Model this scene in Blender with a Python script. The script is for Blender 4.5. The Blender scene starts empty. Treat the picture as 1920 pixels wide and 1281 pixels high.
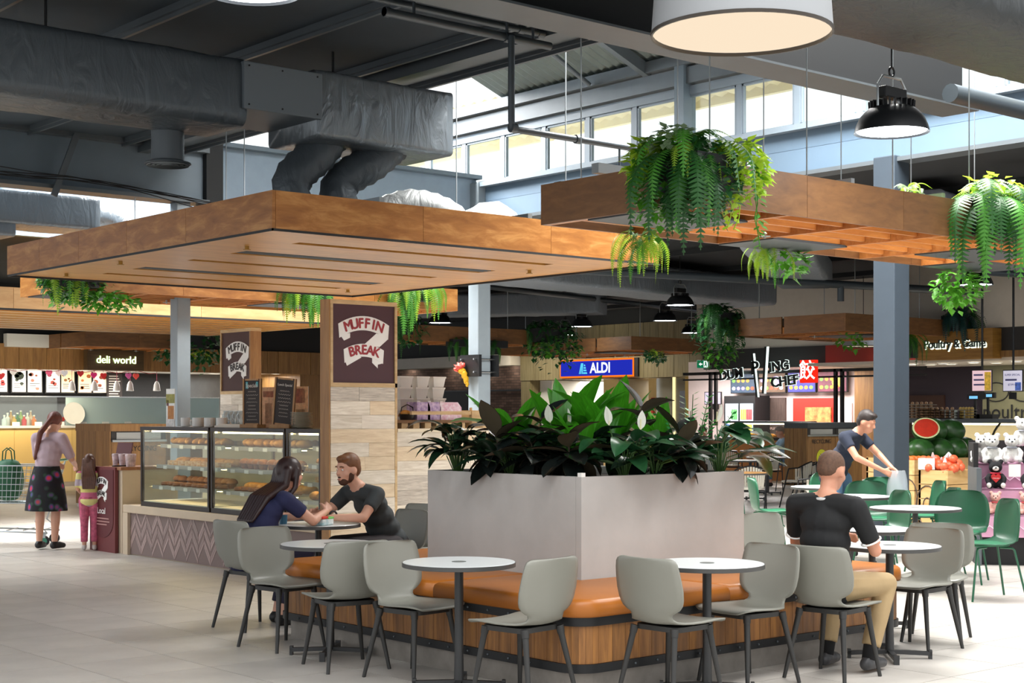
import bpy, math, random
from mathutils import Vector, Matrix, Euler, noise
S = bpy.context.scene
COL = S.collection
rnd = random.Random(11)
PI = math.pi
rad = math.radians

# ---------------------------------------------------------------- camera, world, light, exposure
cam_d = bpy.data.cameras.new('camera')
cam = bpy.data.objects.new('camera', cam_d)
COL.objects.link(cam)
cam.location = (0, 0, 1.6)
cam.rotation_euler = (rad(90), 0, rad(-40.39))
cam_d.sensor_width = 36
cam_d.lens = 53.25
cam_d.shift_y = 0.07005
cam_d.clip_end = 300
S.camera = cam

W = bpy.data.worlds.new('daylight')
S.world = W
W.use_nodes = True
bg = W.node_tree.nodes['Background']
bg.inputs[0].default_value = (0.97, 0.985, 1.0, 1)
bg.inputs[1].default_value = 1.1

def area(name, loc, sx, sy, power, col=(1, 1, 1), rot=(0, 0, 0), spread=180):
    l = bpy.data.lights.new(name, 'AREA')
    l.shape = 'RECTANGLE'; l.size = sx; l.size_y = sy; l.energy = power; l.color = col
    l.spread = rad(spread)
    o = bpy.data.objects.new(name, l); COL.objects.link(o)
    o.location = loc; o.rotation_euler = rot
    return o
# daylight falling through the roof glazing; the last two stand clear of it
area('skylight_and_fill', (12.2, 9.0, 8.6), 4.4, 5.0, 3800, (1, .98, .95))
area('skylight_and_fill', (12.2, 20.9, 8.6), 4.4, 5.6, 5200, (1, .98, .95))
area('skylight_and_fill', (2.0, 21.3, 7.4), 12, 5.0, 1800, (.93, .97, 1))
area('skylight_and_fill', (3.4, 3.0, 7.4), 9, 5.5, 650, (1, .985, .96))  # added fill above the camera end, no skylight known there
area('skylight_and_fill', (12.6, 4.2, 8.0), 5.0, 4.2, 800, (1, .985, .96))  # beyond the glazing, fill for the right front floor

S.view_settings.view_transform = 'Standard'
S.view_settings.look = 'None'
S.view_settings.gamma = 1.0
S.view_settings.use_curve_mapping = False
S.view_settings.exposure = 0.3
try:
    S.cycles.caustics_reflective = False; S.cycles.caustics_refractive = False
    S.cycles.sample_clamp_indirect = 6.0
    S.cycles.max_bounces = 8; S.cycles.transparent_max_bounces = 12
except Exception:
    pass

# ---------------------------------------------------------------- materials
def lin(c):
    if isinstance(c, str):
        c = [int(c[i:i + 2], 16) for i in (0, 2, 4)]
    return tuple(((x / 255) / 12.92 if x / 255 <= .04045 else ((x / 255 + .055) / 1.055) ** 2.4) for x in c) + (1,)
MATS = {}
def _nodes(name):
    m = bpy.data.materials.new(name); m.use_nodes = True
    nt = m.node_tree
    return m, nt, nt.nodes['Principled BSDF'], lambda t: nt.nodes.new(t), nt.links.new
def mul(c, k):
    return tuple(min(1, x * k) for x in c[:3]) + (1,)
def mat(name, col, rough=.5, metal=0, var=0, vs=6, bump=0, bs=30, obj=0, emit=0, trans=0, alpha=1, coat=0, ecol=None, stretch=None, two=None, tl=0):
    if name in MATS: return MATS[name]
    m, nt, P, N, L = _nodes(name)
    c = lin(col)
    P.inputs['Base Color'].default_value = c
    P.inputs['Roughness'].default_value = rough
    P.inputs['Metallic'].default_value = metal
    if coat: P.inputs['Coat Weight'].default_value = coat; P.inputs['Coat Roughness'].default_value = .15
    if trans: P.inputs['Transmission Weight'].default_value = trans
    if alpha < 1: P.inputs['Alpha'].default_value = alpha
    if emit:
        P.inputs['Emission Color'].default_value = lin(ecol) if ecol else c
        P.inputs['Emission Strength'].default_value = emit
    tc = None; src = None
    if var or bump:
        tc = N('ShaderNodeTexCoord'); mp = N('ShaderNodeMapping')
        L(tc.outputs['Object'], mp.inputs['Vector'])
        if stretch: mp.inputs['Scale'].default_value = stretch
    if var:
        nz = N('ShaderNodeTexNoise'); nz.inputs['Scale'].default_value = vs; nz.inputs['Detail'].default_value = 6
        nz.inputs['Roughness'].default_value = .6
        L(mp.outputs[0], nz.inputs['Vector'])
        mx = N('ShaderNodeValToRGB')
        mx.color_ramp.elements[0].position = .32; mx.color_ramp.elements[1].position = .68
        mx.color_ramp.elements[0].color = lin(two) if two else mul(c, 1 - var)
        mx.color_ramp.elements[1].color = c if two else mul(c, 1 + var)
        L(nz.outputs[0], mx.inputs[0]); src = mx.outputs[0]
    if obj:
        oi = N('ShaderNodeObjectInfo'); mr = N('ShaderNodeMapRange')
        mr.inputs['To Min'].default_value = 1 - obj; mr.inputs['To Max'].default_value = 1 + obj
        L(oi.outputs['Random'], mr.inputs['Value'])
        hs = N('ShaderNodeHueSaturation'); L(mr.outputs[0], hs.inputs['Value'])
        if src: L(src, hs.inputs['Color'])
        else: hs.inputs['Color'].default_value = c
        src = hs.outputs[0]
    if src: L(src, P.inputs['Base Color'])
    if bump:
        nb = N('ShaderNodeTexNoise'); nb.inputs['Scale'].default_value = bs; nb.inputs['Detail'].default_value = 4
        L(mp.outputs[0], nb.inputs['Vector'])
        b = N('ShaderNodeBump'); b.inputs['Strength'].default_value = bump; b.inputs['Distance'].default_value = .02
        L(nb.outputs[0], b.inputs['Height']); L(b.outputs[0], P.inputs['Normal'])
    if tl:
        out = nt.nodes['Material Output']
        t = N('ShaderNodeBsdfTranslucent'); mixs = N('ShaderNodeMixShader'); mixs.inputs[0].default_value = tl
        if src: L(src, t.inputs[0])
        else: t.inputs[0].default_value = c
        L(P.outputs[0], mixs.inputs[1]); L(t.outputs[0], mixs.inputs[2]); L(mixs.outputs[0], out.inputs[0])
    MATS[name] = m
    return m
def wood(name, c1, c2, grain=(1, 12, 12), scale=1.6, rough=.5, obj=.12, bump=.08, c3=None):
    if name in MATS: return MATS[name]
    m, nt, P, N, L = _nodes(name)
    tc = N('ShaderNodeTexCoord'); oi = N('ShaderNodeObjectInfo')
    ad = N('ShaderNodeVectorMath'); ad.operation = 'ADD'
    ml = N('ShaderNodeMath'); ml.operation = 'MULTIPLY'; ml.inputs[1].default_value = 37
    L(oi.outputs['Random'], ml.inputs[0]); L(tc.outputs['Object'], ad.inputs[0]); L(ml.outputs[0], ad.inputs[1])
    mp = N('ShaderNodeMapping'); mp.inputs['Scale'].default_value = grain; L(ad.outputs[0], mp.inputs[0])
    n1 = N('ShaderNodeTexNoise'); n1.inputs['Scale'].default_value = scale; n1.inputs['Detail'].default_value = 8
    n1.inputs['Roughness'].default_value = .62; n1.inputs['Distortion'].default_value = .5
    L(mp.outputs[0], n1.inputs['Vector'])
    rp = N('ShaderNodeValToRGB'); e = rp.color_ramp.elements
    e[0].position = .3; e[0].color = lin(c1); e[1].position = .72; e[1].color = lin(c2)
    if c3:
        k = e.new(.5); k.color = lin(c3)
    L(n1.outputs[0], rp.inputs[0])
    hs = N('ShaderNodeHueSaturation'); mr = N('ShaderNodeMapRange')
    mr.inputs['To Min'].default_value = 1 - obj; mr.inputs['To Max'].default_value = 1 + obj
    L(oi.outputs['Random'], mr.inputs['Value']); L(mr.outputs[0], hs.inputs['Value']); L(rp.outputs[0], hs.inputs['Color'])
    L(hs.outputs[0], P.inputs['Base Color']); P.inputs['Roughness'].default_value = rough
    b = N('ShaderNodeBump'); b.inputs['Strength'].default_value = bump; b.inputs['Distance'].default_value = .01
    L(n1.outputs[0], b.inputs['Height']); L(b.outputs[0], P.inputs['Normal'])
    MATS[name] = m
    return m
def emis(name, col, st):
    if name in MATS: return MATS[name]
    m = bpy.data.materials.new(name); m.use_nodes = True
    nt = m.node_tree; nt.nodes.clear()
    o = nt.nodes.new('ShaderNodeOutputMaterial'); e = nt.nodes.new('ShaderNodeEmission')
    e.inputs[0].default_value = lin(col); e.inputs[1].default_value = st
    nt.links.new(e.outputs[0], o.inputs[0]); MATS[name] = m
    return m
def glass(name, tint='F4FAFA', refl=.1, opac=.06, rough=.05):
    if name in MATS: return MATS[name]
    m = bpy.data.materials.new(name); m.use_nodes = True
    nt = m.node_tree; nt.nodes.clear(); N = nt.nodes.new; L = nt.links.new
    o = N('ShaderNodeOutputMaterial'); t = N('ShaderNodeBsdfTransparent'); g = N('ShaderNodeBsdfGlossy'); d = N('ShaderNodeBsdfDiffuse')
    t.inputs[0].default_value = lin(tint); g.inputs['Roughness'].default_value = rough; d.inputs[0].default_value = lin(tint)
    a = N('ShaderNodeMixShader'); a.inputs[0].default_value = refl; b = N('ShaderNodeMixShader'); b.inputs[0].default_value = opac
    L(t.outputs[0], a.inputs[1]); L(g.outputs[0], a.inputs[2]); L(a.outputs[0], b.inputs[1]); L(d.outputs[0], b.inputs[2]); L(b.outputs[0], o.inputs[0])
    MATS[name] = m
    return m
def brickmat(name, c1, c2, mortar, sc=1.0, bw=.24, rh=.08):
    if name in MATS: return MATS[name]
    m, nt, P, N, L = _nodes(name)
    tc = N('ShaderNodeTexCoord'); sp = N('ShaderNodeSeparateXYZ'); cb = N('ShaderNodeCombineXYZ'); ad = N('ShaderNodeMath')
    L(tc.outputs['Object'], sp.inputs[0]); L(sp.outputs[0], ad.inputs[0]); L(sp.outputs[1], ad.inputs[1])
    L(ad.outputs[0], cb.inputs[0]); L(sp.outputs[2], cb.inputs[1])
    b = N('ShaderNodeTexBrick'); L(cb.outputs[0], b.inputs[0])
    b.inputs['Color1'].default_value = lin(c1); b.inputs['Color2'].default_value = lin(c2); b.inputs['Mortar'].default_value = lin(mortar)
    b.inputs['Scale'].default_value = sc; b.inputs['Brick Width'].default_value = bw; b.inputs['Row Height'].default_value = rh
    b.inputs['Mortar Size'].default_value = .008
    L(b.outputs[0], P.inputs['Base Color']); P.inputs['Roughness'].default_value = .85
    u = N('ShaderNodeBump'); u.inputs['Strength'].default_value = .6; u.inputs['Distance'].default_value = .01; u.invert = True
    L(b.outputs['Fac'], u.inputs['Height']); L(u.outputs[0], P.inputs['Normal'])
    MATS[name] = m
    return m
def foilmat(name, col, rough=.42, metal=.35):
    if name in MATS: return MATS[name]
    m, nt, P, N, L = _nodes(name)
    P.inputs['Base Color'].default_value = lin(col); P.inputs['Roughness'].default_value = rough; P.inputs['Metallic'].default_value = metal
    tc = N('ShaderNodeTexCoord'); v = N('ShaderNodeTexVoronoi'); v.feature = 'SMOOTH_F1'; v.inputs['Scale'].default_value = 3.2
    n = N('ShaderNodeTexNoise'); n.inputs['Scale'].default_value = 2.6; n.inputs['Detail'].default_value = 5; n.inputs['Distortion'].default_value = 1.2
    mp = N('ShaderNodeMapping'); mp.inputs['Scale'].default_value = (2.2, 2.2, .8)
    L(tc.outputs['Object'], mp.inputs[0]); L(mp.outputs[0], n.inputs['Vector']); L(n.outputs['Color'], v.inputs['Vector'])
    b = N('ShaderNodeBump'); b.inputs['Strength'].default_value = .55; b.inputs['Distance'].default_value = .06
    L(n.outputs[0], b.inputs['Height']); L(b.outputs[0], P.inputs['Normal'])
    MATS[name] = m
    return m

# ---------------------------------------------------------------- mesh builder
class MB:
    def __init__(s, smooth=False):
        s.v = []; s.f = []; s.sm = smooth; s.mi = []; s.cur = 0
    def _add(s, vs, fs):
        o = len(s.v); s.v += [tuple(p) for p in vs]
        s.f += [tuple(o + i for i in f) for f in fs]; s.mi += [s.cur] * len(fs)
        return s
    def box(s, x0, x1, y0, y1, z0, z1):
        return s._add([(x0, y0, z0), (x1, y0, z0), (x1, y1, z0), (x0, y1, z0), (x0, y0, z1), (x1, y0, z1), (x1, y1, z1), (x0, y1, z1)],
                      [(0, 3, 2, 1), (4, 5, 6, 7), (0, 1, 5, 4), (1, 2, 6, 5), (2, 3, 7, 6), (3, 0, 4, 7)])
    def cbox(s, c, sx, sy, sz, M=None):
        v = [Vector((a * sx / 2, b * sy / 2, d * sz / 2)) for d in (-1, 1) for a, b in ((-1, -1), (1, -1), (1, 1), (-1, 1))]
        if M: v = [M @ p for p in v]
        v = [p + Vector(c) for p in v]
        return s._add(v, [(0, 3, 2, 1), (4, 5, 6, 7), (0, 1, 5, 4), (1, 2, 6, 5), (2, 3, 7, 6), (3, 0, 4, 7)])
    def bar(s, a, b, w, h, up=(0, 0, 1)):
        a = Vector(a); b = Vector(b); d = (b - a).normalized(); sd = d.cross(Vector(up))
        if sd.length < 1e-4: sd = d.cross(Vector((1, 0, 0)))
        sd.normalize(); u = sd.cross(d)
        v = [p + sd * i * w / 2 + u * j * h / 2 for p in (a, b) for i, j in ((-1, -1), (1, -1), (1, 1), (-1, 1))]
        return s._add(v, [(0, 1, 2, 3), (7, 6, 5, 4), (0, 4, 5, 1), (1, 5, 6, 2), (2, 6, 7, 3), (3, 7, 4, 0)])
    def ring(s, c, r, n, ax, ay):
        return [Vector(c) + ax * (r * math.cos(2 * PI * i / n)) + ay * (r * math.sin(2 * PI * i / n)) for i in range(n)]
    def cyl(s, a, b, r0, r1=None, n=12, caps=True):
        return s.tube([a, b], [r0, r0 if r1 is None else r1], n, caps)
    def tube(s, pts, r, n=8, caps=True, closed=False):
        pts = [Vector(p) for p in pts]; k = len(pts)
        rs = r if isinstance(r, (list, tuple)) else [r] * k
        vs = []; pax = None
        for i, p in enumerate(pts):
            a = pts[i - 1] if (i > 0 or closed) else p; b = pts[(i + 1) % k] if (i < k - 1 or closed) else p
            d = (b - a).normalized() if (b - a).length > 1e-9 else Vector((0, 0, 1))
            if pax is None:
                ax = d.cross(Vector((0, 0, 1)))
                if ax.length < 1e-3: ax = d.cross(Vector((1, 0, 0)))
            else:
                ax = pax - d * pax.dot(d)
            ax.normalize(); pax = ax
            vs += s.ring(p, rs[i], n, ax, d.cross(ax))
        fs = []
        for i in range(k if closed else k - 1):
            j = (i + 1) % k
            for q in range(n):
                fs.append((i * n + q, i * n + (q + 1) % n, j * n + (q + 1) % n, j * n + q))
        if caps and not closed:
            fs.append(tuple(range(n - 1, -1, -1))); fs.append(tuple((k - 1) * n + q for q in range(n)))
        return s._add(vs, fs)
    def lathe(s, prof, c=(0, 0, 0), n=24, cap0=False, cap1=False):
        vs = []; c = Vector(c)
        for r, z in prof:
            vs += [c + Vector((r * math.cos(2 * PI * i / n), r * math.sin(2 * PI * i / n), z)) for i in range(n)]
        fs = [(i * n + q, i * n + (q + 1) % n, (i + 1) * n + (q + 1) % n, (i + 1) * n + q) for i in range(len(prof) - 1) for q in range(n)]
        if cap0: fs.append(tuple(range(n - 1, -1, -1)))
        if cap1: fs.append(tuple((len(prof) - 1) * n + q for q in range(n)))
        return s._add(vs, fs)
    def ball(s, c, rx, ry=None, rz=None, n=12, m=8, M=None):
        ry = ry or rx; rz = rz or rx; c = Vector(c)
        vs = [Vector((0, 0, -rz))]
        for i in range(1, m):
            t = -PI / 2 + PI * i / m
            vs += [Vector((rx * math.cos(t) * math.cos(2 * PI * j / n), ry * math.cos(t) * math.sin(2 * PI * j / n), rz * math.sin(t))) for j in range(n)]
        vs.append(Vector((0, 0, rz)))
        if M: vs = [M @ p for p in vs]
        vs = [p + c for p in vs]
        fs = [(0, 1 + (j + 1) % n, 1 + j) for j in range(n)]
        for i in range(m - 2):
            for j in range(n):
                a = 1 + i * n; fs.append((a + j, a + (j + 1) % n, a + n + (j + 1) % n, a + n + j))
        l = 1 + (m - 2) * n
        fs += [(l + j, l + (j + 1) % n, len(vs) - 1) for j in range(n)]
        return s._add(vs, fs)
    def prism(s, poly, y0, y1, M=None):
        # poly in x,z ; extruded along y
        k = len(poly)
        vs = [Vector((x, y0, z)) for x, z in poly] + [Vector((x, y1, z)) for x, z in poly]
        if M: vs = [M @ p for p in vs]
        fs = [tuple(range(k)), tuple(range(2 * k - 1, k - 1, -1))] + [(i, i + k, (i + 1) % k + k, (i + 1) % k) for i in range(k)]
        return s._add(vs, fs)
    def flat(s, poly, z0, z1):
        # poly in x,y ; extruded along z
        k = len(poly)
        return s._add([(x, y, z0) for x, y in poly] + [(x, y, z1) for x, y in poly],
                      [tuple(range(k - 1, -1, -1)), tuple(range(k, 2 * k))] + [(i, (i + 1) % k, (i + 1) % k + k, i + k) for i in range(k)])
    def grid(s, fn, nu, nv):
        vs = [fn(i / nu, j / nv) for j in range(nv + 1) for i in range(nu + 1)]
        return s._add(vs, [(j * (nu + 1) + i, j * (nu + 1) + i + 1, (j + 1) * (nu + 1) + i + 1, (j + 1) * (nu + 1) + i) for j in range(nv) for i in range(nu)])
    def add(s, other, M=None):
        return s._add([M @ Vector(p) for p in other.v] if M else other.v, other.f)
    def mesh(s, name, mt):
        me = bpy.data.meshes.new(name); me.from_pydata(s.v, [], s.f)
        for m in (mt if isinstance(mt, (list, tuple)) else [mt]): me.materials.append(m)
        if any(s.mi): me.polygons.foreach_set('material_index', s.mi)
        if s.sm:
            me.polygons.foreach_set('use_smooth', [True] * len(me.polygons))
            if s.sm != 2: me.set_sharp_from_angle(angle=rad(40))
        me.update()
        return me
    def build(s, name, mt, parent=None, loc=None, rot=None, bevel=0, seg=2):
        return put(name, s.mesh(name, mt), parent, loc, rot, bevel, seg)
def put(name, me, parent=None, loc=None, rot=None, bevel=0, seg=2, scale=None):
    o = bpy.data.objects.new(name, me); COL.objects.link(o)
    if parent: o.parent = parent
    if loc: o.location = loc
    if rot: o.rotation_euler = rot
    if scale: o.scale = scale
    if bevel:
        b = o.modifiers.new('bevel', 'BEVEL'); b.width = bevel; b.segments = seg; b.limit_method = 'ANGLE'
    return o
def tag(o, label=None, cat=None, group=None, kind=None):
    if label: o['label'] = label
    if cat: o['category'] = cat
    if group: o['group'] = group
    if kind: o['kind'] = kind
    return o
def thing(name, label, cat, loc=(0, 0, 0), rz=0, group=None):
    o = bpy.data.objects.new(name, None); COL.objects.link(o); o.empty_display_size = .1
    o.location = loc; o.rotation_euler = (0, 0, rz)
    return tag(o, label, cat, group)
def struct(name, loc=(0, 0, 0), rz=0):
    o = bpy.data.objects.new(name, None); COL.objects.link(o); o.empty_display_size = .1
    o.location = loc; o.rotation_euler = (0, 0, rz); o['kind'] = 'structure'
    return o
KIDS = {}
def dup(root, loc, rz=0, label=None, group=None, scale=None):
    r = root.copy(); COL.objects.link(r); r.location = loc; r.rotation_euler = (0, 0, rz)
    if scale: r.scale = (scale,) * 3
    if label: r['label'] = label
    if group: r['group'] = group
    for ch in root.children:
        c = ch.copy(); COL.objects.link(c); c.parent = r
        for g in ch.children:
            d = g.copy(); COL.objects.link(d); d.parent = c
    return r
LATE = []      # meshes whose modifiers are evaluated once at the end
def text_geo(body, size=1.0, bold=0.0, align='CENTER', space=1.0):
    cu = bpy.data.curves.new('lettering', 'FONT'); cu.body = body; cu.size = size; cu.offset = bold
    cu.align_x = align; cu.align_y = 'CENTER'; cu.resolution_u = 3; cu.space_character = space
    ob = bpy.data.objects.new('lettering', cu)
    me = ob.to_mesh()
    v = [tuple(p.co) for p in me.vertices]; f = [tuple(p.vertices) for p in me.polygons]
    ob.to_mesh_clear(); bpy.data.objects.remove(ob); bpy.data.curves.remove(cu)
    return v, f
def text(name, body, size, mt, parent, loc=(0, 0, 0), bold=0.0, depth=.004, align='CENTER', sx=1.0, shear=0, space=1.0, rot=0):
    # lettering standing in the local x-z plane, its face towards -y
    v, f = text_geo(body, size, bold, align, space)
    b = MB(); k = len(v)
    cr, sr = math.cos(rot), math.sin(rot)
    P = [((x * sx + shear * y) * cr - y * sr, (x * sx + shear * y) * sr + y * cr) for x, y, z in v]
    b._add([(x, -depth, z) for x, z in P], f)
    if depth > .006:
        ed = {}
        for q in f:
            for i in range(len(q)):
                e = (q[i], q[(i + 1) % len(q)])
                if (e[1], e[0]) in ed: del ed[(e[1], e[0])]
                else: ed[e] = 1
        o = len(b.v)
        b._add([(x, 0, z) for x, z in P], [])
        b._add([], [])
        for a, c in ed:
            b.f.append((c, a, a + k, c + k)); b.mi.append(0)
    return b.build(name, mt, parent, loc)
ORD = ['first', 'second', 'third', 'fourth', 'fifth', 'sixth', 'seventh', 'eighth', 'ninth', 'tenth', 'eleventh', 'twelfth', 'thirteenth', 'fourteenth', 'fifteenth', 'sixteenth', 'seventeenth', 'eighteenth', 'nineteenth', 'twentieth']
# ---------------------------------------------------------------- shared materials
M_tile = mat('pale_stone_tile', 'C2BDB6', .38, var=.10, vs=2.2, bump=.03, bs=60, obj=.05)
M_grout = mat('grout', '8E8A85', .8)
M_ceil = mat('charcoal_ceiling', '3C464E', .8, var=.12, vs=1.2, bump=.15, bs=2)
M_dark = mat('black_paint', '16181A', .7)
M_far = mat('dark_far_ceiling', '1E2124', .8, var=.2, vs=1)
M_blue = mat('blue_grey_panel', '5C7184', .55, var=.05, vs=1)
M_blue2 = mat('blue_grey_steel', '66747F', .5, var=.06, vs=2)
M_steel = mat('grey_painted_steel', '5A6166', .45, metal=.2, var=.06, vs=3)
M_roof = mat('grey_roof_sheet', '6C7672', .6, var=.15, vs=3)
M_frame = mat('window_frame_grey', '76828C', .45)
M_cream = mat('cream_soffit', 'E8D6A4', .6)
M_glass = glass('clear_glass', 'F6FBFB', .06, .02)
M_sky = glass('opal_skylight_sheet', 'FFFFFF', .0, .25)
M_black = mat('black_steel', '1B1C1E', .45, metal=.3)
M_galv = mat('galvanised_steel', 'A8AEB0', .35, metal=.8)
M_white = mat('white_paint', 'E2E2DE', .5)
M_chrome = mat('chrome', 'C8CACB', .2, metal=1)

# ---------------------------------------------------------------- floor of square tiles
fl = MB().box(-6, 60, -10, 60, -.12, -.005).build('floor', M_grout)
tag(fl, kind='structure')
TP = .648
def cam_px(x, y, z):
    d = x * .648 + y * .7617
    if d < .5: return None
    return 960 + 2840 * (x * .7617 - y * .648) / d, 775 + 2840 * (1.6 - z) / d, d
cells = []
for i in range(-12, 80):
    for j in range(-18, 75):
        cx = 4.74 + (i + .5) * TP; cy = 9.16 + (j + .5) * TP
        p = cam_px(cx, cy, 0)
        if p and -1300 < p[0] < 3300 and p[1] < 2300 and p[2] < 46: cells.append((p[2] + (99 if not (-60 < p[0] < 1980 and p[1] < 1330) else 0), cx, cy))
cells.sort()
g = .0035
tm = MB().box(-TP / 2 + g, TP / 2 - g, -TP / 2 + g, TP / 2 - g, -.02, 0).mesh('tile', M_tile)
near = []
for d, cx, cy in cells:
    hid = (6.0 < cx < 8.6 and 6.5 < cy < 9.1) or (8.1 < cx < 9.5 and 12.1 < cy < 16.8)
    if len(near) < 296 and not hid: near.append((cx, cy)); put('tile', tm, fl, (cx, cy, 0))
ns = set(near); b = MB()
for d, cx, cy in cells:
    if (cx, cy) not in ns: b.box(cx - TP / 2 + g, cx + TP / 2 - g, cy - TP / 2 + g, cy + TP / 2 - g, -.02, 0)
tag(b.build('tile_field', M_tile, fl), kind='stuff')

# ---------------------------------------------------------------- low ceiling over the seats
ce = struct('ceiling_main')
us = [-3.8, -2.5, -1.2, .1, 1.35, 2.6, 3.85, 5.07, 6.31, 7.61, 8.87, 9.75]
for a, c in zip(us, us[1:]):
    for v0, v1 in ((5.2, 8.5), (8.75, 13.4), (13.4, 18.2)):
        def sag(s, t, a=a, c=c, v0=v0, v1=v1):
            z = 5.15 - .045 * math.sin(PI * s) * (.6 + .4 * math.sin(t * 9 + a))
            return (a + (c - a) * s, v0 + (v1 - v0) * t, z)
        q = MB(2).grid(sag, 6, 12); q.box(a, c, v0, v1, 5.16, 5.26); q.build('ceiling_panel', M_ceil, ce)
for u in us[1:]:
    MB().box(u - .05, u + .05, 5.6, 18.2, 5.085, 5.155).box(u - .018, u + .018, 5.6, 18.2, 5.05, 5.09).build('batten', M_steel, ce)
MB().box(9.08, 9.22, 8.75, 18.2, 5.0, 5.12).build('edge_angle', M_steel, ce)
MB().box(9.5, 9.78, 8.75, 18.2, 5.12, 5.4).build('edge_beam', M_steel, ce)

# main beam with its flange, and the timber web above it
bm = struct('beam_main')
MB().box(3.5, 13.2, 8.47, 8.75, 4.6, 4.64).box(3.5, 13.2, 8.59, 8.63, 4.64, 5.2).build('web', M_dark, bm)
MB().box(3.5, 13.2, 8.40, 8.82, 4.585, 4.605).build('flange', M_steel, bm)

# ---------------------------------------------------------------- raised roof with skylights
rf = struct('roof')
def rz_(u): return 6.42 + (15 - u) * .37
def corr(v0, v1):
    q = MB(); n = int((v1 - v0) / .075)
    vs = []
    for i in range(n + 1):
        v = v0 + (v1 - v0) * i / n; dz = .035 if i % 2 else 0
        vs += [(9.6, v, rz_(9.6) + dz), (15.1, v, rz_(15.1) + dz)]
    q._add(vs, [(2 * i, 2 * i + 1, 2 * i + 3, 2 * i + 2) for i in range(n)])
    return q
corr(11.6, 17.8).build('roof_sheet', M_roof, rf)
corr(4.6, 6.6).build('roof_sheet', M_roof, rf)
for v0, v1 in ((6.6, 11.6), (17.8, 24.4)):
    MB()._add([(9.6, v0, rz_(9.6)), (15.1, v0, rz_(15.1)), (15.1, v1, rz_(15.1)), (9.6, v1, rz_(9.6))], [(0, 1, 2, 3)]).build('skylight_sheet', M_sky, rf)
for v in (11.7, 14.7):
    MB().bar((9.8, v, rz_(9.8) - .12), (15, v, rz_(15) - .12), .1, .16).build('rafter', M_steel, rf)
MB().cyl((13.2, 15.7, rz_(13.2) - .05), (14.8, 15.7, rz_(14.8) - .22), .035).build('stay', M_steel, rf)
MB().bar((11.6, 11.9, 7.55), (14.9, 13.6, 6.45), .12, .14).build('brace', M_steel, rf)
MB().box(9.7, 9.8, 4.6, 24.4, 5.4, 8.5).build('upstand', M_steel, rf)

# ---------------------------------------------------------------- clerestory wall
cw = struct('wall_clerestory')
MB().box(15, 15.12, 4.6, 24.4, 4.6, 4.9).build('fascia_board', M_blue, cw)
MB().box(15.015, 15.12, 4.6, 24.4, 4.907, 5.13).build('fascia_board', M_blue, cw)
MB().box(14.9, 15.16, 4.6, 24.4, 5.13, 5.2).build('window_sill', M_frame, cw)
MB().box(15, 15.12, 4.6, 24.4, 5.88, 6.0).build('window_head', M_frame, cw)
MB().box(14.93, 15.12, 4.6, 24.4, 6.02, 6.24).build('lintel', M_steel, cw)
MB().box(14.86, 15.12, 4.6, 24.4, 6.27, 6.42).build('eave_channel', M_steel, cw)
MB().box(14.9, 15.2, 4.6, 24.4, 4.55, 4.6).build('bottom_angle', M_steel, cw)
mv = [14.05 + .955 * k for k in range(-9, 11)]
for i, (a, c) in enumerate(zip(mv, mv[1:])):
    w = struct('window_%d' % (i + 1)); w['label'] = 'clerestory window, %s of the row from its far right end' % ORD[i]
    MB().box(15.01, 15.09, a - .045, a + .045, 5.2, 5.88).build('mullion', M_frame, w)
    MB().box(15.02, 15.07, a + .045, a + .075, 5.2, 5.88).box(15.02, 15.07, c - .075, c - .045, 5.2, 5.88).box(15.02, 15.07, a + .045, c - .045, 5.2, 5.235).box(15.02, 15.07, a + .045, c - .045, 5.85, 5.88).build('sash', M_frame, w)
    MB().box(15.04, 15.05, a + .06, c - .06, 5.22, 5.87).build('pane', M_glass, w)
MB().box(14.88, 15.12, 13.95, 14.12, 4.6, 6.4).build('post', M_blue2, cw)
# eave of the neighbouring roof outside
ev = struct('exterior_eave')
q = MB(); n = 150; vs = []
for i in range(n + 1):
    v = 6 + 20 * i / n; dz = .05 if i % 2 else 0
    vs += [(15.3, v, 6.55 + dz), (17.25, v, 6.36 + dz)]
q._add(vs, [(2 * i, 2 * i + 1, 2 * i + 3, 2 * i + 2) for i in range(n)]); q.build('soffit_sheet', M_cream, ev)
MB().box(17.2, 17.3, 6, 26, 6.27, 6.44).build('gutter', M_cream, ev)
for v in (13.2, 19):
    MB().prism([(16.2, 6.45), (17.1, 6.35), (17.1, 6.2), (16.9, 6.18), (16.5, 6.3)], v, v + .1).build('bracket', M_cream, ev)

# ---------------------------------------------------------------- bulkheads across the hall
bk = struct('wall_bulkhead')
MB().box(-5, 10.05, 18.2, 18.32, 4.45, 5.12).build('bulkhead_board', M_blue2, bk)
MB().box(-5, 10.05, 18.05, 18.4, 4.40, 4.45).build('bottom_flange', M_steel, bk)
MB().box(-5, 10.05, 18.05, 18.4, 5.08, 5.15).build('top_flange', M_steel, bk)
MB().box(10.03, 10.28, 18.1, 18.4, 4.2, 5.3).build('end_stiffener', M_dark, bk)
MB().box(10.28, 15, 18.5, 18.62, 4.2, 5.28).build('bulkhead_board', mat('pale_blue_board', '8C9EAE', .55, var=.04), bk)
MB().box(10.28, 15, 18.35, 18.7, 5.26, 5.32).build('top_flange', M_blue2, bk)
MB().box(10.28, 15, 18.35, 18.7, 4.15, 4.2).build('bottom_flange', M_blue2, bk)
MB().bar((8.15, 18.0, 5.1), (7.85, 18.0, 4.3), .08, .03, (0, 1, 0)).build('strut', M_steel, bk)
ew = struct('wall_end')
MB().box(-6, 15.1, 24.4, 24.55, 4.55, 6.4).build('end_board', M_blue, ew)
MB().box(-6, 15.1, 24.4, 24.55, 7.4, 8.6).build('end_board', M_blue, ew)
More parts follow.
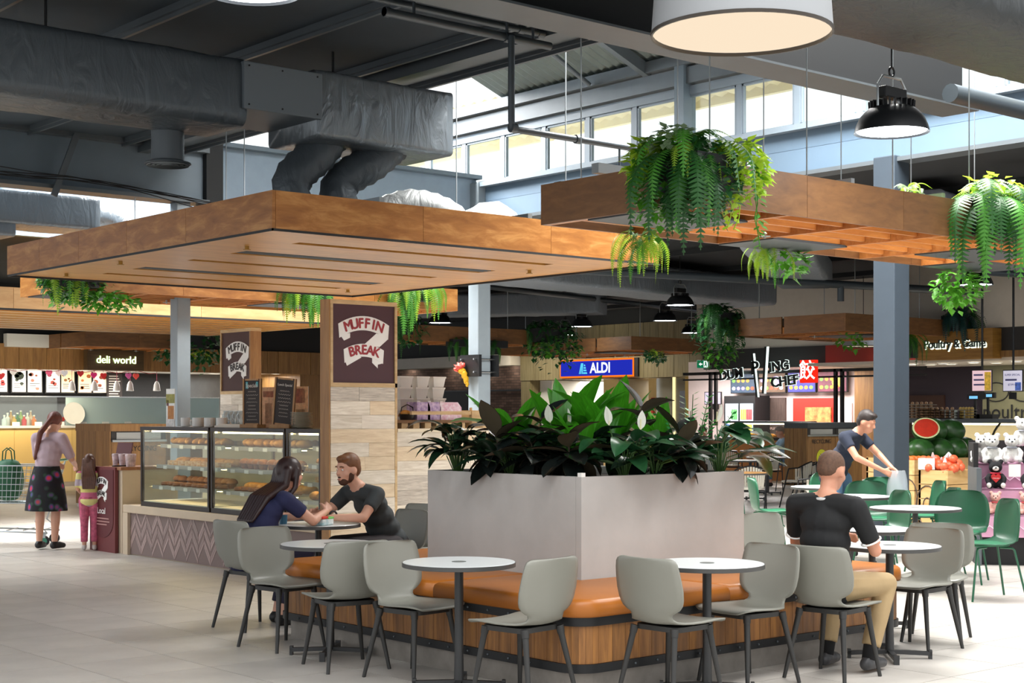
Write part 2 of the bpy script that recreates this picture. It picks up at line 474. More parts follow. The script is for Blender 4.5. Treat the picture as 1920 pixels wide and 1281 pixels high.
for k in range(14):
    u = -5.5 + 1.5 * k
    MB().box(u - .05, u + .05, 24.4, 24.5, 6.4, 7.4).build('mullion', M_frame, ew)
    MB().box(u + .05, u + 1.45, 24.44, 24.45, 6.4, 7.4).build('pane', M_glass, ew)

# ---------------------------------------------------------------- dark ceiling of the shops beyond
cf = struct('ceiling_far')
MB().box(15.2, 60, -10, 24.62, 4.62, 4.75).build('ceiling_panel', M_far, cf)
MB().box(-10, 60, 24.6, 60, 4.62, 4.75).build('ceiling_panel', M_far, cf)
MB().box(15.3, 60, -10, 60, 4.78, 4.82).build('bounce_sheet', mat('pale_bounce_sheet', 'D8D8D4', .6), cf)  # unseen pale sheet, added to bounce daylight up onto the eave
for k in range(9):
    u = 17.5 + 3.0 * k
    MB().box(u, u + .12, -8, 40, 4.52, 4.62).build('joist', M_far, cf)

# ---------------------------------------------------------------- columns
M_colm = mat('grey_column_paint', '8C979E', .45, var=.04)
M_cold = mat('slate_column_paint', '36404A', .5, var=.04)
def column(name, x, y, w, z1, m, kids=False):
    c = struct(name, (x, y, 0))
    MB().box(-w / 2, w / 2, -w / 2, w / 2, 0, z1).build('shaft', m, c, bevel=.012)
    MB().box(-w / 2 - .04, w / 2 + .04, -w / 2 - .04, w / 2 + .04, 0, .012).build('foot_plate', M_steel, c)
    return c
column('column_1', 15.0, 10.72, .3, 4.62, M_cold)
column('column_2', 15.0, 18.42, .25, 5.2, M_colm)
column('column_3', 9.72, 18.25, .2, 4.4, M_colm)
# ---------------------------------------------------------------- wrapped air ducts
M_foil = foilmat('grey_foil_wrap', '565E64', .45, .3)
M_foil2 = foilmat('lighter_foil_wrap', '7C848A', .36, .5)  # lighter copy of the grey wrap
def rrect(w, h, r, n=4):
    p = []
    for cx, cy, a0 in ((w / 2 - r, h / 2 - r, 0), (-w / 2 + r, h / 2 - r, 90), (-w / 2 + r, -h / 2 + r, 180), (w / 2 - r, -h / 2 + r, 270)):
        p += [(cx + r * math.cos(rad(a0 + 90 * i / n)), cy + r * math.sin(rad(a0 + 90 * i / n))) for i in range(n + 1)]
    return p
def duct_mesh(length, w, h, r=.09, joints=(), amp=.012, seed=0):
    pr = rrect(w, h, r); k = len(pr); n = max(8, int(length / .09)); vs = []; fs = []
    for i in range(n + 1):
        x = length * i / n
        pinch = sum(.025 * math.exp(-((x - j) / .03) ** 2) for j in joints)
        for (y, z) in pr:
            e = noise.noise((x * 2.3 + seed, y * 3 + seed, z * 3)) * amp * 2 + noise.noise((x * 9, y * 5 + seed, z * 4)) * amp * .6
            s_ = 1 - pinch + e
            vs.append((x, y * s_, z * s_))
    for i in range(n):
        for j in range(k):
            fs.append((i * k + j, (i + 1) * k + j, (i + 1) * k + (j + 1) % k, i * k + (j + 1) % k))
    fs += [tuple(range(k)), tuple(n * k + j for j in range(k - 1, -1, -1))]
    b = MB(2); b._add(vs, fs)
    return b
def flex(pts, r, n=16, per=.05):
    # crinkled flexible duct along a smooth path
    P = [Vector(p) for p in pts]; out = []; rs = []
    m = len(P) - 1
    for i in range(m):
        p0 = P[max(i - 1, 0)]; p1 = P[i]; p2 = P[i + 1]; p3 = P[min(i + 2, m)]
        st = max(3, int((p2 - p1).length / per))
        for q in range(st + (i == m - 1)):
            t = q / st
            out.append(.5 * ((2 * p1) + (p2 - p0) * t + (2 * p0 - 5 * p1 + 4 * p2 - p3) * t * t + (3 * p1 - p0 - 3 * p2 + p3) * t ** 3))
            rs.append(r * (1 + (.05 if len(out) % 2 else -.04) + .05 * noise.noise(out[-1] * 6)))
    return MB(2).tube(out, rs, n)
d1 = thing('air_duct', 'long foil-wrapped rectangular air duct hanging under the dark ceiling on the left', 'duct', (2.6, 12.42, 4.51))
duct_mesh(4.45, .86, .62, .11, (1.2, 2.4, 3.4), .014, 3).build('duct_run', M_foil, d1)
duct_mesh(1.62, .86, .64, .05, (.62, 1.2), .012, 8).build('duct_end', M_foil2, d1, (5.2, 0, 0))  # skylight on this end is painted in by the lighter wrap colour
q = MB().box(4.4, 5.24, -.47, .44, -.16, .27); q.build('access_box', mat('duct_panel_paint', '6B747B', .5), d1, bevel=.01)
q = MB()
for x in (4.45, 4.8, 5.18):
    for z in (-.12, .23): q.cyl((x, -.472, z), (x, -.478, z), .009, n=6)
q.build('screws', M_black, d1)
q = MB()
for x in (.9, 2.7, 5.6): q.cyl((x, -.1, .3), (x, -.1, .68), .012, n=6)
q.build('hanger_rod', M_black, d1)
fx = thing('flexible_duct', 'grey flexible duct dropping from the big duct to the timber canopy, nearest the diffuser', 'duct', (0, 0, 0))
flex([(8.25, 12.45, 4.3), (8.1, 12.45, 4.12), (7.86, 12.5, 3.86), (7.85, 12.5, 3.6), (7.85, 12.5, 3.43)], .185).build('hose', M_foil, fx)
fx = thing('flexible_duct', 'grey flexible duct dropping from the end of the big duct to the canopy', 'duct', (0, 0, 0))
flex([(8.95, 12.4, 4.3), (8.72, 12.4, 4.1), (8.42, 12.5, 3.88), (8.38, 12.5, 3.62), (8.36, 12.5, 3.43)], .185).build('hose', M_foil, fx)
M_fw = foilmat('pale_hose', 'B9BDBD', .5, .2)
fx = thing('flexible_duct', 'pale flexible hose arching over the middle of the canopy top', 'duct', (0, 0, 0))
flex([(8.55, 12.3, 3.45), (8.75, 12.2, 3.6), (9.05, 12.1, 3.68), (9.35, 12.0, 3.6), (9.5, 11.95, 3.45)], .15).build('hose', M_fw, fx)
fx = thing('flexible_duct', 'pale flexible hose stub curling beside the right end of the canopy top', 'duct', (0, 0, 0))
flex([(9.7, 12.1, 3.48), (9.85, 12.0, 3.6), (10.0, 11.95, 3.6), (10.12, 11.9, 3.45)], .16).build('hose', M_fw, fx)
df = thing('ceiling_diffuser', 'round louvred air diffuser on a short neck under the big duct', 'diffuser', (6.66, 12.75, 3.92))
MB(2).lathe([(.15, .0), (.15, .34)], n=24).build('neck', M_steel, df)
MB(1).lathe([(.21, 0), (.215, -.012), (.2, -.02), (.15, .02)], n=32).build('flange', M_steel, df)
for k in range(4):
    r = .03 + .045 * k
    MB(2).lathe([(r, -.012), (r + .03, -.03), (r + .026, -.022)], n=28, cap0=(k == 0)).build('louvre_ring', mat('louvre_grey', '8A8F90', .5), df)
flex([(6.55, 12.75, 4.22), (6.7, 12.72, 4.28), (6.95, 12.5, 4.33)], .17, per=.06).build('branch', M_foil, df)
d2 = thing('air_duct', 'dull foil-wrapped duct seen under the bulkhead, far left', 'duct', (5.0, 20.4, 4.4))
duct_mesh(4.4, .8, .46, .06, (1.5, 3.3), .02, 5).build('duct_run', M_foil, d2)
duct_mesh(2.6, .9, .55, .06, (1.5,), .02, 9).build('duct_branch', M_foil, d2, (.6, .1, -.12))
flex([(4.2, 0, 0), (4.7, .1, .02), (5.1, .2, -.2), (5.3, .2, -.5)], .22).build('hose', M_foil2, d2)
d3 = thing('air_duct', 'huge dark wrapped duct crossing the top right corner', 'duct', (4.0, 6.2, 4.63))
duct_mesh(9.5, 1.12, .76, .2, (2.5, 5.2, 7.4), .016, 14).build('duct_run', foilmat('dark_wrap', '3A3E40', .6, .1), d3)

# far ducts under the shop ceiling
def fduct(label, x, y, z, L, w, h, rz=0, sd=0, m=None):
    t = thing('air_duct', label, 'duct', (x, y, z), rz)
    duct_mesh(L, w, h, .08, (L * .35, L * .7), .02, sd).build('duct_run', m or M_foil, t)
    return t
M_fd = foilmat('far_duct_wrap', '828A92', .6, .1)
fduct('far grey duct sloping behind the window-side canopy plants', 16.2, 13.6, 4.2, 8, 1.0, .5, rad(35), 21, M_fd)
fduct('far crumpled silver duct beyond the slate column', 16.5, 11.5, 4.2, 9, .9, .5, rad(14), 22, foilmat('far_silver', 'A4ABB8', .5, .3))
fduct('far broad duct above the green hanging bushes in the middle', 16.5, 20.5, 4.2, 9, 1.2, .55, rad(8), 23, M_fd)
fduct('far duct crossing above the supermarket sign', 22, 30, 4.2, 5, 1.0, .5, rad(-55), 24, M_fd)
fduct('far duct over the butcher counter', 17.5, 8.6, 4.25, 7, .8, .5, rad(5), 25, M_fd)

# ---------------------------------------------------------------- sprinkler pipes
M_pipe = mat('grey_pipe', '464E54', .4, metal=.3)
def pipe(label, pts, r, extra=()):
    t = thing('sprinkler_pipe', label, 'pipe')
    MB(1).tube(pts, r, 12).build('pipe_run', M_pipe, t)
    for a, c, rr in extra: MB(1).cyl(a, c, rr, n=10).build('fitting', M_pipe, t)
    return t
pipe('grey sprinkler pipe with an open left end and a drop leg', [(7.15, 10.0, 4.85), (8.95, 10.0, 4.85)], .036,
     [((7.15, 10, 4.85), (7.2, 10, 4.85), .042), ((7.45, 10, 4.85), (7.45, 10, 5.1), .014), ((8.45, 10, 4.85), (8.45, 10, 5.1), .014), ((8.75, 10, 4.85), (8.75, 10, 5.05), .012), ((8.42, 10, 4.85), (8.5, 10, 4.85), .045)])
pipe('dark drop pipe turning level towards the hanging planter', [(8.45, 9.94, 4.85), (8.45, 9.94, 4.12), (8.46, 9.94, 4.07), (8.5, 9.94, 4.05), (9.95, 9.94, 4.05)], .03,
     [((8.44, 9.94, 4.06), (8.5, 9.94, 4.06), .042), ((9.2, 9.94, 4.05), (9.26, 9.94, 4.05), .04), ((9.75, 9.94, 4.05), (9.75, 9.94, 3.86), .01)])
pipe('upper sprinkler pipe ending in a cap near the skylight', [(6.9, 10.2, 5.01), (9.02, 10.2, 5.01)], .03, [((8.98, 10.2, 5.01), (9.05, 10.2, 5.01), .036), ((8.75, 10.2, 5.01), (8.82, 10.2, 5.01), .036)])
pipe('thick pipe running out from the end of the main beam', [(12.4, 8.2, 4.62), (14.95, 8.2, 4.62)], .09)
pipe('far pale pipe crossing under the shop ceiling in the middle', [(15.6, 18.0, 3.9), (25.2, 16.2, 3.9)], .07, [((22, 16.8, 3.9), (22, 16.8, 3.6), .06)])
pipe('far thin pipe stepping down behind the slate column', [(15.6, 12.6, 3.88), (19, 12.0, 3.88), (19, 12.0, 3.6), (25, 11.0, 3.6)], .05)
pipe('far pipe along the dark ceiling left of the supermarket', [(16, 23.8, 4.3), (30, 27, 4.25)], .06)
pipe('far white conduit beside the butcher sign lamps', [(16.5, 9.8, 3.9), (25.5, 8.0, 3.88)], .05)
cb = MB(1)
for k in range(5):
    p = []
    for i in range(14):
        t = i / 13
        p.append((5.0 + 4.6 * t, 17.7 - 1.7 * max(0, t - .55), 4.52 + .05 * math.sin(6 * t + k) - .9 * max(0, t - .62) ** 1.2 - .03 * k * t))
    cb.tube(p, .006, 5)
tag(cb.build('cable_bundle', M_black), 'slack black cables sagging from the bulkhead to the canopy', 'cable')
vg = thing('vent_grille', 'square louvred vent grille under the far ceiling at upper right', 'grille', (16.2, 9.9, 4.05), rad(-90))
MB().box(-.28, .28, 0, .3, -.24, .24).build('vent_box', M_steel, vg)
for k in range(9): MB().box(-.22, .22, -.02, .005, -.2 + .047 * k, -.18 + .047 * k).build('vent_slat', mat('vent_slat', '8C9294', .5), vg)

# ---------------------------------------------------------------- lamps
M_led = emis('white_led_disc', 'F4FAFF', 22.0)
M_warm = emis('warm_diffuser', 'FFE9CC', .8)
M_shade = mat('black_lamp_shade', '1C1E21', .4, metal=.2)
def bay(label, loc, top, s=1.0, grp='black industrial bay lamps'):
    t = thing('bay_lamp', label, 'lamp', loc, 0, grp); t.scale = (s, s, s)
    MB(1).lathe([(.275, 0), (.272, .012), (.262, .05), (.235, .11), (.195, .155), (.165, .18), (.15, .185)], n=32).build('shade', M_shade, t)
    MB(1).lathe([(.262, .022), (.2, .05), (.0, .06)], n=32).build('reflector', mat('lamp_white', 'F2F4F4', .4), t)
    MB().lathe([(.25, .012)], n=32, cap1=True).build('diffuser', M_led, t)
    q = MB()
    for k in range(24):
        a = 2 * PI * k / 24; c, s_ = math.cos(a), math.sin(a)
        q.bar((.1 * c, .1 * s_, .21), (.17 * c, .17 * s_, .205), .008, .05)
    q.build('cooling_fins', M_black, t)
    MB().box(-.13, .13, -.045, .045, .25, .33).build('driver', M_black, t, bevel=.008)
    MB(1).tube([(-.17, 0, .18), (-.17, 0, .34), (-.11, 0, .41), (.11, 0, .41), (.17, 0, .34), (.17, 0, .18)], .01, 6).build('yoke', M_galv, t)
    q = MB(1).tube([(.03 * math.cos(a), 0, .45 + .035 * math.sin(a)) for a in [2 * PI * i / 12 for i in range(12)]], .009, 6, closed=True); q.build('hook', M_black, t)
    h = (top - loc[2]) / s
    MB().cyl((0, 0, .48), (0, 0, h), .007, n=6).build('chain', M_black, t)
    return t
bay('large black bay lamp with cooling fins on a chain, right of the windows', (9.38, 6.7, 3.67), 4.34)
bay('bright lamp cut off by the top edge of the picture, upper left', (4.4, 7.42, 3.96), 5.05)
def at(px, py, d, z=None):
    k = (px - 960) / 2840
    return (d * (.648 + .7617 * k), d * (.7617 - .648 * k), 1.6 - (py - 775) * d / 2840)
for px, py, d, lb in [(1275, 573, 29, 'nearest far bay lamp, above the exit sign end of the supermarket'), (1247, 602, 34, 'far bay lamp just below the nearest one, above the supermarket sign'), (1090, 613, 36, 'far bay lamp above the left end of the supermarket sign'),
                      (1060, 629, 40, 'far bay lamp, dim, left of the one over the supermarket sign'), (1297, 625, 39, 'far bay lamp beside the big dark fern'), (825, 606, 35, 'far bay lamp between the tall sign and the pale column'),
                      (560, 648, 46, 'far bay lamp glimpsed between the two maroon signs'), (1443, 645, 45, 'far bay lamp in front of the dumpling shop bulkhead'), (1716, 593, 32, 'far bay lamp half hidden by the slate column'),
                      (1852, 616, 37, 'far bay lamp hanging above the butcher sign'), (1830, 535, 24.5, 'far bay lamp behind the right end of the slatted canopy'), (8, 628, 40, 'far bay lamp at the left edge above the deli boards')]:
    bay(lb, at(px, py, d), 4.615)
def drum(label, loc, R, h, top):
    t = thing('drum_pendant', label, 'lamp', loc)
    MB(1).lathe([(R, 0), (R * .93, h)], n=48).build('shade', mat('pale_fabric_shade', '94979A', .8), t)
    MB(1).lathe([(R * 1.005, -.006), (R * 1.01, .012), (R * .985, .012), (R * .985, -.006), (R * 1.005, -.006)], n=48).build('rim', mat('dark_rim', '3A332C', .4), t)
    MB().lathe([(R * .985, .015)], n=48, cap1=True).build('diffuser', M_warm, t)
    MB().lathe([(R * .93, h)], n=48, cap1=True).build('top_disc', M_white, t)
    MB().cyl((0, 0, h), (0, 0, top - loc[2]), .008, n=6).build('cord', M_black, t)
    return t
drum('huge pale drum pendant with a warm glowing disc at the top of the picture', (6.41, 5.57, 3.7), .5, .5, 5.14)
drum('far drum pendant glowing over the left end of the supermarket sign', at(1081, 671, 43.5), .5, .35, 4.6)
drum('far drum pendant glowing beside the red dumpling shop panel', at(1619, 650, 33), .45, .35, 4.6)

# ---------------------------------------------------------------- timber canopies
M_ply = wood('honey_plywood', '8C5624', 'CA9252', (1.2, 1.2, 5), 2.2, .42, .07, .04, 'A66C32')
M_soff = wood('honey_soffit', 'A86E28', 'CC9244', (1, 5, 5), 1.8, .3, .05, .03)
M_plyd = wood('brown_plywood', '6E4A2C', '8A6038', (1.5, 1.5, 6), 2.5, .5, .08, .04, '7C5430')
M_slat = wood('orange_slat_timber', 'A8622B', 'D08A48', (1, 8, 8), 2.0, .45, .12, .04)
M_slot = mat('slot_black', '202122', .6)
kc = thing('kiosk_canopy', 'broad honey plywood canopy with slots hanging over the muffin kiosk', 'canopy')
U0, U1, V0, V1, ZB, ZT = 6.47, 10.98, 10.6, 16.05, 3.1, 3.41
vv = [V0, 12.05, 13.2, 14.25, 15.2, V1]
for a, c in zip(vv, vv[1:]): MB().box(U0, U0 + .03, a + .002, c - .002, ZB, ZT).build('fascia_panel', M_ply, kc)
uu = [U0 + .03, 8.0, 9.5, U1]
for a, c in zip(uu, uu[1:]): MB().box(a + .002, c - .002, V0, V0 + .03, ZB, ZT).build('fascia_panel', M_ply, kc)
for a, c in zip(uu, uu[1:]): MB().box(a, c, V1 - .03, V1, ZB, ZT).build('fascia_panel', M_ply, kc)
for a, c in zip(vv, vv[1:]): MB().box(U1 - .03, U1, a, c, ZB, ZT).build('fascia_panel', M_ply, kc)
e = .012
MB().box(U0, U1, V0, V0 + e, ZB - .02, ZB).box(U0, U1, V1 - e, V1, ZB - .02, ZB).box(U0, U0 + e, V0, V1, ZB - .02, ZB).box(U1 - e, U1, V0, V1, ZB - .02, ZB).build('edge_strip', M_slot, kc)
slots = [(11.34, 11.48), (12.25, 12.55), (13.25, 13.39), (14.26, 14.56), (15.13, 15.27)]
zz = [V0 + .03] + [x for s_ in slots for x in s_] + [V1 - .03]
for i in range(0, len(zz), 2):
    for a, c in ((U0 + .03, 8.0), (8.0, 9.5), (9.5, U1 - .03)):
        MB().box(a + .001, c - .001, zz[i], zz[i + 1], ZB, ZB + .02).build('soffit_panel', M_soff, kc)
for i, (a, c) in enumerate(slots):
    MB().box(U0 + .03, 7.2, a, c, ZB, ZB + .02).build('soffit_panel', M_soff, kc)
    MB().box(10.2, U1 - .03, a, c, ZB, ZB + .02).build('soffit_panel', M_soff, kc)
    MB().box(7.2, 10.2, a, c, ZB + (.01 if i % 2 else .1), ZB + .12).box(7.2, 10.2, a - .01, a, ZB + .02, ZB + .1).box(7.2, 10.2, c, c + .01, ZB + .02, ZB + .1).build('slot_recess', M_slot, kc)
    if i % 2:
        q = MB()
        for w in (.3, .5, .7): q.box(7.2, 10.2, a + (c - a) * w - .008, a + (c - a) * w + .008, ZB + .002, ZB + .011)
        q.build('linear_diffuser', M_steel, kc)
M_brass = mat('brass', 'A07A3A', .35, metal=.8)
for x, y in ((7.0, 11.9), (6.75, 13.9), (10.45, 12.0), (10.4, 15.3), (6.9, 15.5)):
    MB().cyl((x, y, ZB), (x, y, ZB - .03), .02, n=10).cyl((x, y, ZB - .03), (x, y, ZB - .035), .035, n=10).build('sprinkler_head', M_brass, kc)
for x, y in ((8.9, 15.6), (9.6, 14.5), (10.5, 15.6), (10.5, 13.3), (10.6, 11.6), (9.2, 15.7)):
    MB().cyl((x, y, ZT - .1), (x, y, 5.1 if x < 9.6 else 6.9), .007, n=5).build('suspension_rod', M_galv, kc)
for x in (7.6, 9.3): MB().box(x, x + .05, V0 + .1, V0 + .6, ZT, ZT + .06).build('bracket', M_galv, kc)
MB().box(U0 + .05, U1 - .05, V0 + .05, V1 - .05, ZT - .08, ZT - .06).build('top_sheet', M_slot, kc)

def slat_canopy(label, u0, u1, v0, v1, dark=(), zt=3.42, zb=3.1, m=M_plyd, rods=True, grp=None, pl=1.35):
    t = thing('slat_canopy', label, 'canopy', (u0, v0, zb), 0, grp)
    Lu, Lv, h = u1 - u0, v1 - v0, zt - zb
    for w, L, ax in ((0, Lu, 0), (Lv, Lu, 0), (0, Lv, 1), (Lu, Lv, 1)):
        n = max(1, round(L / pl))
        for k in range(n):
            a, c = L * k / n + .002, L * (k + 1) / n - .002
            s_ = .03 if w == 0 else -.03
            lo, hi = min(w, w + s_), max(w, w + s_)
            (MB().box(a, c, lo, hi, 0, h) if ax == 0 else MB().box(lo, hi, a + .03, c - .03, 0, h)).build('fascia_panel', m, t)
    along = Lu >= Lv; L, Wd = (Lu, Lv) if along else (Lv, Lu)
    n = max(2, round(L / 1.02)); cl = (L - .06) / n
    bmesh_ = (MB().box(-.022, .022, .03, Wd - .03, .0, .12) if along else MB().box(.03, Wd - .03, -.022, .022, .0, .12)).mesh('cross_beam', M_slat)
    for k in range(n + 1):
        x = .03 + min(max(cl * k, .024), L - .084)
        put('cross_beam', bmesh_, t, (x, 0, .0) if along else (0, x, .0))
    m_ = max(3, round(Wd / .26)); st = (Wd - .06) / m_
    sm = (MB().box(.024, cl - .024, -.016, .016, .02, .11) if along else MB().box(-.016, .016, .024, cl - .024, .02, .11)).mesh('slat', M_slat)
    for k in range(n):
        for j in range(1, m_):
            a, c = .03 + cl * k, .03 + st * j
            put('slat', sm, t, (a, c, 0) if along else (c, a, 0))
    for k, j0, j1 in dark:
        a, c = .03 + cl * k, .03 + cl * (k + 1)
        f0, f1 = .03 + (Wd - .06) * j0, .03 + (Wd - .06) * j1
        (MB().box(a, c, f0, f1, -.012, .006) if along else MB().box(f0, f1, a, c, -.012, .006)).build('dark_panel', mat('slate_panel', '40454A', .6), t)
    MB().box(.05, Lu - .05, .05, Lv - .05, h - .05, h - .03).build('top_mesh', M_slot, t) if not rods else None
    if rods:
        for k in range(6):
            x = .3 + (Lu - .6) * k / 5
            for y in (.15, Lv - .15):
                MB().cyl((x, y, h - .15), (x, y, (2.0 if u0 + x < 9.7 else 3.6)), .006, n=5).build('suspension_rod', M_galv, t)
        for k in range(5):
            x = .6 + (Lu - 1.2) * k / 4
            MB().box(x, x + .045, .05, .5, h, h + .05).build('bracket', M_galv, t)
        MB().box(.35, 1.6, Lv - .3, Lv - .22, h + .1, h + .18).build('channel', M_galv, t)
        MB().box(.16, .22, Lv - .06, Lv + .02, h - .08, h + .04).build('end_bracket', M_black, t)
    else:
        zt_ = 4.4 if u0 < 10 else 4.62
        for x in (Lu * .2, Lu * .8):
            for y in ((.75,) if u0 < 10 else (.3, Lv - .3)): MB().cyl((x, y, .2), (x, y, zt_ - zb), .008, n=5).build('suspension_rod', M_galv, t)
    for x in (Lu * .28, Lu * .72):
        MB().cyl((x, Lv * .5, 0), (x, Lv * .5, -.05), .012, n=8).cyl((x, Lv * .5, -.03), (x, Lv * .5, -.035), .05, n=10).build('sprinkler_head', M_galv, t)
    return t
slat_canopy('slatted timber canopy with hanging ferns, above the seats at upper right', 8.0, 14.2, 7.37, 9.05, ((0, .25, .7), (2, .62, 1), (4, .2, .62), (5, .6, 1)))
slat_canopy('slatted timber canopy behind the muffin kiosk canopy', 7.85, 13.8, 17.45, 19.05, ((0, .4, .9), (3, .2, .6)), rods=False, m=M_ply)
slat_canopy('far slatted canopy between the tall sign and the dark ferns', 18.2, 22.2, 25.0, 26.6, rods=False)
slat_canopy('far slatted canopy in front of the supermarket sign', 25.3, 28.3, 25.4, 30.2, ((1, .2, .6),), rods=False)
slat_canopy('far slatted canopy in front of the dumpling shop', 22.4, 25.8, 17.0, 19.9, ((1, .2, .6),), rods=False)
slat_canopy('far slatted canopy in front of the deli sign', 14.6, 17.2, 31.8, 34.4, rods=False)
# big pale canopy with a striped soffit, far left
sc = thing('kiosk_canopy', 'long pale plywood canopy with a lit striped soffit, far left', 'canopy')
M_plyl = wood('pale_plywood', 'B98D5C', 'D4AC7A', (1.2, 1.2, 5), 2, .5, .06, .03)
for k in range(8): MB().box(2.6 + 1.5 * k + .003, 4.1 + 1.5 * k - .003, 21.1, 21.14, 3.1, 3.4).build('fascia_panel', M_plyl, sc)
for k in range(4): MB().box(14.56, 14.6, 21.14 + 1.3 * k, 22.44 + 1.3 * k - .003, 3.1, 3.4).build('fascia_panel', M_plyl, sc)
MB().box(2.6, 14.6, 21.1, 21.12, 3.07, 3.1).build('edge_strip', M_slot, sc)
for x in (4, 9, 14): MB().cyl((x, 25.6, 3.2), (x, 25.6, 4.62), .01, n=5).build('suspension_rod', M_galv, sc)
for k in range(9):
    v = 21.14 + .58 * k
    MB().box(2.6, 14.56, v, v + .42, 3.1, 3.12).build('soffit_panel', M_soff, sc)
    MB().box(2.6, 14.56, v + .42, v + .58, 3.18, 3.2).build('slot_recess', M_slot, sc)
    if k % 2: MB().box(2.6, 14.56, v + .43, v + .455, 3.13, 3.14).build('light_strip', emis('amber_strip', 'E8B45A', .55), sc)
# ---------------------------------------------------------------- planter, bench, tables, chairs
M_conc = mat('pale_concrete', 'B2B0AD', .75, var=.09, vs=1.6, bump=.06, bs=12)
M_plinth = mat('worn_concrete_plinth', '8B857E', .8, var=.2, vs=5)
M_leather = mat('orange_leather', 'AA641F', .38, var=.05, vs=3, bump=.05, bs=7)
M_bwood = wood('bench_board', '6A4420', 'AC763A', (9, 9, .8), 2.4, .5, .14, .1, '8A5C2E')
BU0, BU1, BV0, BV1 = 5.75, 8.86, 6.19, 9.4
def rsq(u0, u1, v0, v1, r, n=8):
    p = []
    for cx, cy, a0 in ((u1 - r, v1 - r, 0), (u0 + r, v1 - r, 90), (u0 + r, v0 + r, 180), (u1 - r, v0 + r, 270)):
        p += [(cx + r * math.cos(rad(a0 + 90 * i / n)), cy + r * math.sin(rad(a0 + 90 * i / n))) for i in range(n + 1)]
    return p
bn = thing('bench_seat', 'square timber bench with orange leather cushions around the concrete planter', 'bench')
MB().flat(rsq(BU0 + .05, BU1 - .05, BV0 + .05, BV1 - .05, .14), 0, .135).build('plinth', M_plinth, bn)
MB(1).flat(rsq(BU0, BU1, BV0, BV1, .17), .135, .185).build('lower_band', M_black, bn)
MB(1).flat(rsq(BU0, BU1, BV0, BV1, .17), .40, .45).build('upper_band', M_black, bn)
MB().flat(rsq(BU0 + .04, BU1 - .04, BV0 + .04, BV1 - .04, .14), .18, .42).build('core', mat('board_gap', '2A1C10', .8), bn)
ol = rsq(BU0 + .012, BU1 - .012, BV0 + .012, BV1 - .012, .158, 6)
per = []
for i in range(len(ol)):
    a = Vector(ol[i]); c = Vector(ol[(i + 1) % len(ol)]); L = (c - a).length
    if L > .3:
        n = round(L / .105)
        per += [(a.lerp(c, k / n), a.lerp(c, (k + 1) / n)) for k in range(n)]
    else: per.append((a, c))
for a, c in per:
    m = (a + c) / 2
    nrm = Vector(((c - a).y, -(c - a).x)).normalized()
    g_ = (c - a) * .012
    p = [a + g_, c - g_, c - g_ - nrm * .03, a + g_ - nrm * .03]
    MB().flat([tuple(x) for x in p], .186, .399).build('board', M_bwood, bn)
q = MB()
for k in range(14):
    for x, y, dx, dy in ((BU0 - .003, 6.6 + .19 * k, .006, 0), (6.2 + .18 * k, BV0 - .003, 0, .006)):
        for z in (.16, .425): q.ball((x, y, z), .007, n=6, m=4)
tag(q.build('rivets', M_steel, bn), kind='stuff')
# cushions: padded segments with rounded edges; the corner one turns around the corner
def cushion(poly_fn, name='cushion'):
    pass
def pad(pts, z0, z1, r=.045):
    # outline polygon lifted into a padded slab with a rounded top edge
    b = MB(2); k = len(pts); P = [Vector(p) for p in pts]; c = sum(P, Vector((0, 0))) / k
    rings = []
    for off, z in ((.012, z0), (0, z0 + .012), (0, z1 - r), (r * .13, z1 - r * .45), (r * .5, z1 - r * .12), (r, z1)):
        ring = []
        for i in range(k):
            e0 = (P[i] - P[i - 1]); e1 = (P[(i + 1) % k] - P[i])
            n0 = Vector((-e0.y, e0.x)).normalized(); n1 = Vector((-e1.y, e1.x)).normalized()
            nn = (n0 + n1); nn = nn / max(.6, nn.length_squared / 2) if nn.length > 1e-6 else n0
            ring.append(P[i] + nn * off)
        rings.append((ring, z))
    vs = [(p.x, p.y, z) for ring, z in rings for p in ring]
    fs = [(j * k + i, j * k + (i + 1) % k, (j + 1) * k + (i + 1) % k, (j + 1) * k + i) for j in range(len(rings) - 1) for i in range(k)]
    fs.append(tuple((len(rings) - 1) * k + i for i in range(k)))
    b._add(vs, fs)
    return b
PU0, PU1, PV0, PV1 = 6.53, 8.08, 7.0, 8.6
def arc(cx, cy, r, a0, a1, n=8): return [(cx + r * math.cos(rad(a0 + (a1 - a0) * i / n)), cy + r * math.sin(rad(a0 + (a1 - a0) * i / n))) for i in range(n + 1)]
e = .015; r = .18
b0, b1, c0, c1 = BU0 - e, BU1 + e, BV0 - e, BV1 + e
CU = [[*arc(b0 + r, c0 + r, r, 180, 270), (7.0, c0), (7.0, PV0), (PU0, PV0), (PU0, 7.5), (b0, 7.5)],
      [(b0, 7.504), (PU0, 7.504), (PU0, 8.4), (b0, 8.4)][::1],
      [(7.004, c0), (8.0, c0), (8.0, PV0), (7.004, PV0)],
      [(8.004, c0), *arc(b1 - r, c0 + r, r, 270, 360), (b1, 7.7), (PU1, 7.7), (PU1, PV0), (8.004, PV0)],
      [(b0, 8.404), (PU0, 8.404), (PU0, PV1), (7.2, PV1), (7.2, c1), *arc(b0 + r, c1 - r, r, 90, 180)],
      [(7.204, PV1), (PU1, PV1), (PU1, 7.704), (b1, 7.704), *arc(b1 - r, c1 - r, r, 0, 90), (7.204, c1)]]
for P in CU: pad(P, .45, .552).build('cushion', M_leather, bn)
pl = thing('planter_box', 'big square pale concrete planter standing in the middle of the bench', 'planter', (PU0, PV0, 0))
w, dp, t_ = PU1 - PU0, PV1 - PV0, .05
MB().box(0, w, 0, t_, .5, 1.196).build('front_panel', M_conc, pl)
MB().box(0, t_, t_ + .002, dp, .5, 1.196).build('side_panel', M_conc, pl)
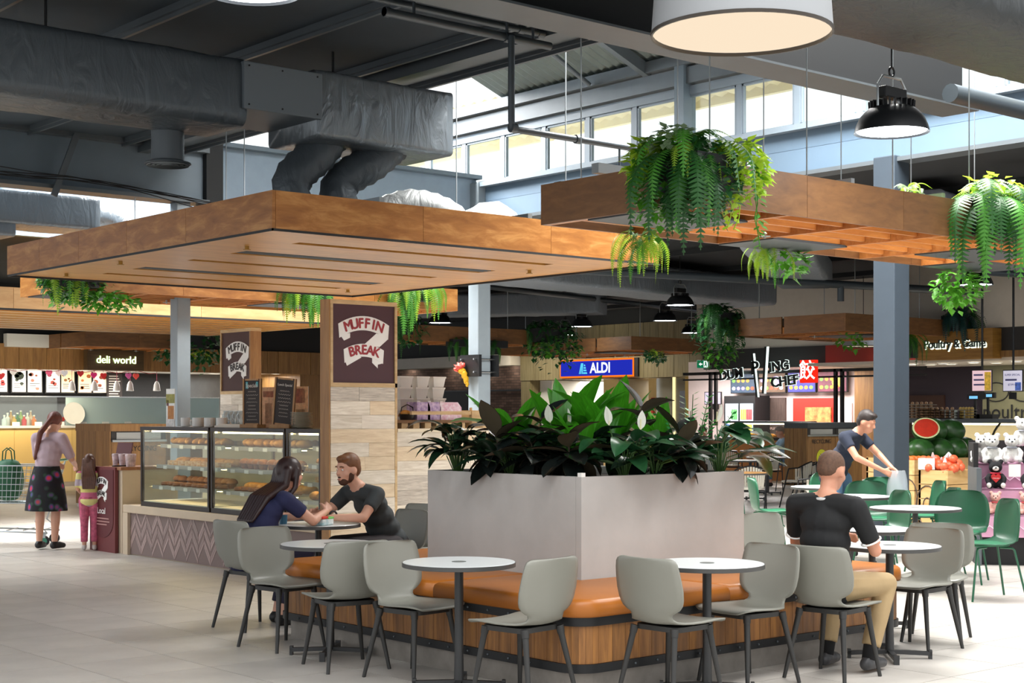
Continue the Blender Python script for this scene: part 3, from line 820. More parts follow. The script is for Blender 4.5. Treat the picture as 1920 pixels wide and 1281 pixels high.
MB().box(w - t_, w, t_ + .002, dp, .5, 1.196).build('side_panel', M_conc, pl)
MB().box(t_, w - t_, dp - t_, dp, .5, 1.196).build('back_panel', M_conc, pl)
MB().box(t_, w - t_, t_, dp - t_, 1.0, 1.14).build('soil', mat('dark_soil', '1E1812', .95, bump=.5, bs=40), pl)
MB().box(.0, .035, 0, .035, 1.196, 1.222).build('corner_block', M_white, pl)

M_top = mat('white_tabletop', 'D9DDDD', .3, var=.02, vs=20)
M_edge = mat('grey_table_edge', '454544', .45)
M_pole = mat('dark_metal_pole', '3B3C3D', .4, metal=.4)
def make_table(label, loc, R=.33, z=.74, m=None, rz=0, grp='round cafe tables'):
    t = thing('cafe_table', label, 'table', loc, rz, grp)
    MB(1).lathe([(R - .004, z - .002), (R - .006, z)], n=48, cap1=True).build('tabletop', m or M_top, t)
    MB(1).lathe([(R - .01, z - .028), (R, z - .026), (R, z - .003), (R - .004, z - .002)], n=48, cap0=True).build('edge_band', M_edge, t)
    MB(1).lathe([(.042, z), (.042, z + .002)], n=20, cap1=True).build('centre_disc', mat('disc_insert', '6E726F', .4), t)
    MB(1).lathe([(.03, .05), (.026, .2), (.026, z - .05), (.06, z - .03)], n=16).build('pole', M_pole, t)
    for k in range(4):
        a = rad(45 + 90 * k); c, s_ = math.cos(a), math.sin(a)
        MB().bar((.02 * c, .02 * s_, .045), (.27 * c, .27 * s_, .035), .035, .025).bar((.25 * c, .25 * s_, .03), (.27 * c, .27 * s_, .03), .035, .06).build('foot', M_pole, t)
    return t
TB = [('round table in front of the bench, left of the planter corner', (5.45, 6.88)), ('round table in front of the bench, right of the planter corner', (6.49, 5.9)),
      ('round table on the bench side nearest the muffin kiosk', (5.57, 8.4)), ('round table between the seated woman and bearded man', (6.5, 9.97)),
      ('round table in front of the man in the black polo shirt', (8.28, 5.93)), ('round table behind the polo man, beside the bench end', (9.36, 6.86))]
for lb, p in TB: make_table(lb, p + (0,), rz=0)
for lb, p, R in [('marble-white round table among the green chairs, nearest', (11.74, 8.13), .41), ('round table among the green chairs behind the polo man', (12.9, 9.71), .41), ('farthest round table among the green chairs', (14.3, 11.13), .41)]:
    make_table(lb, p + (0,), R, .74, None, .3)
M_otop = mat('orange_timber_top', 'C08A44', .4, var=.1, vs=4)
for lb, p, R, m in [('round orange timber table behind the planter', (16.8, 14.6), .42, M_otop), ('pale table among the wire chairs, nearer one', (21.3, 18.3), .42, M_top), ('pale table among the wire chairs, farther one', (23.1, 19.4), .42, M_top),
                    ('dark round table before the dumpling counter', (26.9, 22.9), .4, mat('dark_top', '8A8C8C', .4)), ('dark round table beside the far seated arm', (26.4, 23.6), .4, mat('dark_top', '8A8C8C', .4))]:
    make_table(lb, p + (0,), R, .74, m, .2)

# ---- grey shell chair, facing +x
M_shell = mat('grey_shell_plastic', '86867D', .42, var=.02, vs=3)
M_cleg = mat('charcoal_chair_leg', '2C2C2B', .5)
def shell(prof, wid, nx=12, bow=.0, thick=.011):
    # prof: list of (x,z) centreline from front edge to back top; wid: half widths ; bow: cross curvature
    b = MB(2); n = len(prof)
    def side(off):
        vs = []
        for i in range(n):
            x, z = prof[i]; p0 = prof[max(i - 1, 0)]; p1 = prof[min(i + 1, n - 1)]
            t = Vector((p1[0] - p0[0], p1[1] - p0[1])).normalized(); nr = Vector((t.y, -t.x))
            bw = bow(i / (n - 1)) if callable(bow) else bow
            for j in range(nx + 1):
                s_ = -1 + 2 * j / nx
                c = bw * s_ * s_ - off
                vs.append((x - nr.x * c, wid[i] * s_, z - (nr.y * c if z < .5 else nr.y * -off)))
        return vs
    A = side(0); B = side(thick); k = nx + 1; o = n * k
    fs = []
    for i in range(n - 1):
        for j in range(nx):
            q = (i * k + j, i * k + j + 1, (i + 1) * k + j + 1, (i + 1) * k + j)
            fs.append(q); fs.append(tuple(o + x for x in q[::-1]))
        for j in (0, nx):
            a, c = i * k + j, (i + 1) * k + j
            fs.append((a, c, c + o, a + o) if j == 0 else (c, a, a + o, c + o))
    for i in (0, n - 1):
        for j in range(nx):
            a, c = i * k + j, i * k + j + 1
            fs.append((c, a, a + o, c + o) if i == 0 else (a, c, c + o, a + o))
    b._add(A + B, fs)
    return b
pr = []; wd = []
def P_(x, z, w): pr.append((x, z)); wd.append(w)
P_(.222, .426, .165); P_(.218, .432, .195); P_(.20, .438, .213); P_(.15, .442, .224); P_(.08, .440, .226); P_(.0, .436, .222); P_(-.07, .435, .212); P_(-.12, .436, .195); P_(-.155, .440, .165)
P_(-.178, .450, .15); P_(-.195, .468, .145); P_(-.205, .49, .15); P_(-.211, .51, .175); P_(-.216, .53, .205); P_(-.221, .552, .222); P_(-.227, .58, .232); P_(-.236, .63, .238); P_(-.248, .69, .235); P_(-.259, .745, .228); P_(-.265, .78, .22); P_(-.268, .797, .208); P_(-.27, .806, .19); P_(-.2705, .81, .165)
bowf = lambda t: -.012 if t < .35 else (-.012 - .03 * min(1, (t - .35) / .3))
def make_grey():
    t = thing('shell_chair', 'grey plastic shell chair', 'chair', (0, 0, 0), 0, 'grey shell chairs around the bench')
    shell(pr, wd, 12, bowf).build('seat_shell', M_shell, t)
    MB(1).flat(rsq(-.15, .17, -.16, .16, .06, 4), .40, .428).build('under_frame', M_cleg, t)
    for sx, sy in ((1, 1), (1, -1), (-1, 1), (-1, -1)):
        a = (.145 * sx - .005, .145 * sy, .42); c = (.215 * sx - .02, .205 * sy, 0)
        MB(1).tube([a, c], [.019, .0115], 10).build('leg', M_cleg, t)
        m = Vector(a).lerp(Vector(c), .1)
        MB(1).tube([a, m], [.024, .021], 10).build('leg_socket', M_cleg, t)
    return t
GC = [('grey shell chair the long-haired woman sits on', (5.88, 9.88), 5), ('grey shell chair at the kiosk-side table with its back to the woman', (5.52, 8.9), -84), ('dark-looking grey chair between the kiosk-side table and the next chair, facing the kiosk', (5.4, 7.98), 78),
      ('grey chair left of the planter, facing the near table', (5.5, 7.37), -82), ('grey chair just left of the planter corner, back to the camera', (5.5, 6.38), 98),
      ('grey chair just right of the planter corner, back to the camera', (6.16, 5.86), 3), ('grey chair right of the near table, its front showing', (6.9, 5.96), 176), ('grey chair the man in the black polo sits on', (7.45, 5.74), 8),
      ('grey chair facing the polo man across his table', (8.76, 6.05), 183), ('grey chair back peeping over the bench behind the planter', (9.22, 7.62), -95), ('grey chair top peeping out behind the chair facing the polo man', (9.2, 6.2), 205),
      ('grey chair the bearded man sits on', (7.2, 9.98), 180), ('second grey chair behind the bearded man', (7.75, 10.5), 190)]
c0_ = make_grey()
for i, (lb, p, a) in enumerate(GC):
    if i == 0: c0_.location = p + (0,); c0_.rotation_euler = (0, 0, rad(a)); c0_['label'] = lb
    else: dup(c0_, p + (0,), rad(a), lb)

# ---- green shell chair with tube legs, facing +x
M_green = mat('green_shell_plastic', '1E573D', .4, var=.03)
M_gpad = mat('green_seat_pad', '1F6A48', .6)
gp = []; gw = []
for x, z, w in ((.235, .452, .15), (.23, .46, .19), (.2, .468, .22), (.12, .466, .235), (.03, .46, .24), (-.06, .458, .24), (-.13, .466, .238), (-.175, .485, .238), (-.2, .515, .243), (-.213, .56, .252), (-.222, .61, .258), (-.232, .67, .258), (-.243, .73, .25), (-.252, .785, .232), (-.258, .82, .208), (-.262, .842, .178), (-.264, .855, .145), (-.2645, .86, .11)):
    gp.append((x, z)); gw.append(w)
def make_green():
    t = thing('green_chair', 'green chair', 'chair', (0, 0, 0), 0, 'green shell chairs')
    shell(gp, gw, 12, lambda s_: -.015 - .05 * min(1, max(0, s_ - .25) / .5)).build('seat_shell', M_green, t)
    pad([(p[0] * .93, p[1] * .93) for p in rsq(-.16, .21, -.2, .2, .09, 5)], .462, .485, .018).build('seat_pad', M_gpad, t)
    for sx, sy in ((1, 1), (1, -1), (-1, 1), (-1, -1)):
        MB(1).tube([(.06 * sx, .12 * sy, .45), (.15 * sx, .165 * sy, .447), (.165 * sx, .175 * sy, .43), (.24 * sx - .01, .235 * sy, 0)], .0095, 8).build('leg', M_green, t)
    return t
GG = [('green chair at the right edge side-on before the plush toys', (11.6, 7.3), 145), ('wide-backed green chair turned to the toys', (12.55, 8.2), 205), ('green chair with its grey-green back to the nearest marble table', (12.1, 8.75), 150), ('broad green chair back behind the nearest marble table', (13.55, 9.95), 228),
      ('green chair by the fruit crates, inner one', (12.95, 8.75), 140), ('green chair by the fruit crates, outer one', (14.2, 9.75), 140), ('farther green chair behind the polo man', (14.5, 10.45), 230),
      ('farthest green chair beyond the last white table', (15.3, 11.8), 235), ('green chair back showing just right of the planter', (11.8, 10.05), -40), ('green chair back left of the polo man, by the wire chairs', (13.55, 11.35), -40)]
g0 = make_green()
for i, (lb, p, a) in enumerate(GG):
    if i == 0: g0.location = p + (0,); g0.rotation_euler = (0, 0, rad(a)); g0['label'] = lb
    else: dup(g0, p + (0,), rad(a), lb)

# ---- black tube chair with a pale slatted back
M_rope = mat('pale_slat_plastic', 'CFCBBE', .55)
def make_wire():
    t = thing('wire_chair', 'tube chair', 'chair', (0, 0, 0), 0, 'slat-backed tube chairs')
    hp = [(.05, .27, .66), (-.12, .265, .68), (-.22, .2, .74), (-.26, .0, .78), (-.22, -.2, .74), (-.12, -.265, .68), (.05, -.27, .66)]
    MB(1).tube(hp, .013, 6).build('top_rail', M_black, t)
    for k in range(15):
        a = rad(102 + 156 * k / 14)
        x, y = -.02 + .235 * math.cos(a), .235 * math.sin(a)
        zt = .665 + .1 * max(0, math.cos(a - PI)) ** 2
        MB().bar((x, y, zt), (x * .9, y * .9, .46), .03, .012).build('back_slat', M_rope, t)
    MB(1).flat(rsq(-.2, .22, -.22, .22, .08, 4), .43, .455).build('seat', M_rope, t)
    for sx, sy in ((1, 1), (1, -1), (-1, 1), (-1, -1)):
        top = (.05, .27 * sy, .66) if sx > 0 else (-.17, .235 * sy, .7)
        MB(1).tube([top, (.22 * sx, .24 * sy, .0)], .012, 6).build('leg', M_black, t)
    MB(1).tube([(.17, .24, .4), (-.19, .22, .4), (-.19, -.22, .4), (.17, -.24, .4)], .01, 6, closed=True).build('stretcher', M_black, t)
    return t
WC = [((17.2, 13.65), 100, 'slat-backed chair at the orange timber table, nearest'), ((18.2, 14.2), 170, 'slat-backed chair on the far side of the orange timber table'), ((17.9, 15.4), 215, 'slat-backed chair behind the orange timber table'), ((20.4, 16.5), 110, 'slat-backed chair nearest the recycling station'),
      ((21.6, 17.2), 120, 'slat-backed chair beside the recycling station, second'), ((22.6, 17.8), 150, 'slat-backed chair beside the recycling station, third'), ((22.4, 20.3), 260, 'slat-backed chair at the far pale tables'), ((24.3, 20.4), 200, 'slat-backed chair behind the far pale tables'), ((20.5, 19.0), 20, 'slat-backed chair left of the far pale tables'), ((25.6, 22.6), 30, 'slat-backed chair before the dumpling counter')]
w0 = make_wire()
for i, (p, a, lb) in enumerate(WC):
    if i == 0: w0.location = p + (0,); w0.rotation_euler = (0, 0, rad(a)); w0['label'] = lb
    else: dup(w0, p + (0,), rad(a), lb)
# ---------------------------------------------------------------- leaves
M_asp = mat('bright_leaf', '3F8F1C', .32, var=.25, vs=14, stretch=(1, 8, 1), tl=.35, obj=.18)
M_rub = mat('rubber_leaf_dark', '141A19', .22, var=.1, vs=5, coat=.3)
M_rubu = mat('rubber_leaf_brown', '4B4232', .5)
M_lily = mat('lily_leaf', '20492A', .28, var=.2, vs=20, stretch=(5, 1, 1), tl=.15, obj=.25)
M_lily2 = mat('lily_leaf_deep', '18301F', .25, tl=.05, obj=.2)
M_spa = mat('white_spathe', 'E9EADF', .5, tl=.3)
M_stem = mat('green_stem', '3A5A26', .5)
M_bstem = mat('brown_stem', '3B3020', .6)
M_zz = mat('glossy_small_leaf', '2E7A3C', .25, tl=.2, obj=.25)
def leaf(L, Wd, arch, fold=.25, tip=1.0, under=False, ribs=0, nv=8, wave=0):
    b = MB(2); nu = 4
    def pt(s, t, off=0):
        a = -arch * t; x = 0; z = 0
        m = 10
        for i in range(m):
            q = t * (i + .5) / m; x += L * t / m * math.cos(arch * q); z -= L * t / m * math.sin(arch * q)
        w = Wd / 2 * (math.sin(PI * min(1, t ** .85)) ** .75) * (1 if t < .7 else 1 - (t - .7) * .25 * tip) + .002
        y = (s * 2 - 1) * w
        up = abs(y) * fold + (wave * math.sin(t * 14) * abs(s - .5) * 2 if wave else 0) + (ribs * math.sin(t * 40) if ribs else 0)
        return (x + math.sin(arch * t) * (up - off), y, z + math.cos(arch * t) * (up - off))
    b.grid(lambda s, t: pt(s, t), nu, nv)
    if under:
        b.cur = 1; o = len(b.v)
        vs = [pt(i / nu, j / nv, .003) for j in range(nv + 1) for i in range(nu + 1)]
        b._add(vs, [(j * (nu + 1) + i, (j + 1) * (nu + 1) + i, (j + 1) * (nu + 1) + i + 1, j * (nu + 1) + i + 1) for j in range(nv) for i in range(nu)])
    return b
LA = [leaf(.5, .15, a, .3, ribs=.0).mesh('leaf', M_asp) for a in (.35, .8, 1.3)]
LR = [leaf(.3, .145, a, .2, under=True, nv=6).mesh('leaf', [M_rub, M_rubu]) for a in (.3, .8, 1.3)]
LL = [leaf(.3, .13, a, .25, wave=.004).mesh('leaf', m) for a, m in ((.9, M_lily), (1.3, M_lily), (.7, M_lily2))]
LD = [leaf(.34, .09, a, .3, nv=7).mesh('leaf', M_lily2) for a in (1.0, 1.5)]
LS = leaf(.13, .055, -.25, .55, nv=6).mesh('flower_spathe', M_spa)
def orient(o, az, el, roll=0):
    o.rotation_euler = (Matrix.Rotation(az, 3, 'Z') @ Matrix.Rotation(-el, 3, 'Y') @ Matrix.Rotation(roll, 3, 'X')).to_euler()
def rubber(label, loc, h, n, seed, lean=(0, 0), s=1.0, hug=0):
    r = random.Random(seed); t = thing('rubber_plant', label, 'plant', loc, 0, 'rubber plants in the planter')
    top = Vector((lean[0], lean[1], h))
    st = [Vector((0, 0, -.04)), Vector((lean[0] * .3, lean[1] * .3, h * .5)), top]
    MB(1).tube(st, [.011, .009, .006], 6).build('stem', M_bstem, t)
    for k in range(n):
        f = .25 + .75 * (k + .5) / n; p = st[0].lerp(top, f); p.z = max(p.z, .15 + .05 * r.random())
        az = k * 2.4 + r.uniform(-.3, .3) + seed
        el = -.75 + 1.7 * f ** 2.2 + r.uniform(-.2, .25)
        o = put('leaf', r.choice(LR), t, p, scale=(s * r.uniform(.8, 1.15),) * 3); orient(o, az, el, r.uniform(-.4, .4))
    return t
def lily(label, loc, n, seed, fl=1, s=1.0, deep=False):
    r = random.Random(seed); t = thing('peace_lily', label, 'plant', loc, 0, 'peace lilies in the planter')
    sm = MB(1)
    for k in range(n):
        az = k * 2.4 + r.uniform(-.3, .3); rr = r.uniform(.08, .2) * s; hh = max(.14, r.uniform(.06, .28) * s)
        p = Vector((rr * math.cos(az), rr * math.sin(az), hh))
        sm.tube([(0, 0, -.02), (p.x * .35, p.y * .35, hh * .8), p], .004, 5)
        o = put('leaf', r.choice(LL[2:] if deep else LL), t, p, scale=(s * r.uniform(.75, 1.15),) * 3); orient(o, az, r.uniform(.1, .75), r.uniform(-.3, .3))
    for k in range(fl):
        az = seed + k * 2.1; p = Vector((.12 * math.cos(az), .12 * math.sin(az), .34 * s + .03 * k))
        sm.tube([(0, 0, 0), (p.x * .6, p.y * .6, p.z * .6), p], .004, 5)
        o = put('flower_spathe', LS, t, p); orient(o, az + .8, 1.35, r.uniform(0, 6))
        MB(1).tube([p, p + Vector((.004, 0, .07))], [.006, .004], 6).build('spadix', mat('spadix_cream', 'D8D2A8', .7), t)
    sm.build('stem', M_stem, t)
    return t
def aspid(label, loc, n, seed, s=1.0, az0=None, spread=PI):
    r = random.Random(seed); t = thing('cast_iron_plant', label, 'plant', loc, 0, 'tall bright green plants in the planter')
    sm = MB(1)
    for k in range(n):
        az = (az0 if az0 is not None else 0) + r.uniform(-spread, spread); h = r.uniform(.1, .22) * s
        p = Vector((.05 * math.cos(az), .05 * math.sin(az), h))
        sm.tube([(0, 0, -.04), p], .005, 5)
        o = put('leaf', LA[r.choice((0, 0, 1, 1, 2))], t, p, scale=(s * r.uniform(.75, 1.08),) * 3); orient(o, az, r.uniform(1.0, 1.45), r.uniform(-.9, .9))
    sm.build('stem', M_stem, t)
    return t
def drooper(label, loc, n, seed, s=1.0):
    r = random.Random(seed); t = thing('lady_palm', label, 'plant', loc, 0)
    sm = MB(1)
    for k in range(n):
        az = r.uniform(-PI, PI); h = max(.15, r.uniform(.05, .34) * s); p = Vector((.08 * math.cos(az), .08 * math.sin(az), h))
        sm.tube([(0, 0, -.03), p], .004, 5)
        o = put('leaf', r.choice(LD), t, p, scale=(s * r.uniform(.7, 1.05),) * 3); orient(o, az, r.uniform(.3, .9), r.uniform(-.4, .4))
    sm.build('stem', M_stem, t)
    return t
ZP = 1.15
drooper('drooping narrow-leaved plant at the kiosk end of the planter', (6.66, 8.42, ZP), 40, 1)
drooper('drooping narrow-leaved plant behind the rubber plant, left side', (6.72, 8.2, ZP), 26, 14, .9)
rubber('dark rubber plant on the left edge of the planter', (6.72, 8.0, ZP), .3, 20, 2, (-.06, 0))
rubber('dark rubber plant by the front corner of the planter', (6.72, 7.32, ZP), .27, 20, 3, (-.03, -.03))
rubber('low dark rubber plant between the corner and the left edge', (6.74, 7.66, ZP), .26, 18, 5, (-.06, 0))
rubber('rubber plant with brown leaf backs rising right of the centre', (7.35, 7.3, ZP), .5, 13, 4, (.05, .03), 1.1)
rubber('dark rubber plant at the middle of the right face', (7.5, 7.12, ZP), .24, 18, 8, (.02, -.05))
rubber('brown-backed rubber plant leaning out over the right half', (7.7, 7.3, ZP), .32, 14, 9, (.05, 0))
rubber('rubber plant deep inside the left half of the planter', (7.0, 7.9, ZP), .42, 12, 17, (-.02, 0))
lily('peace lily with white flowers just right of the front corner', (7.05, 7.14, ZP), 28, 6, 2)
lily('peace lily with a white flower on the left side', (6.95, 7.6, ZP), 24, 7, 2, 1.05, True)
lily('big peace lily spilling over the right end of the planter', (7.96, 7.12, ZP), 28, 10, 1, 1.15)
lily('low dark peace lily along the right edge', (7.3, 7.1, ZP), 24, 12, 0, .95, True)
lily('low dark peace lily along the left edge', (6.66, 7.85, ZP), 24, 13, 0, .95, True)
aspid('tall bright green plant left of the centre, leaning out', (7.05, 8.25, ZP), 9, 21, 1.05)
aspid('tall bright green plant at the centre back', (7.3, 7.95, ZP), 11, 22, 1.18)
aspid('tall bright green plant right of the centre', (7.42, 7.65, ZP), 10, 23, 1.15)
aspid('bright green plant at the right end of the planter', (7.85, 7.55, ZP), 7, 24, .85)
aspid('bright green plant among the rubber leaves in front', (6.95, 7.45, ZP), 8, 25, .85)
zz = thing('zz_plant', 'feathery small-leaved plant at the back right of the planter', 'plant', (7.98, 7.42, ZP))
sm = MB(1); lf = MB(2); r = random.Random(5)
for k in range(11):
    az = r.uniform(0, 6.28); L = r.uniform(.38, .62); lean_ = r.uniform(.15, .7)
    dv = Vector((math.cos(az) * math.sin(lean_), math.sin(az) * math.sin(lean_), math.cos(lean_)))
    sm.tube([(0, 0, 0), dv * L], [.006, .003], 5)
    for j in range(11):
        p = dv * L * (.25 + .75 * j / 10)
        for sd in (-1, 1):
            a = az + sd * 1.3; u = Vector((math.cos(a), math.sin(a), .5)).normalized(); w = u.cross(dv).normalized() * .011
            lf._add([p, p + u * .025 + w, p + u * .055, p + u * .025 - w], [(0, 1, 2, 3)])
sm.build('stem', M_stem, zz); tag(lf.build('leaflets', M_zz, zz), kind='stuff')

# ---------------------------------------------------------------- hanging greenery on the canopies
FG = {'dark': mat('fern_dark', '2A5E28', .45, tl=.25, obj=.2), 'mid': mat('fern_mid', '4E9232', .42, tl=.3, obj=.22), 'lime': mat('fern_lime', '9CC43A', .42, tl=.4, obj=.15),
      'teal': mat('fern_teal', '1F4A48', .4, tl=.15, obj=.2), 'ivy': mat('ivy_leaf', '5AA030', .4, tl=.3, obj=.2), 'ivyl': mat('ivy_lime', 'B4D63C', .4, tl=.4, obj=.15), 'ivyd': mat('ivy_dark', '2A6030', .45, tl=.2), 'pale': mat('pale_spider_leaf', '9DB58E', .5, tl=.3)}
def frond_mesh(m, e0, e1, W_=.1, n=24, L=1.0):
    b = MB(); p = Vector((0, 0, 0)); st = L / n; vs = []
    for i in range(n + 1):
        t = i / n; el = e0 + (e1 - e0) * min(1, t * 1.35); d = Vector((math.cos(el), 0, math.sin(el))); up = Vector((-math.sin(el), 0, math.cos(el)))
        if i:
            w = W_ * min(1, t * 5 + .25) * (1 - max(0, t - .55) / .45 * .85)
            for sd in (-1, 1):
                q = p + Vector((0, sd * w, 0)) + d * w * .3 - up * w * .25
                b._add([p - d * st * .42, q - d * st * .12 + d * .01, q + d * st * .3, p + d * st * .42], [(0, 1, 2, 3)])
        b._add([p + Vector((0, -.004, .002)), p + Vector((0, .004, .002)), p + d * st + Vector((0, .004, .002)), p + d * st + Vector((0, -.004, .002))], [(0, 1, 2, 3)])
        p = p + d * st
    return b.mesh('frond', FG[m])
FM = {}
def fronds(m):
    if m not in FM: FM[m] = [frond_mesh(m, *e) for e in ((.9, -1.45), (.3, -1.6), (-.3, -1.62), (1.1, -.6))]
    return FM[m]
def leafmass(n, rx, ry, rz, s, m, seed, drop=0, stuff=True):
    r = random.Random(seed); b = MB()
    for k in range(n):
        a = r.uniform(0, 2 * PI); z = r.uniform(-1, 1); q = math.sqrt(1 - z * z) * r.uniform(.75, 1.05)
        p = Vector((rx * q * math.cos(a), ry * q * math.sin(a), rz * z))
        if drop and r.random() < .25: p.z -= r.uniform(0, drop)
        az = a + r.uniform(-.9, .9); el = r.uniform(-1.2, .5); u = Vector((math.cos(az) * math.cos(el), math.sin(az) * math.cos(el), math.sin(el)))
        w = u.cross(Vector((0, 0, 1))).normalized() * s * .36; k_ = s * r.uniform(.7, 1.2); nn = u.cross(w).normalized() * s * .1
        b._add([p, p + u * k_ * .4 + w - nn, p + u * k_, p + u * k_ * .4 - w - nn], [(0, 1, 2), (0, 2, 3)])
    return b.mesh('foliage', FG[m])
def hang(label, loc, fr=(), mass=(), box=(.5, .3, .2), rz=0, seed=0, grp='hanging greenery on the canopies', vines=()):
    fr = [(m, int(n * 1.5), a, c, d, e, f) for m, n, a, c, d, e, f in fr]; mass = [(m, int(n * 1.5), c, a, b_, d, s_ * 1.08, e) for m, n, c, a, b_, d, s_, e in mass]
    t = thing('hanging_plant', label, 'plant', loc, rz, grp); r = random.Random(seed * 7 + 3)
    if box: MB().box(-box[0] / 2, box[0] / 2, -box[1] / 2, box[1] / 2, -box[2], 0).build('planter_trough', mat('trough_black', '1E2022', .6), t)
    for m, n, L0, L1, az0, az1, kinds in fr:
        for k in range(n):
            az = az0 + (az1 - az0) * (k + r.random()) / n
            bx = (box[0] if box else .3) * .45
            o = put('frond', fronds(m)[r.choice(kinds)], t, (r.uniform(-bx, bx), r.uniform(-.08, .08), r.uniform(-.03, .06)), scale=(r.uniform(L0, L1),) * 3)
            o.rotation_euler = (0, 0, az)
    for m, n, c, rx, ry, rz_, s, dr in mass:
        tag(put('foliage', leafmass(n, rx, ry, rz_, s, m, seed + n, dr), t, c), kind='stuff')
    for m, x, y, L in vines:
        b = MB(1); pts = [(x, y, 0)]
        for i in range(6): pts.append((x + r.uniform(-.03, .03), y + r.uniform(-.03, .03), -L * (i + 1) / 6))
        b.tube(pts, .004, 4)
        for i in range(14):
            p = Vector(pts[0]).lerp(Vector(pts[-1]), (i + .5) / 14); a = r.uniform(0, 6.28)
            u = Vector((math.cos(a), math.sin(a), -.6)).normalized(); w = u.cross(Vector((0, 0, 1))).normalized() * .024
            b._add([p, p + u * .035 + w, p + u * .075, p + u * .035 - w], [(0, 1, 2, 3)])
        b.build('vine', FG[m], t)
    return t
A = -2.45   # towards the viewer side, between -U and -V
hang('lush mixed fern and lime ivy basket on the near corner of the slatted canopy', (7.98, 7.36, 3.42),
     [('dark', 8, .7, .92, A - .9, A + .9, (1, 2)), ('mid', 8, .5, .85, A - 1.3, A + 1.3, (0, 1, 2)), ('lime', 9, .36, .5, -PI, PI, (3, 0)), ('mid', 5, .4, .52, -PI, PI, (3,)), ('dark', 5, .35, .5, A - .6, A + .6, (0, 2))],
     [('ivy', 260, (-.1, .26, -.12), .2, .2, .27, .085, .2), ('ivyl', 170, (.33, -.12, -.06), .2, .17, .2, .09, .1), ('ivyl', 70, (-.12, .3, .06), .16, .16, .1, .09, 0), ('ivyd', 300, (0, 0, -.15), .3, .3, .28, .08, .1), ('pale', 170, (-.08, .14, .08), .2, .2, .14, .075, 0), ('ivyl', 60, (-.14, .4, -.02), .1, .1, .1, .09, 0)], (.42, .42, .26), 0, 1,
     vines=[('ivy', -.14, .3, .55), ('ivy', -.05, .2, .5), ('ivyl', .32, -.1, .5), ('mid', .46, -.16, .62), ('mid', .5, -.15, .55), ('ivyl', .1, -.2, .52)])
hang('fern strands hanging under the left end of the slatted canopy', (9.05, 8.95, 3.08), [('lime', 12, .34, .5, -PI, PI, (1, 2)), ('mid', 6, .3, .45, -PI, PI, (2,))], (), None, 0, 2)
hang('bright fern and ivy hanging under the middle of the slatted canopy', (10.6, 8.95, 3.08), [('lime', 9, .3, .4, -PI, PI, (2,)), ('mid', 3, .3, .4, -PI, PI, (2,))], [('ivy', 60, (.3, -.05, -.1), .22, .1, .1, .09, .05)], None, 0, 3)
hang('sunlit spider plant and long ferns on the right end of the slatted canopy', (11.72, 7.34, 3.44),
     [('mid', 9, .8, 1.05, A - .9, A + 1.4, (1, 2)), ('dark', 8, .7, .95, A - .8, A + 1.2, (0, 1, 2)), ('lime', 10, .36, .55, -PI, PI, (0, 3)), ('pale', 14, .3, .5, -PI, PI, (0, 3))],
     [('ivyl', 60, (.1, 0, .08), .35, .2, .16, .09, 0)], (.5, .3, .3), 0, 4)
hang('small sunlit plant on top of the slatted canopy near its right end', (10.9, 7.6, 3.45), [('lime', 6, .2, .28, -PI, PI, (3, 0)), ('pale', 5, .2, .28, -PI, PI, (3,))], (), (.2, .15, .1), 0, 15)
hang('lime ivy clump hanging under the right end of the slatted canopy', (13.75, 9.0, 3.05), (), [('ivy', 150, (0, 0, -.14), .36, .16, .17, .09, .1)], None, 0, 5)
hang('ivy and fern basket on the corner of the canopy behind the kiosk, far left', (7.85, 17.5, 3.42),
     [('mid', 8, .5, .7, A - 1, A + 1.1, (1, 2)), ('lime', 5, .5, .75, A - .2, A + .9, (2,)), ('lime', 4, .3, .4, A + 1, A + 2, (0, 1))],
     [('ivy', 260, (.1, .1, -.18), .42, .34, .24, .1, .15), ('ivyd', 160, (0, 0, -.2), .36, .3, .24, .1, .1), ('ivy', 120, (.5, 0, -.42), .38, .1, .1, .1, .08)], (.5, .5, .3), 0, 6)
hang('bright fern curtain under the kiosk canopy beside the far maroon sign', (11.2, 17.4, 3.35), [('mid', 12, .55, .75, A - .8, A + 1.0, (1, 2)), ('lime', 6, .5, .7, A - .8, A + 1.0, (1, 2)), ('dark', 5, .5, .7, A - .6, A + .6, (2,))], (), (.6, .25, .2), 0, 7)
hang('bright fern curtain behind the tall maroon sign', (12.9, 17.4, 3.4), [('mid', 12, .55, .85, A - .8, A + 1.2, (1, 2)), ('lime', 9, .55, .8, A - .2, A + 1.4, (0, 1)), ('dark', 5, .5, .7, A - .6, A + .6, (2,))], (), (.6, .25, .2), 0, 8)
hang('big dark fern ball right of the tall maroon sign', (18.15, 25.05, 3.5), [('dark', 14, .7, 1.0, A - 1.3, A + 1.5, (0, 1, 2)), ('mid', 8, .6, .8, A - 1.3, A + 1.5, (0, 1))], [('ivyd', 200, (.3, .2, -.15), .6, .5, .35, .12, .1)], (.6, .5, .3), 0, 9)
hang('dark fern fringe below the far middle canopy', (20.3, 25.0, 3.15), [('dark', 14, .5, .7, A - .8, A + 1.2, (2, 1)), ('mid', 8, .5, .65, A - .8, A + 1.2, (2,))], (), (1.5, .25, .15), 0, 10)
hang('dark leafy bush on the far canopy left of the supermarket', (22.2, 25.0, 3.45), [('dark', 9, .5, .8, A - 1.2, A + 1.2, (0, 1, 2)), ('mid', 6, .5, .9, A - .3, A + 1.3, (2,))], [('ivyd', 300, (.25, 0, -.2), .75, .45, .42, .13, .35), ('ivy', 90, (.2, -.2, -.4), .7, .3, .2, .12, .2)], (.9, .5, .3), 0, 11)
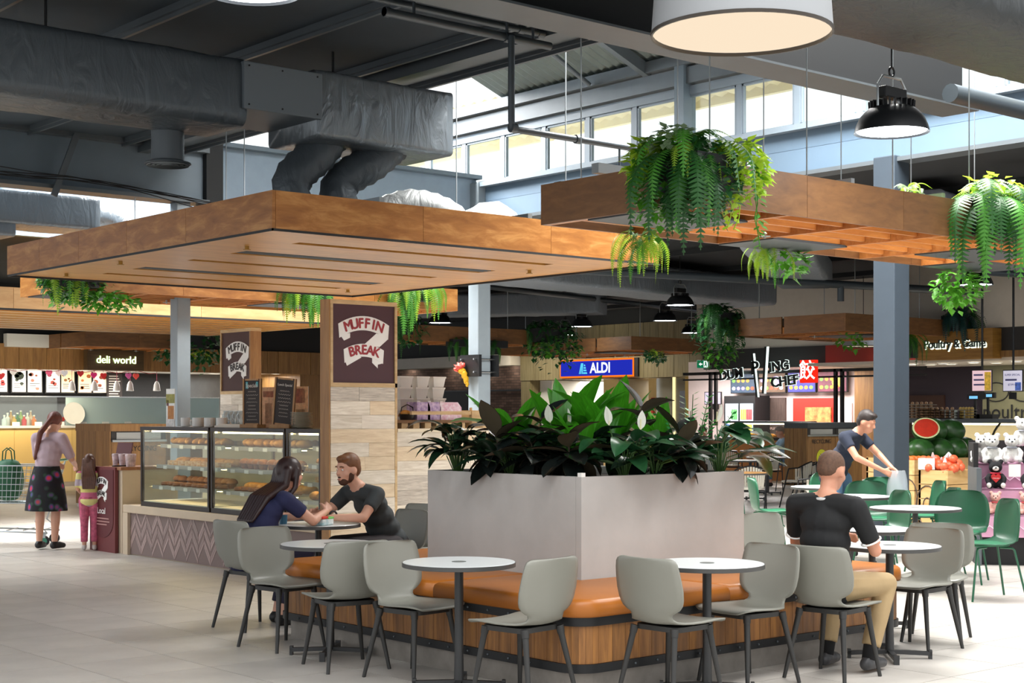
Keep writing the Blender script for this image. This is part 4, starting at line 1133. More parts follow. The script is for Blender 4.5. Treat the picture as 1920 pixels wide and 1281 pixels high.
hang('short vines trailing under the far canopy over the supermarket sign', (26.2, 25.5, 3.08), (), [('ivyd', 110, (0, 0, -.1), 1.3, .15, .1, .13, .1), ('ivyl', 30, (-.4, -.1, -.05), .7, .1, .06, .12, .05)], None, rad(35), 12)
hang('big dark fern and ivy bush between supermarket and dumpling shop', (22.3, 19.9, 3.55), [('dark', 14, .7, 1.0, A - 1.3, A + 1.3, (0, 1, 2)), ('mid', 6, .5, .8, A - 1.3, A + 1.3, (2,))], [('ivyd', 230, (0, .1, -.3), .5, .5, .5, .13, .4), ('ivy', 60, (0, 0, -.75), .4, .3, .2, .12, .2)], (.6, .5, .3), 0, 13)
hang('bluish fern curtain before the butcher sign', (26.0, 16.9, 3.5), [('teal', 18, .7, 1.05, A - 1.0, A + 1.4, (1, 2, 0)), ('dark', 8, .6, .9, A - 1.0, A + 1.2, (0, 1))], [('ivyd', 60, (0, 0, 0), .5, .3, .2, .12, 0)], (.9, .4, .3), 0, 16)
hang('fern fringe below the far canopy before the red panel', (24.6, 17.2, 3.1), [('mid', 7, .5, .7, A - .8, A + 1.2, (2, 1)), ('dark', 5, .5, .7, A - .8, A + 1.2, (2,))], [('ivy', 40, (-1.1, .5, -.1), .3, .2, .15, .12, .1)], None, 0, 17)
hang('lime vine dangling in front of the deli sign', (17.2, 31.9, 3.1), (), [('ivyl', 45, (.1, 0, -.1), .4, .15, .12, .14, .06), ('ivyd', 30, (-.5, 0, -.1), .3, .2, .2, .16, .1)], None, 0, 18)
hang('dark bush on the far canopy left of the far maroon sign', (17.1, 31.6, 3.4), (), [('ivyd', 200, (.3, 0, -.2), .75, .4, .35, .15, .4)], (.6, .4, .3), 0, 19)
# ---------------------------------------------------------------- muffin kiosk
M_beige = mat('beige_stone', 'C6B49C', .5, var=.05, vs=3)
M_herr = mat('grey_mauve_tile', '9A8480', .35, var=.08, vs=8, obj=.22)
M_cfr = mat('dark_brown_metal', '2A2220', .4, metal=.3)
M_maroon = mat('maroon_panel', '4A2A31', .55, var=.03)
M_maroon2 = mat('deep_brown_panel', '43241F', .55, var=.03)
M_lw = wood('light_oak_frame', 'B9976A', 'D8BC8E', (2, 2, 8), 2, .5, .05)
M_ow = wood('warm_oak_edge', '8A5F34', 'B08450', (8, 8, 1), 2, .5, .05)
REC = [wood('reclaimed_pale', 'C8BCA8', 'F2EADC', (3, 3, 30), 1.5, .7, .08, .12), wood('reclaimed_grey', 'A49A8E', 'DDD4C6', (4, 4, 45), 1.6, .75, .1, .2),
       wood('reclaimed_tan', 'CDB595', 'EAD9BC', (3, 3, 24), 1.5, .7, .08, .1), wood('reclaimed_white', 'D6CCBC', 'F1E8DA', (3, 3, 40), 1.7, .75, .05, .2)]
def planks(parent, x0, x1, y, z0, z1, seed, rh=.125, t=.018, axis='x'):
    # rows of boards on a wall whose face looks towards -y (axis x) or -x (axis y)
    r = random.Random(seed); n = max(1, round((z1 - z0) / rh)); h = (z1 - z0) / n
    for i in range(n):
        x = x0
        while x < x1 - .01:
            L = r.uniform(.25, .95); e = min(x1, x + L)
            if x1 - e < .12: e = x1
            dy = r.uniform(0, .004)
            b = MB().box(x + .001, e - .001, y - dy, y + t, z0 + i * h + .001, z0 + (i + 1) * h - .001) if axis == 'x' else MB().box(y - dy, y + t, x + .001, e - .001, z0 + i * h + .001, z0 + (i + 1) * h - .001)
            b.build('plank', r.choice(REC + REC[:1]), parent); x = e
M_rib = mat('white_ribbon', 'F0EFEC', .5)
M_ribs = mat('ribbon_shadow', 'B9B6B4', .5)
def muffin_logo(par, cx, cz, s, tm, y=-.004):
    # two curved ribbons joined by a fold, lettering on each
    lg = MB()
    def band(hw, o, k, th, th2):
        n = 14
        for i in range(n):
            a, c = -1 + 2 * i / n, -1 + 2 * (i + 1) / n
            f = lambda t: (cx + t * hw * s, cz + (o - k * t * t) * s); g = lambda t: (cx + t * hw * s * .96, cz + (o - th - (k + th2) * t * t) * s)
            lg.prism([f(a), f(c), g(c), g(a)][::-1], y - .006, y)
    pl_ = lambda P, dy=0: lg.prism([(cx + a * s, cz + b * s) for a, b in P], y - .006 + dy, y + dy)
    band(1.0, .85, .28, .46, .0); band(.79, -.05, .2, .42, .02)
    pl_([(.5, .3), (.03, -.06), (.62, -.14), (.93, .1), (.93, .2)], .002)
    pl_([(-.92, .2), (-.77, .03), (-.54, .13), (-.54, .28)], .002)
    pl_([(-.74, -.6), (-.66, -.78), (-.1, -.5), (-.2, -.44)], .002)
    pl_([(.33, -.46), (.33, -.66), (.55, -.84), (.55, -.72), (.72, -.68), (.72, -.55)], .002)
    o = lg.build('ribbon_logo', M_rib, par)
    tb = MB()
    def word(wd, hw, o_, k, sz):
        v = [text_geo(ch, sz * s * 1.08, 0) for ch in wd]; n = len(wd)
        for i, (vv, ff) in [(i, q) for i, q in enumerate(v) for _ in range(1)]:
            t = (-1 + 2 * (i + .5) / n) * hw; sl = -2 * k * t
            a = math.atan(sl); c_, s_ = math.cos(a), math.sin(a)
            for ox, oz, oy in ((0, 0, 0), (.018, 0, .0002), (-.018, 0, .0004), (0, .014, .0006), (0, -.014, .0008)):
                tb._add([(cx + t * s + (x * c_ - z * s_) + ox * s, y - .0085 - oy, cz + (o_ - k * t * t) * s + x * s_ + z * c_ + oz * s) for x, z, _ in vv], ff)
    word('MUFFIN', .74, .60, .27, .42); word('BREAK', .6, -.26, .3, .40)
    tb.build('lettering', tm, par)
    return o

kb = thing('display_counter', 'beige stone counter base with herringbone tile front under the pastry cases', 'counter')
MB().box(7.83, 8.7, 11.95, 15.85, 0, .48).build('counter_body', M_beige, kb)
MB().box(7.78, 8.75, 11.94, 15.97, .475, .565).build('counter_ledge', M_beige, kb, bevel=.008)
MB().box(7.78, 8.7, 15.85, 15.97, 0, .475).build('end_panel', M_beige, kb)
cwid = .13; hp, hm = MB(), MB()
for b, sg in ((hp, 1), (hm, -1)):
    q = [(.003, 0), (cwid - .003, .17 * sg), (cwid - .003, .17 * sg + .043), (.003, .043)]
    b._add([(x, y_, z_) for x in (0, .022) for y_, z_ in q], [(3, 2, 1, 0), (4, 5, 6, 7), (0, 1, 5, 4), (2, 3, 7, 6), (1, 2, 6, 5), (3, 0, 4, 7)])
hpm, hmm = hp.mesh('tile', M_herr), hm.mesh('tile', M_herr)
for k in range(22):
    y_ = 15.84 - (k + 1) * cwid
    up = k % 2
    for j in range(7):
        z_ = .015 + j * .048
        if up: put('tile', hpm, kb, (7.812 + .004 * ((j * 7 + k) % 3 == 0), y_, z_ - .0))
        else: put('tile', hmm, kb, (7.812 + .004 * ((j * 5 + k) % 3 == 0), y_, z_ + .17))
MB().box(7.815, 7.835, 11.97, 15.85, .01, .475).build('tile_backing', mat('tile_grout_mauve', '7A6864', .6), kb)

M_lit = emis('warm_case_strip', 'FFE2A8', 12.0)
M_shelf = mat('grey_shelf', 'A9A49C', .4, metal=.3)
M_case = mat('cream_case_back', 'E8DDC4', .6)
M_cglass = glass('case_glass', 'F4F8F6', .05, .015)
def pastry_case(label, v0, v1, nsh):
    t = thing('display_case', label, 'display case', (7.82, v0, .565), 0)
    w, h, d = v1 - v0, .885, .78
    MB().box(0, d, 0, w, 0, .05).build('base', M_cfr, t)
    MB().box(-.01, d, 0, w, h - .04, h).build('top_frame', M_cfr, t)
    MB().box(d - .02, d, .02, w - .02, .05, h - .04).build('back_panel', M_case, t)
    for y_ in (0, w - .03): MB().box(-.005, .028, y_, y_ + .03, .05, h - .04).build('post', M_cfr, t)
    MB().box(0, .006, .03, w - .03, .05, h - .04).build('glass_pane', M_cglass, t)
    MB().box(.03, d - .03, w - .012, w - .006, .05, h - .04).build('glass_pane', M_cglass, t)
    MB().box(.02, d - .02, .02, w - .02, .05, .06).build('floor_tray', M_case, t)
    zs = []
    for k in range(nsh):
        z = .09 + (h - .2) * (k + .6) / nsh; zs.append(z); x0 = .12 + .05 * k
        MB().box(x0, d - .04, .05, w - .05, z - .012, z).build('shelf', M_shelf, t)
        MB().box(x0 - .006, x0, .05, w - .05, z - .035, z + .006).build('shelf_edge', M_shelf, t)
        for j in range(int(w / .28)):
            MB().box(x0 - .01, x0 - .006, .12 + .28 * j, .2 + .28 * j, z - .04, z - .004).build('price_tag', M_white, t)
        MB().box(x0 + .05, x0 + .07, .06, w - .06, z - .022, z - .012).build('light_strip', M_lit, t)
    MB().box(.1, .13, .06, w - .06, h - .06, h - .042).build('light_strip', M_lit, t)
    return zs
CS = [('pastry display case at the left end of the kiosk', 14.06, 15.6, 3), ('middle pastry display case behind the seated woman', 12.58, 14.02, 3), ('narrow pastry display case beside the tall sign', 11.95, 12.55, 4)]
M_bun = [mat('baked_golden', 'C08A3E', .55, var=.25, vs=30), mat('baked_brown', '8A5526', .6, var=.25, vs=30), mat('baked_pale', 'DDBE82', .6, var=.15, vs=40), mat('iced_bun', 'D9C7A6', .5, two='B07A3C', var=.2, vs=35)]
pm = []
pm.append(('croissant', MB(2).tube([(-.07, 0, .02), (-.05, .012, .028), (-.025, .02, .032), (0, .022, .036), (.025, .02, .032), (.05, .012, .028), (.07, 0, .02)], [.008, .02, .028, .033, .028, .02, .008], 8).mesh('croissant', M_bun[0])))
pm.append(('bread_roll', MB(2).ball((0, 0, .03), .048, .04, .032, 9, 6).mesh('bread_roll', M_bun[2])))
pm.append(('danish_pastry', MB(1).lathe([(.045, 0), (.052, .012), (.046, .03), (.028, .034), (.02, .024), (0, .024)], n=12).mesh('danish_pastry', M_bun[1])))
pm.append(('muffin', MB(1).lathe([(.03, 0), (.04, .04), (.052, .045), (.048, .065), (.03, .082), (0, .088)], n=11).mesh('muffin', M_bun[1])))
pm.append(('filled_roll', MB(2).ball((0, 0, .034), .075, .038, .036, 10, 6).mesh('filled_roll', M_bun[0])))
pm.append(('iced_slice', MB().box(-.04, .04, -.03, .03, 0, .04).mesh('iced_slice', M_bun[3])))
SH = ['lowest', 'middle', 'upper', 'top']; CN = ['left pastry case', 'middle pastry case', 'narrow pastry case']
r = random.Random(3)
for ci, (lb, v0, v1, n) in enumerate(CS):
    zs = pastry_case(lb, v0, v1, n)
    for si, z in enumerate(zs):
        kd = pm[(ci * 2 + si) % 6] if ci else pm[(2, 5, 0)[si]]
        L = v1 - v0 - .2; c = int(L / .125); x0 = 7.82 + .12 + .05 * si
        for j in range(c):
            y_ = v1 - .1 - L * (j + .5) / c
            o = put(kd[0], kd[1], None, (x0 + .12 + r.uniform(-.02, .02), y_, .565 + z + .001), (0, 0, r.uniform(-.6, .6)), scale=(1.25,) * 3)
            tag(o, '%s %s from the left in the front row, %s shelf, %s' % (kd[0].replace('_', ' '), ORD[j], SH[si] if n == 4 or si < 2 else 'top', CN[ci]), 'pastry', 'pastries in the kiosk cases')
            k2 = pm[(ci + si + 3) % 6]
            o = put(k2[0], k2[1], None, (x0 + .28 + r.uniform(-.02, .02), y_ + .03, .565 + z + .001), (0, 0, r.uniform(-.6, .6)), scale=(1.25,) * 3)
            tag(o, '%s %s from the left in the back row, %s shelf, %s' % (k2[0].replace('_', ' '), ORD[j], SH[si] if n == 4 or si < 2 else 'top', CN[ci]), 'pastry', 'pastries in the kiosk cases')

# ---- tall sign pillar at the kiosk corner
sp = thing('sign_pillar', 'tall kiosk pillar with a maroon muffin sign in a pale oak frame', 'pillar', (7.8, 11.78, 0))
MB().box(.012, .76, .02, .148, 0, 2.65).build('core', M_ow, sp)
MB().box(-.002, .012, 0, .15, 0, 2.66).build('side_board', M_ow, sp)
MB().box(.012, .775, 0, .15, 2.62, 2.66).build('frame_rail', M_lw, sp); MB().box(.012, .775, -.004, .02, 1.845, 1.885).build('frame_rail', M_lw, sp)
MB().box(.012, .04, -.004, .02, 1.885, 2.62).build('frame_stile', M_lw, sp); MB().box(.748, .775, -.004, .02, 0, 2.62).build('frame_stile', M_lw, sp)
pn = MB().box(.04, .748, .012, .02, 1.885, 2.62).build('sign_panel', M_maroon, sp)
muffin_logo(pn, .395, 2.27, .29, mat('logo_red', 'A03038', .5), .012)
planks(sp, .014, .747, .0, 0.01, 1.845, 4, .132)
# ---- second sign pillar at the far end
s2 = thing('sign_pillar', 'farther kiosk pillar with a brown muffin sign in an oak frame', 'pillar', (9.7, 17.15, 0), rad(-90))
MB().box(0, .745, .02, .15, 0, 2.66).build('core', M_ow, s2)
MB().box(0, .75, 0, .15, 2.62, 2.66).build('frame_rail', M_lw, s2); MB().box(0, .75, -.004, .02, 1.84, 1.88).build('frame_rail', M_lw, s2)
MB().box(0, .025, -.004, .02, 1.88, 2.62).build('frame_stile', M_lw, s2); MB().box(.722, .75, -.004, .15, 0, 2.62).build('frame_stile', M_ow, s2)
pn = MB().box(.025, .722, .012, .02, 1.88, 2.62).build('sign_panel', M_maroon2, s2)
muffin_logo(pn, .41, 2.26, .285, mat('logo_dark', '2C2220', .5), .012)
planks(s2, .0, .72, .0, 0.4, 1.84, 9, .13)
# ---- plank wall to the right of the pillar
kw = thing('plank_wall', 'low wall of pale reclaimed planks right of the tall sign', 'wall panel', (8.575, 11.78, 0))
MB().box(0, 1.2, .02, .12, 0, 1.42).build('core', M_ow, kw)
planks(kw, 0, 1.2, .0, .01, 1.42, 6, .135)
MB().box(0, 1.2, -.015, .22, 1.42, 1.45).build('ledge', mat('cream_ledge', 'E4D8BE', .5), kw)
MB().box(1.05, 1.2, .16, .2, 1.45, 1.62).box(0.3, 1.2, .17, .2, 1.585, 1.62).build('end_frame', M_lw, kw)
# shelf with tubs and cake boxes behind it
sh = thing('back_shelf', 'brown shelf unit behind the plank wall', 'shelf', (9.0, 12.5, 0))
MB().box(0, 1.35, 0, .7, 1.5, 1.53).build('shelf_top', wood('dark_shelf', '6A4A2C', '8A6540', (1, 8, 8), 2), sh)
MB().box(0, 1.35, .1, .7, 0, 1.46).build('shelf_body', M_cfr, sh)
for k in range(9): MB().box(.02 + .15 * k, .1 + .15 * k, .02, .1, 1.3, 1.5).build('slat', M_lw, sh)
M_tub = mat('white_plastic_tub', 'E6E4DE', .45)
tub = MB(1).lathe([(.07, 0), (.088, .095), (.095, .1), (.095, .115), (.09, .115), (.085, .1)], n=4)
tub.v = [(x * 1.3, y_ * 1.0, z) for x, y_, z in [(v[0] * .707 - v[1] * .707, v[0] * .707 + v[1] * .707, v[2]) for v in tub.v]]
tbm = tub.mesh('plastic_tub', M_tub)
for i, u in enumerate((9.53, 9.75, 9.97)):
    for j in range(4):
        o = put('plastic_tub', tbm, None, (u + .012 * (j % 2), 13.0, 1.53 + .116 * j)); tag(o, 'white plastic tub, %s from the bottom in the %s stack behind the plank wall' % (ORD[j], ('left', 'middle', 'right')[i]), 'tub', 'white tubs behind the plank wall')
M_cake = mat('lilac_printed_card', 'D9C3DC', .6, var=.6, vs=26, two='8A6FA8'); M_cakew = mat('white_printed_card', 'EFE6EC', .6, var=.4, vs=22, two='D69AB4')
for i, u in enumerate((9.46, 9.6, 9.76)):
    t = thing('cake_box', 'gabled party cake box, %s of three on the kiosk shelf' % ('left lilac', 'middle lilac', 'right white')[i], 'box', (u, 12.62, 1.53), 0, 'party cake boxes')
    MB().prism([(-.085 if i < 2 else -.085, 0), (.085 if i < 2 else .2, 0), (.085 if i < 2 else .2, .13), (.06 if i < 2 else .15, .185), (-.085, .185)], -.09, .09).build('carton', (M_cake, M_cake, M_cakew)[i], t)
    MB().box(-.02, .02, -.004, .004, .185, .2).build('tab', M_white, t)
bk_ = thing('croissant_basket', 'small dark wire basket of croissants on the kiosk shelf', 'basket', (9.3, 12.6, 1.53))
MB(1).lathe([(.07, 0), (.085, .06), (.088, .06), (.074, .0)], n=14, cap0=True).build('basket', M_cfr, bk_); MB(1).tube([(-.085, 0, .06), (-.07, 0, .13), (0, 0, .16), (.07, 0, .13), (.085, 0, .06)], .006, 6).build('handle', M_cfr, bk_)
for k, (x, y_) in enumerate(((-.03, -.02), (.03, .01), (0, .03))):
    tag(put('croissant', pm[0][1], None, (9.3 + x, 12.6 + y_, 1.565), (0, .2, k * 1.2)), '%s croissant lying in the dark wire basket' % ('left', 'right', 'rear')[k], 'pastry')
tag(MB().box(0, .3, 0, .2, 0, .1).box(.12, .15, -.01, 0, .0, .13).build('wooden_crate', wood('crate_pine', 'C79A5E', 'E0BC84', (1, 8, 8), 2), None, (10.02, 12.62, 1.53)), 'small open pine crate at the right end of the kiosk shelf', 'crate')

# ---- things standing on the display cases
CT = 1.451
M_cb = mat('chalkboard', '2E2624', .7, var=.1, vs=8); M_chalk = mat('chalk_white', 'CFC8C0', .8); M_chb = mat('chalk_teal', '5FA9B0', .8); M_chr = mat('chalk_red', 'B84A5A', .8)
def chalkboard(label, v, rz, tilt, head, lines, teal):
    t = thing('chalkboard', label, 'sign', (8.0, v, CT), rz)
    MB().box(-.13, .13, -.05, .07, 0, .035).build('foot', M_ow, t)
    b = MB().box(-.135, .135, 0, .012, .03, .5).build('board', M_cb, t); b.rotation_euler = (0, tilt, 0)
    MB().box(-.135, -.115, -.006, .014, .03, .5).box(.115, .135, -.006, .014, .03, .5).box(-.098, .098, -.006, .014, .03, .047).box(-.098, .098, -.006, .014, .483, .5).build('frame', M_ow, b)
    text('heading', head, .055 if len(head) < 10 else .034, M_chalk, b, (0, 0, .43), .0005)
    r_ = random.Random(len(head))
    for k in range(lines):
        w_ = r_.uniform(.05, .09); MB(1).tube([(-w_ + 2 * w_ * i / 16, -.002, .37 - .036 * k + .006 * ((i * 7 + k) % 3 - 1)) for i in range(17)], .0018, 4).build('chalk_line', M_chalk, b)
    if teal: MB().flat([(0, 0)] * 0 + [(-.09, -.001), (-.06, -.001), (-.06, -.003), (-.09, -.003)], .4, .47).flat([(.06, -.001), (.09, -.001), (.09, -.003), (.06, -.003)], .42, .47).build('chalk_mark', M_chb, b)
    return t
chalkboard('oak-framed chalkboard reading Specials on the pastry case', 13.5, rad(-78), 0, 'Specials', 9, True)
t = chalkboard('tilted oak-framed chalkboard with a lunch special, right of the other chalkboard', 12.92, rad(-72), .09, 'Lunch Special', 8, False)
def card(label, loc, rz, w, h, bands, name='menu_card'):
    t = thing(name, label, 'poster', loc, rz)
    MB().box(-w / 2, w / 2, 0, .006, 0, h).build('card', M_white, t)
    for x0, x1, z0, z1, c in bands: MB().box(x0 * w, x1 * w, -.0015, 0, z0 * h, z1 * h).build('print', mat('print_' + c, c, .5, var=.25, vs=25), t)
    return t
card('orange drink poster standing between the two chalkboards', (8.3, 13.68, CT), rad(-72), .2, .42, [(-.5, .5, 0, 1, 'E0A878'), (-.2, .25, .1, .6, 'B06A2C'), (-.35, .35, .75, .9, 'D4603C')])
card('orange strawberry drink poster right of the chalkboards', (8.3, 13.06, CT), rad(-72), .2, .42, [(-.5, .5, 0, 1, 'E4A86C'), (-.3, .3, .6, .95, 'C8503A'), (-.3, .3, .05, .45, 'B88A3C')])
card('tall sandwich advert card standing at the left end of the cases', (8.0, 15.25, CT), rad(-85), .17, .42, [(-.5, .5, .62, .86, '8E8A3C'), (-.5, .5, 0, .2, 'D8D4D0'), (-.3, .4, .2, .55, 'B0702C'), (-.45, -.2, .55, .7, '5A3038')])
MB_pl = MB(1).lathe([(.06, 0), (.11, .008), (.112, .01), (.06, .004)], n=20, cap0=True).mesh('plate', mat('cream_china', 'E2DCCB', .35))
for k in range(14): tag(put('plate', MB_pl, None, (8.1, 12.72 + .003 * (k % 3), CT + .0115 * k)), 'cream plate, %s from the bottom of the stack beside the chalkboards' % ORD[k], 'plate', 'stacked cream plates')
mug = MB(1).lathe([(.034, 0), (.04, .005), (.04, .08), (.036, .08), (.036, .01), (0, .01)], n=14, cap0=True).tube([(.04, 0, .06), (.062, 0, .055), (.062, 0, .025), (.04, 0, .02)], .005, 6).mesh('mug', M_white)
for k in range(7): tag(put('mug', mug, None, (8.05 + .1 * (k % 2), 15.0 - .13 * k, CT), (0, 0, k * 1.1), scale=(1.25,) * 3), 'white mug on the pastry cases, %s from the left' % ORD[k], 'mug', 'white mugs on the pastry cases')
jar = MB(1).lathe([(.03, 0), (.034, .01), (.034, .1), (.022, .115), (.022, .135), (0, .135)], n=12, cap0=True).mesh('glass_jar', glass('jar_glass', 'DDE4E6', .15, .25))
for k in range(4): tag(put('glass_jar', jar, None, (8.3, 14.55 - .1 * k, CT), scale=(1.3,) * 3), 'clear glass bottle on the pastry cases, %s from the left' % ORD[k], 'bottle', 'glass bottles on the pastry cases')
tag(MB().box(-.25, .25, -.1, .1, 0, .02).box(-.22, .2, -.08, .09, .02, .035).build('paper_stack', mat('paper_bag_white', 'D8D0C2', .7), None, (8.1, 14.0, CT), (0, 0, rad(-86))), 'loose stack of paper bags lying on the pastry cases', 'paper')
tag(MB(1).lathe([(.075, 0), (.08, .09), (.085, .095), (.0, .1)], n=20, cap0=True).build('cake_tin', mat('tin_brown', '4A3C34', .4), None, (8.3, 13.85, CT)), 'round dark-lidded tin left of the chalkboards', 'tin')
cg = thing('coffee_grinder', 'chrome globe coffee machine part beside the tall sign', 'coffee machine', (8.45, 12.35, CT))
MB(2).ball((0, 0, .16), .085, n=16, m=10).build('globe', M_chrome, cg); MB().cyl((0, 0, 0), (0, 0, .1), .05, n=14).build('stand', M_cfr, cg); MB().box(-.05, .06, -.1, -.06, .02, .16).build('orange_panel', mat('orange_card', 'D8742C', .5), cg)

# ---- end counter, local stand, cups
ec = thing('end_counter', 'low beige end counter carrying paper cups at the left of the kiosk', 'counter', (7.8, 16.02, 0))
MB().box(0, .7, 0, .42, 0, .95).build('counter_body', M_beige, ec); MB().box(-.03, .75, -.03, .45, .95, .985).build('counter_top', wood('counter_oak', '7A4E34', '9A6A48', (8, 1, 8), 2), ec)
cup = MB(1).lathe([(.028, 0), (.04, .12), (.042, .12), (.042, .135), (.036, .145), (0, .145)], n=14, cap0=True)
cpm = cup.mesh('paper_cup', [mat('cup_card', 'C8B4B8', .6, var=.4, vs=20)])
for k in range(5): tag(put('paper_cup', cpm, None, (7.9 + .09 * (k % 2), 16.4 - .085 * k, .986), (0, 0, k)), 'printed paper cup on the end counter, %s from the left' % ORD[k], 'cup', 'paper cups on the end counter')
ls = thing('advert_stand', 'maroon upright advert stand with the muffin logo and the word Local', 'sign', (7.75, 16.76, 0), rad(-90))
MB().box(0, .66, 0, .04, 0, .98).build('board', mat('stand_maroon', '6A2E30', .5), ls)
q = [(.04, .36)] + [(.33 + .29 * math.cos(rad(180 + 180 * i / 16)), .36 + .2 * math.sin(rad(180 + 180 * i / 16))) for i in range(17)] + [(.62, .95), (.04, .95)]
ar = MB().prism(q[1:], -.006, 0).build('arched_panel', mat('stand_maroon_dark', '5A2428', .5), ls)
muffin_logo(ar, .33, .72, .17, mat('logo_dark', '2C2220', .5), -.007)
text('lettering', 'Local', .1, M_rib, ar, (.33, -.008, .47), .001)
for k in range(3): MB().box(.33 - (.18, .2, .13)[k], .33 + (.18, .2, .13)[k], -.0085, -.0065, .378 - .035 * k, .39 - .035 * k).build('small_print', mat('small_print_pink', 'B98E88', .6), ar)
MB().box(.5, .56, .04, .3, .98, 1.0).build('shelf_lip', M_cfr, ls)
tag(MB().box(-.1, .1, 0, .02, 0, .25).build('menu_flap', mat('stand_maroon_dark', '5A2428', .5), None, (7.95, 16.35, 1.02), (rad(-18), 0, rad(-60))), 'small dark menu board leaning on the end counter', 'sign')
# ---------------------------------------------------------------- shops around the hall (local x = to the right as seen, y = into the shop)
M_bw = mat('warm_white_wall', 'D8CFC2', .6, var=.03)
M_pinkw = mat('pinkish_tile_wall', 'DBCBC8', .4, var=.03)
M_char = mat('charcoal_fascia', '2B2A2A', .6)
M_redp = mat('red_fascia', 'A03022', .55)
M_oakp = wood('fascia_oak', '7A5630', 'A07844', (9, 9, .7), 2, .55, .12)
M_olive = wood('olive_timber', '6E6344', '8E8260', (7, 7, .5), 2, .6, .06)
M_down = emis('downlight_white', 'FFF6E4', 9)
M_blk2 = mat('near_black', '0F0F11', .6)
def rat(px): k = (px - 960) / 2840; return (.7617 - .648 * k) / (.648 + .7617 * k)
def atV(px, py, v):
    k = (px - 960) / 2840
    return at(px, py, v / (.7617 - .648 * k))
def wall_part(par, name, x0, x1, y0, y1, z0, z1, m): return MB().box(x0, x1, y0, y1, z0, z1).build(name, m, par)
def downlight(label, loc, r=.1, m=None):
    t = thing('downlight', label, 'lamp', loc, 0, 'recessed downlights in the shops')
    MB(1).lathe([(r * 1.25, 0), (r * 1.25, -.015), (r, -.02)], n=16).build('trim_ring', M_white, t)
    MB().lathe([(r, -.012)], n=16, cap0=True).build('lens', m or M_down, t)
def shop_light(par, loc, sx, sy, pw, col):
    o = area('shop_light', loc, sx, sy, pw, col); o.parent = par
# ================= deli, facing -V
dw = struct('wall_deli', (0, 34, 0))
wall_part(dw, 'bulkhead', 6, 24, .0, .2, 3.2, 4.6, M_dark)
wall_part(dw, 'bulkhead', 13.6, 15.6, -.25, -.05, 3.12, 3.42, M_white)
for k in range(46): MB().box(9 + .33 * k + .004, 9.33 + .33 * k - .004, -.1 + .006 * (k % 3), .0, 2.62, 3.2).build('board', M_oakp, dw)
wall_part(dw, 'soffit', 8, 24.2, 0, 3, 2.66, 2.7, M_white)
wall_part(dw, 'rear_wall', 8, 24.2, 3, 3.15, 0, 3.2, mat('steel_splash', '5E6264', .35, metal=.4, var=.15, vs=3))
wall_part(dw, 'side_pier', 21.6, 24.2, 0, 3, 0, 2.7, M_oakp)
wall_part(dw, 'dark_band', 11, 19.6, 2.85, 2.98, 1.9, 2.66, M_blk2)
shop_light(dw, (14, 1.2, 2.6), 6, 1.2, 260, (1, .93, .82)); shop_light(dw, (19.5, 1.2, 2.6), 4, 1.2, 150, (1, .97, .92))
for k in range(7): downlight('recessed downlight under the deli soffit, %s from the left' % ORD[k], (13.2 + 1.35 * k, 34.7 + .9 * (k % 2), 2.66), .13)
dc = thing('deli_counter', 'long deli counter with a glowing cream front and glass screen', 'counter', (0, 31.6, 0))
for k in range(5): MB().box(9 + 1.3 * k, 10.3 + 1.3 * k - .006, 0, .05, .1, 1.28).build('front_panel', mat('cream_counter_front', 'E8C57E', .45), dc)
MB().box(9, 15.5, .05, .9, 0, 1.25).build('body', M_bw, dc); MB().box(9, 19.4, -.03, .95, 1.28, 1.33).build('worktop', M_white, dc); MB().box(15.5, 19.4, .05, .9, 0, 1.28).build('body', M_oakp, dc)
MB().box(9, 13.9, .1, .11, 1.33, 1.95).build('glass_screen', M_cglass, dc); MB().box(14.1, 17.9, .1, .12, 1.33, 1.97).build('frosted_screen', glass('frosted_glass', 'CFE4E4', .05, .75), dc)
MB().box(9, 17.9, .09, .13, 1.95, 1.975).build('screen_rail', M_chrome, dc)
area('counter_front_lamp', (11.5, 31.0, 2.2), 5, .3, 90, (1, .86, .6), (rad(40), 0, 0))
DM = [('F3EFE8', '2F3A2A', 'salad bowl poster'), ('EFEDE6', 'B8705A', 'burger menu poster'), ('F0EEE6', 'A84438', 'price list poster'), ('E2C9A0', '8A5A2C', 'sandwich poster'), ('EAD0A4', 'B4652C', 'hot dog poster'), ('F0E2CC', 'A04A28', 'roast roll poster'), ('F1EEE8', 'C03A3A', 'white notice poster')]
for i, (pa, pb) in enumerate(((23, 48), (52, 78), (87, 112), (115, 139), (147, 171), (175, 200), (-12, 13))):
    V_ = 36.6
    f = lambda px: (V_ / (.7617 - .648 * (px - 960) / 2840)) * (.648 + .7617 * (px - 960) / 2840)
    x0, x1 = f(pa), f(pb); w = x1 - x0
    t = thing('menu_board', 'backlit deli %s, %s' % (DM[i][2], 'at the left picture edge' if i == 6 else ORD[i] + ' from the left'), 'menu board', (x0, V_, 2.13), 0, 'backlit deli menu boards')
    MB().box(-.03, w + .03, 0, .06, -.03, .63).build('frame', M_blk2, t)
    MB().box(0, w, -.01, 0, 0, .6).build('poster', mat('poster_' + DM[i][0], DM[i][0], .5, emit=.55), t)
    rr = random.Random(i)
    for k in range(5):
        cx, cz, s_ = rr.uniform(.15, .85) * w, rr.uniform(.08, .5), rr.uniform(.03, .07)
        if i == 0 and k == 0: cx, cz, s_ = .5 * w, .4, .13
        MB().prism([(cx + s_ * math.cos(a * PI / 5), cz + s_ * .8 * math.sin(a * PI / 5)) for a in range(10)], -.013, -.0105).build('print', mat('print_' + DM[i][1], DM[i][1], .5, var=.5, vs=9), t)
    for k in range(3): MB().box(.12 * w, w * rr.uniform(.5, .9), -.012, -.0105, .1 + .05 * k, .118 + .05 * k).build('print_line', mat('print_grey', '6A6A66', .6), t)
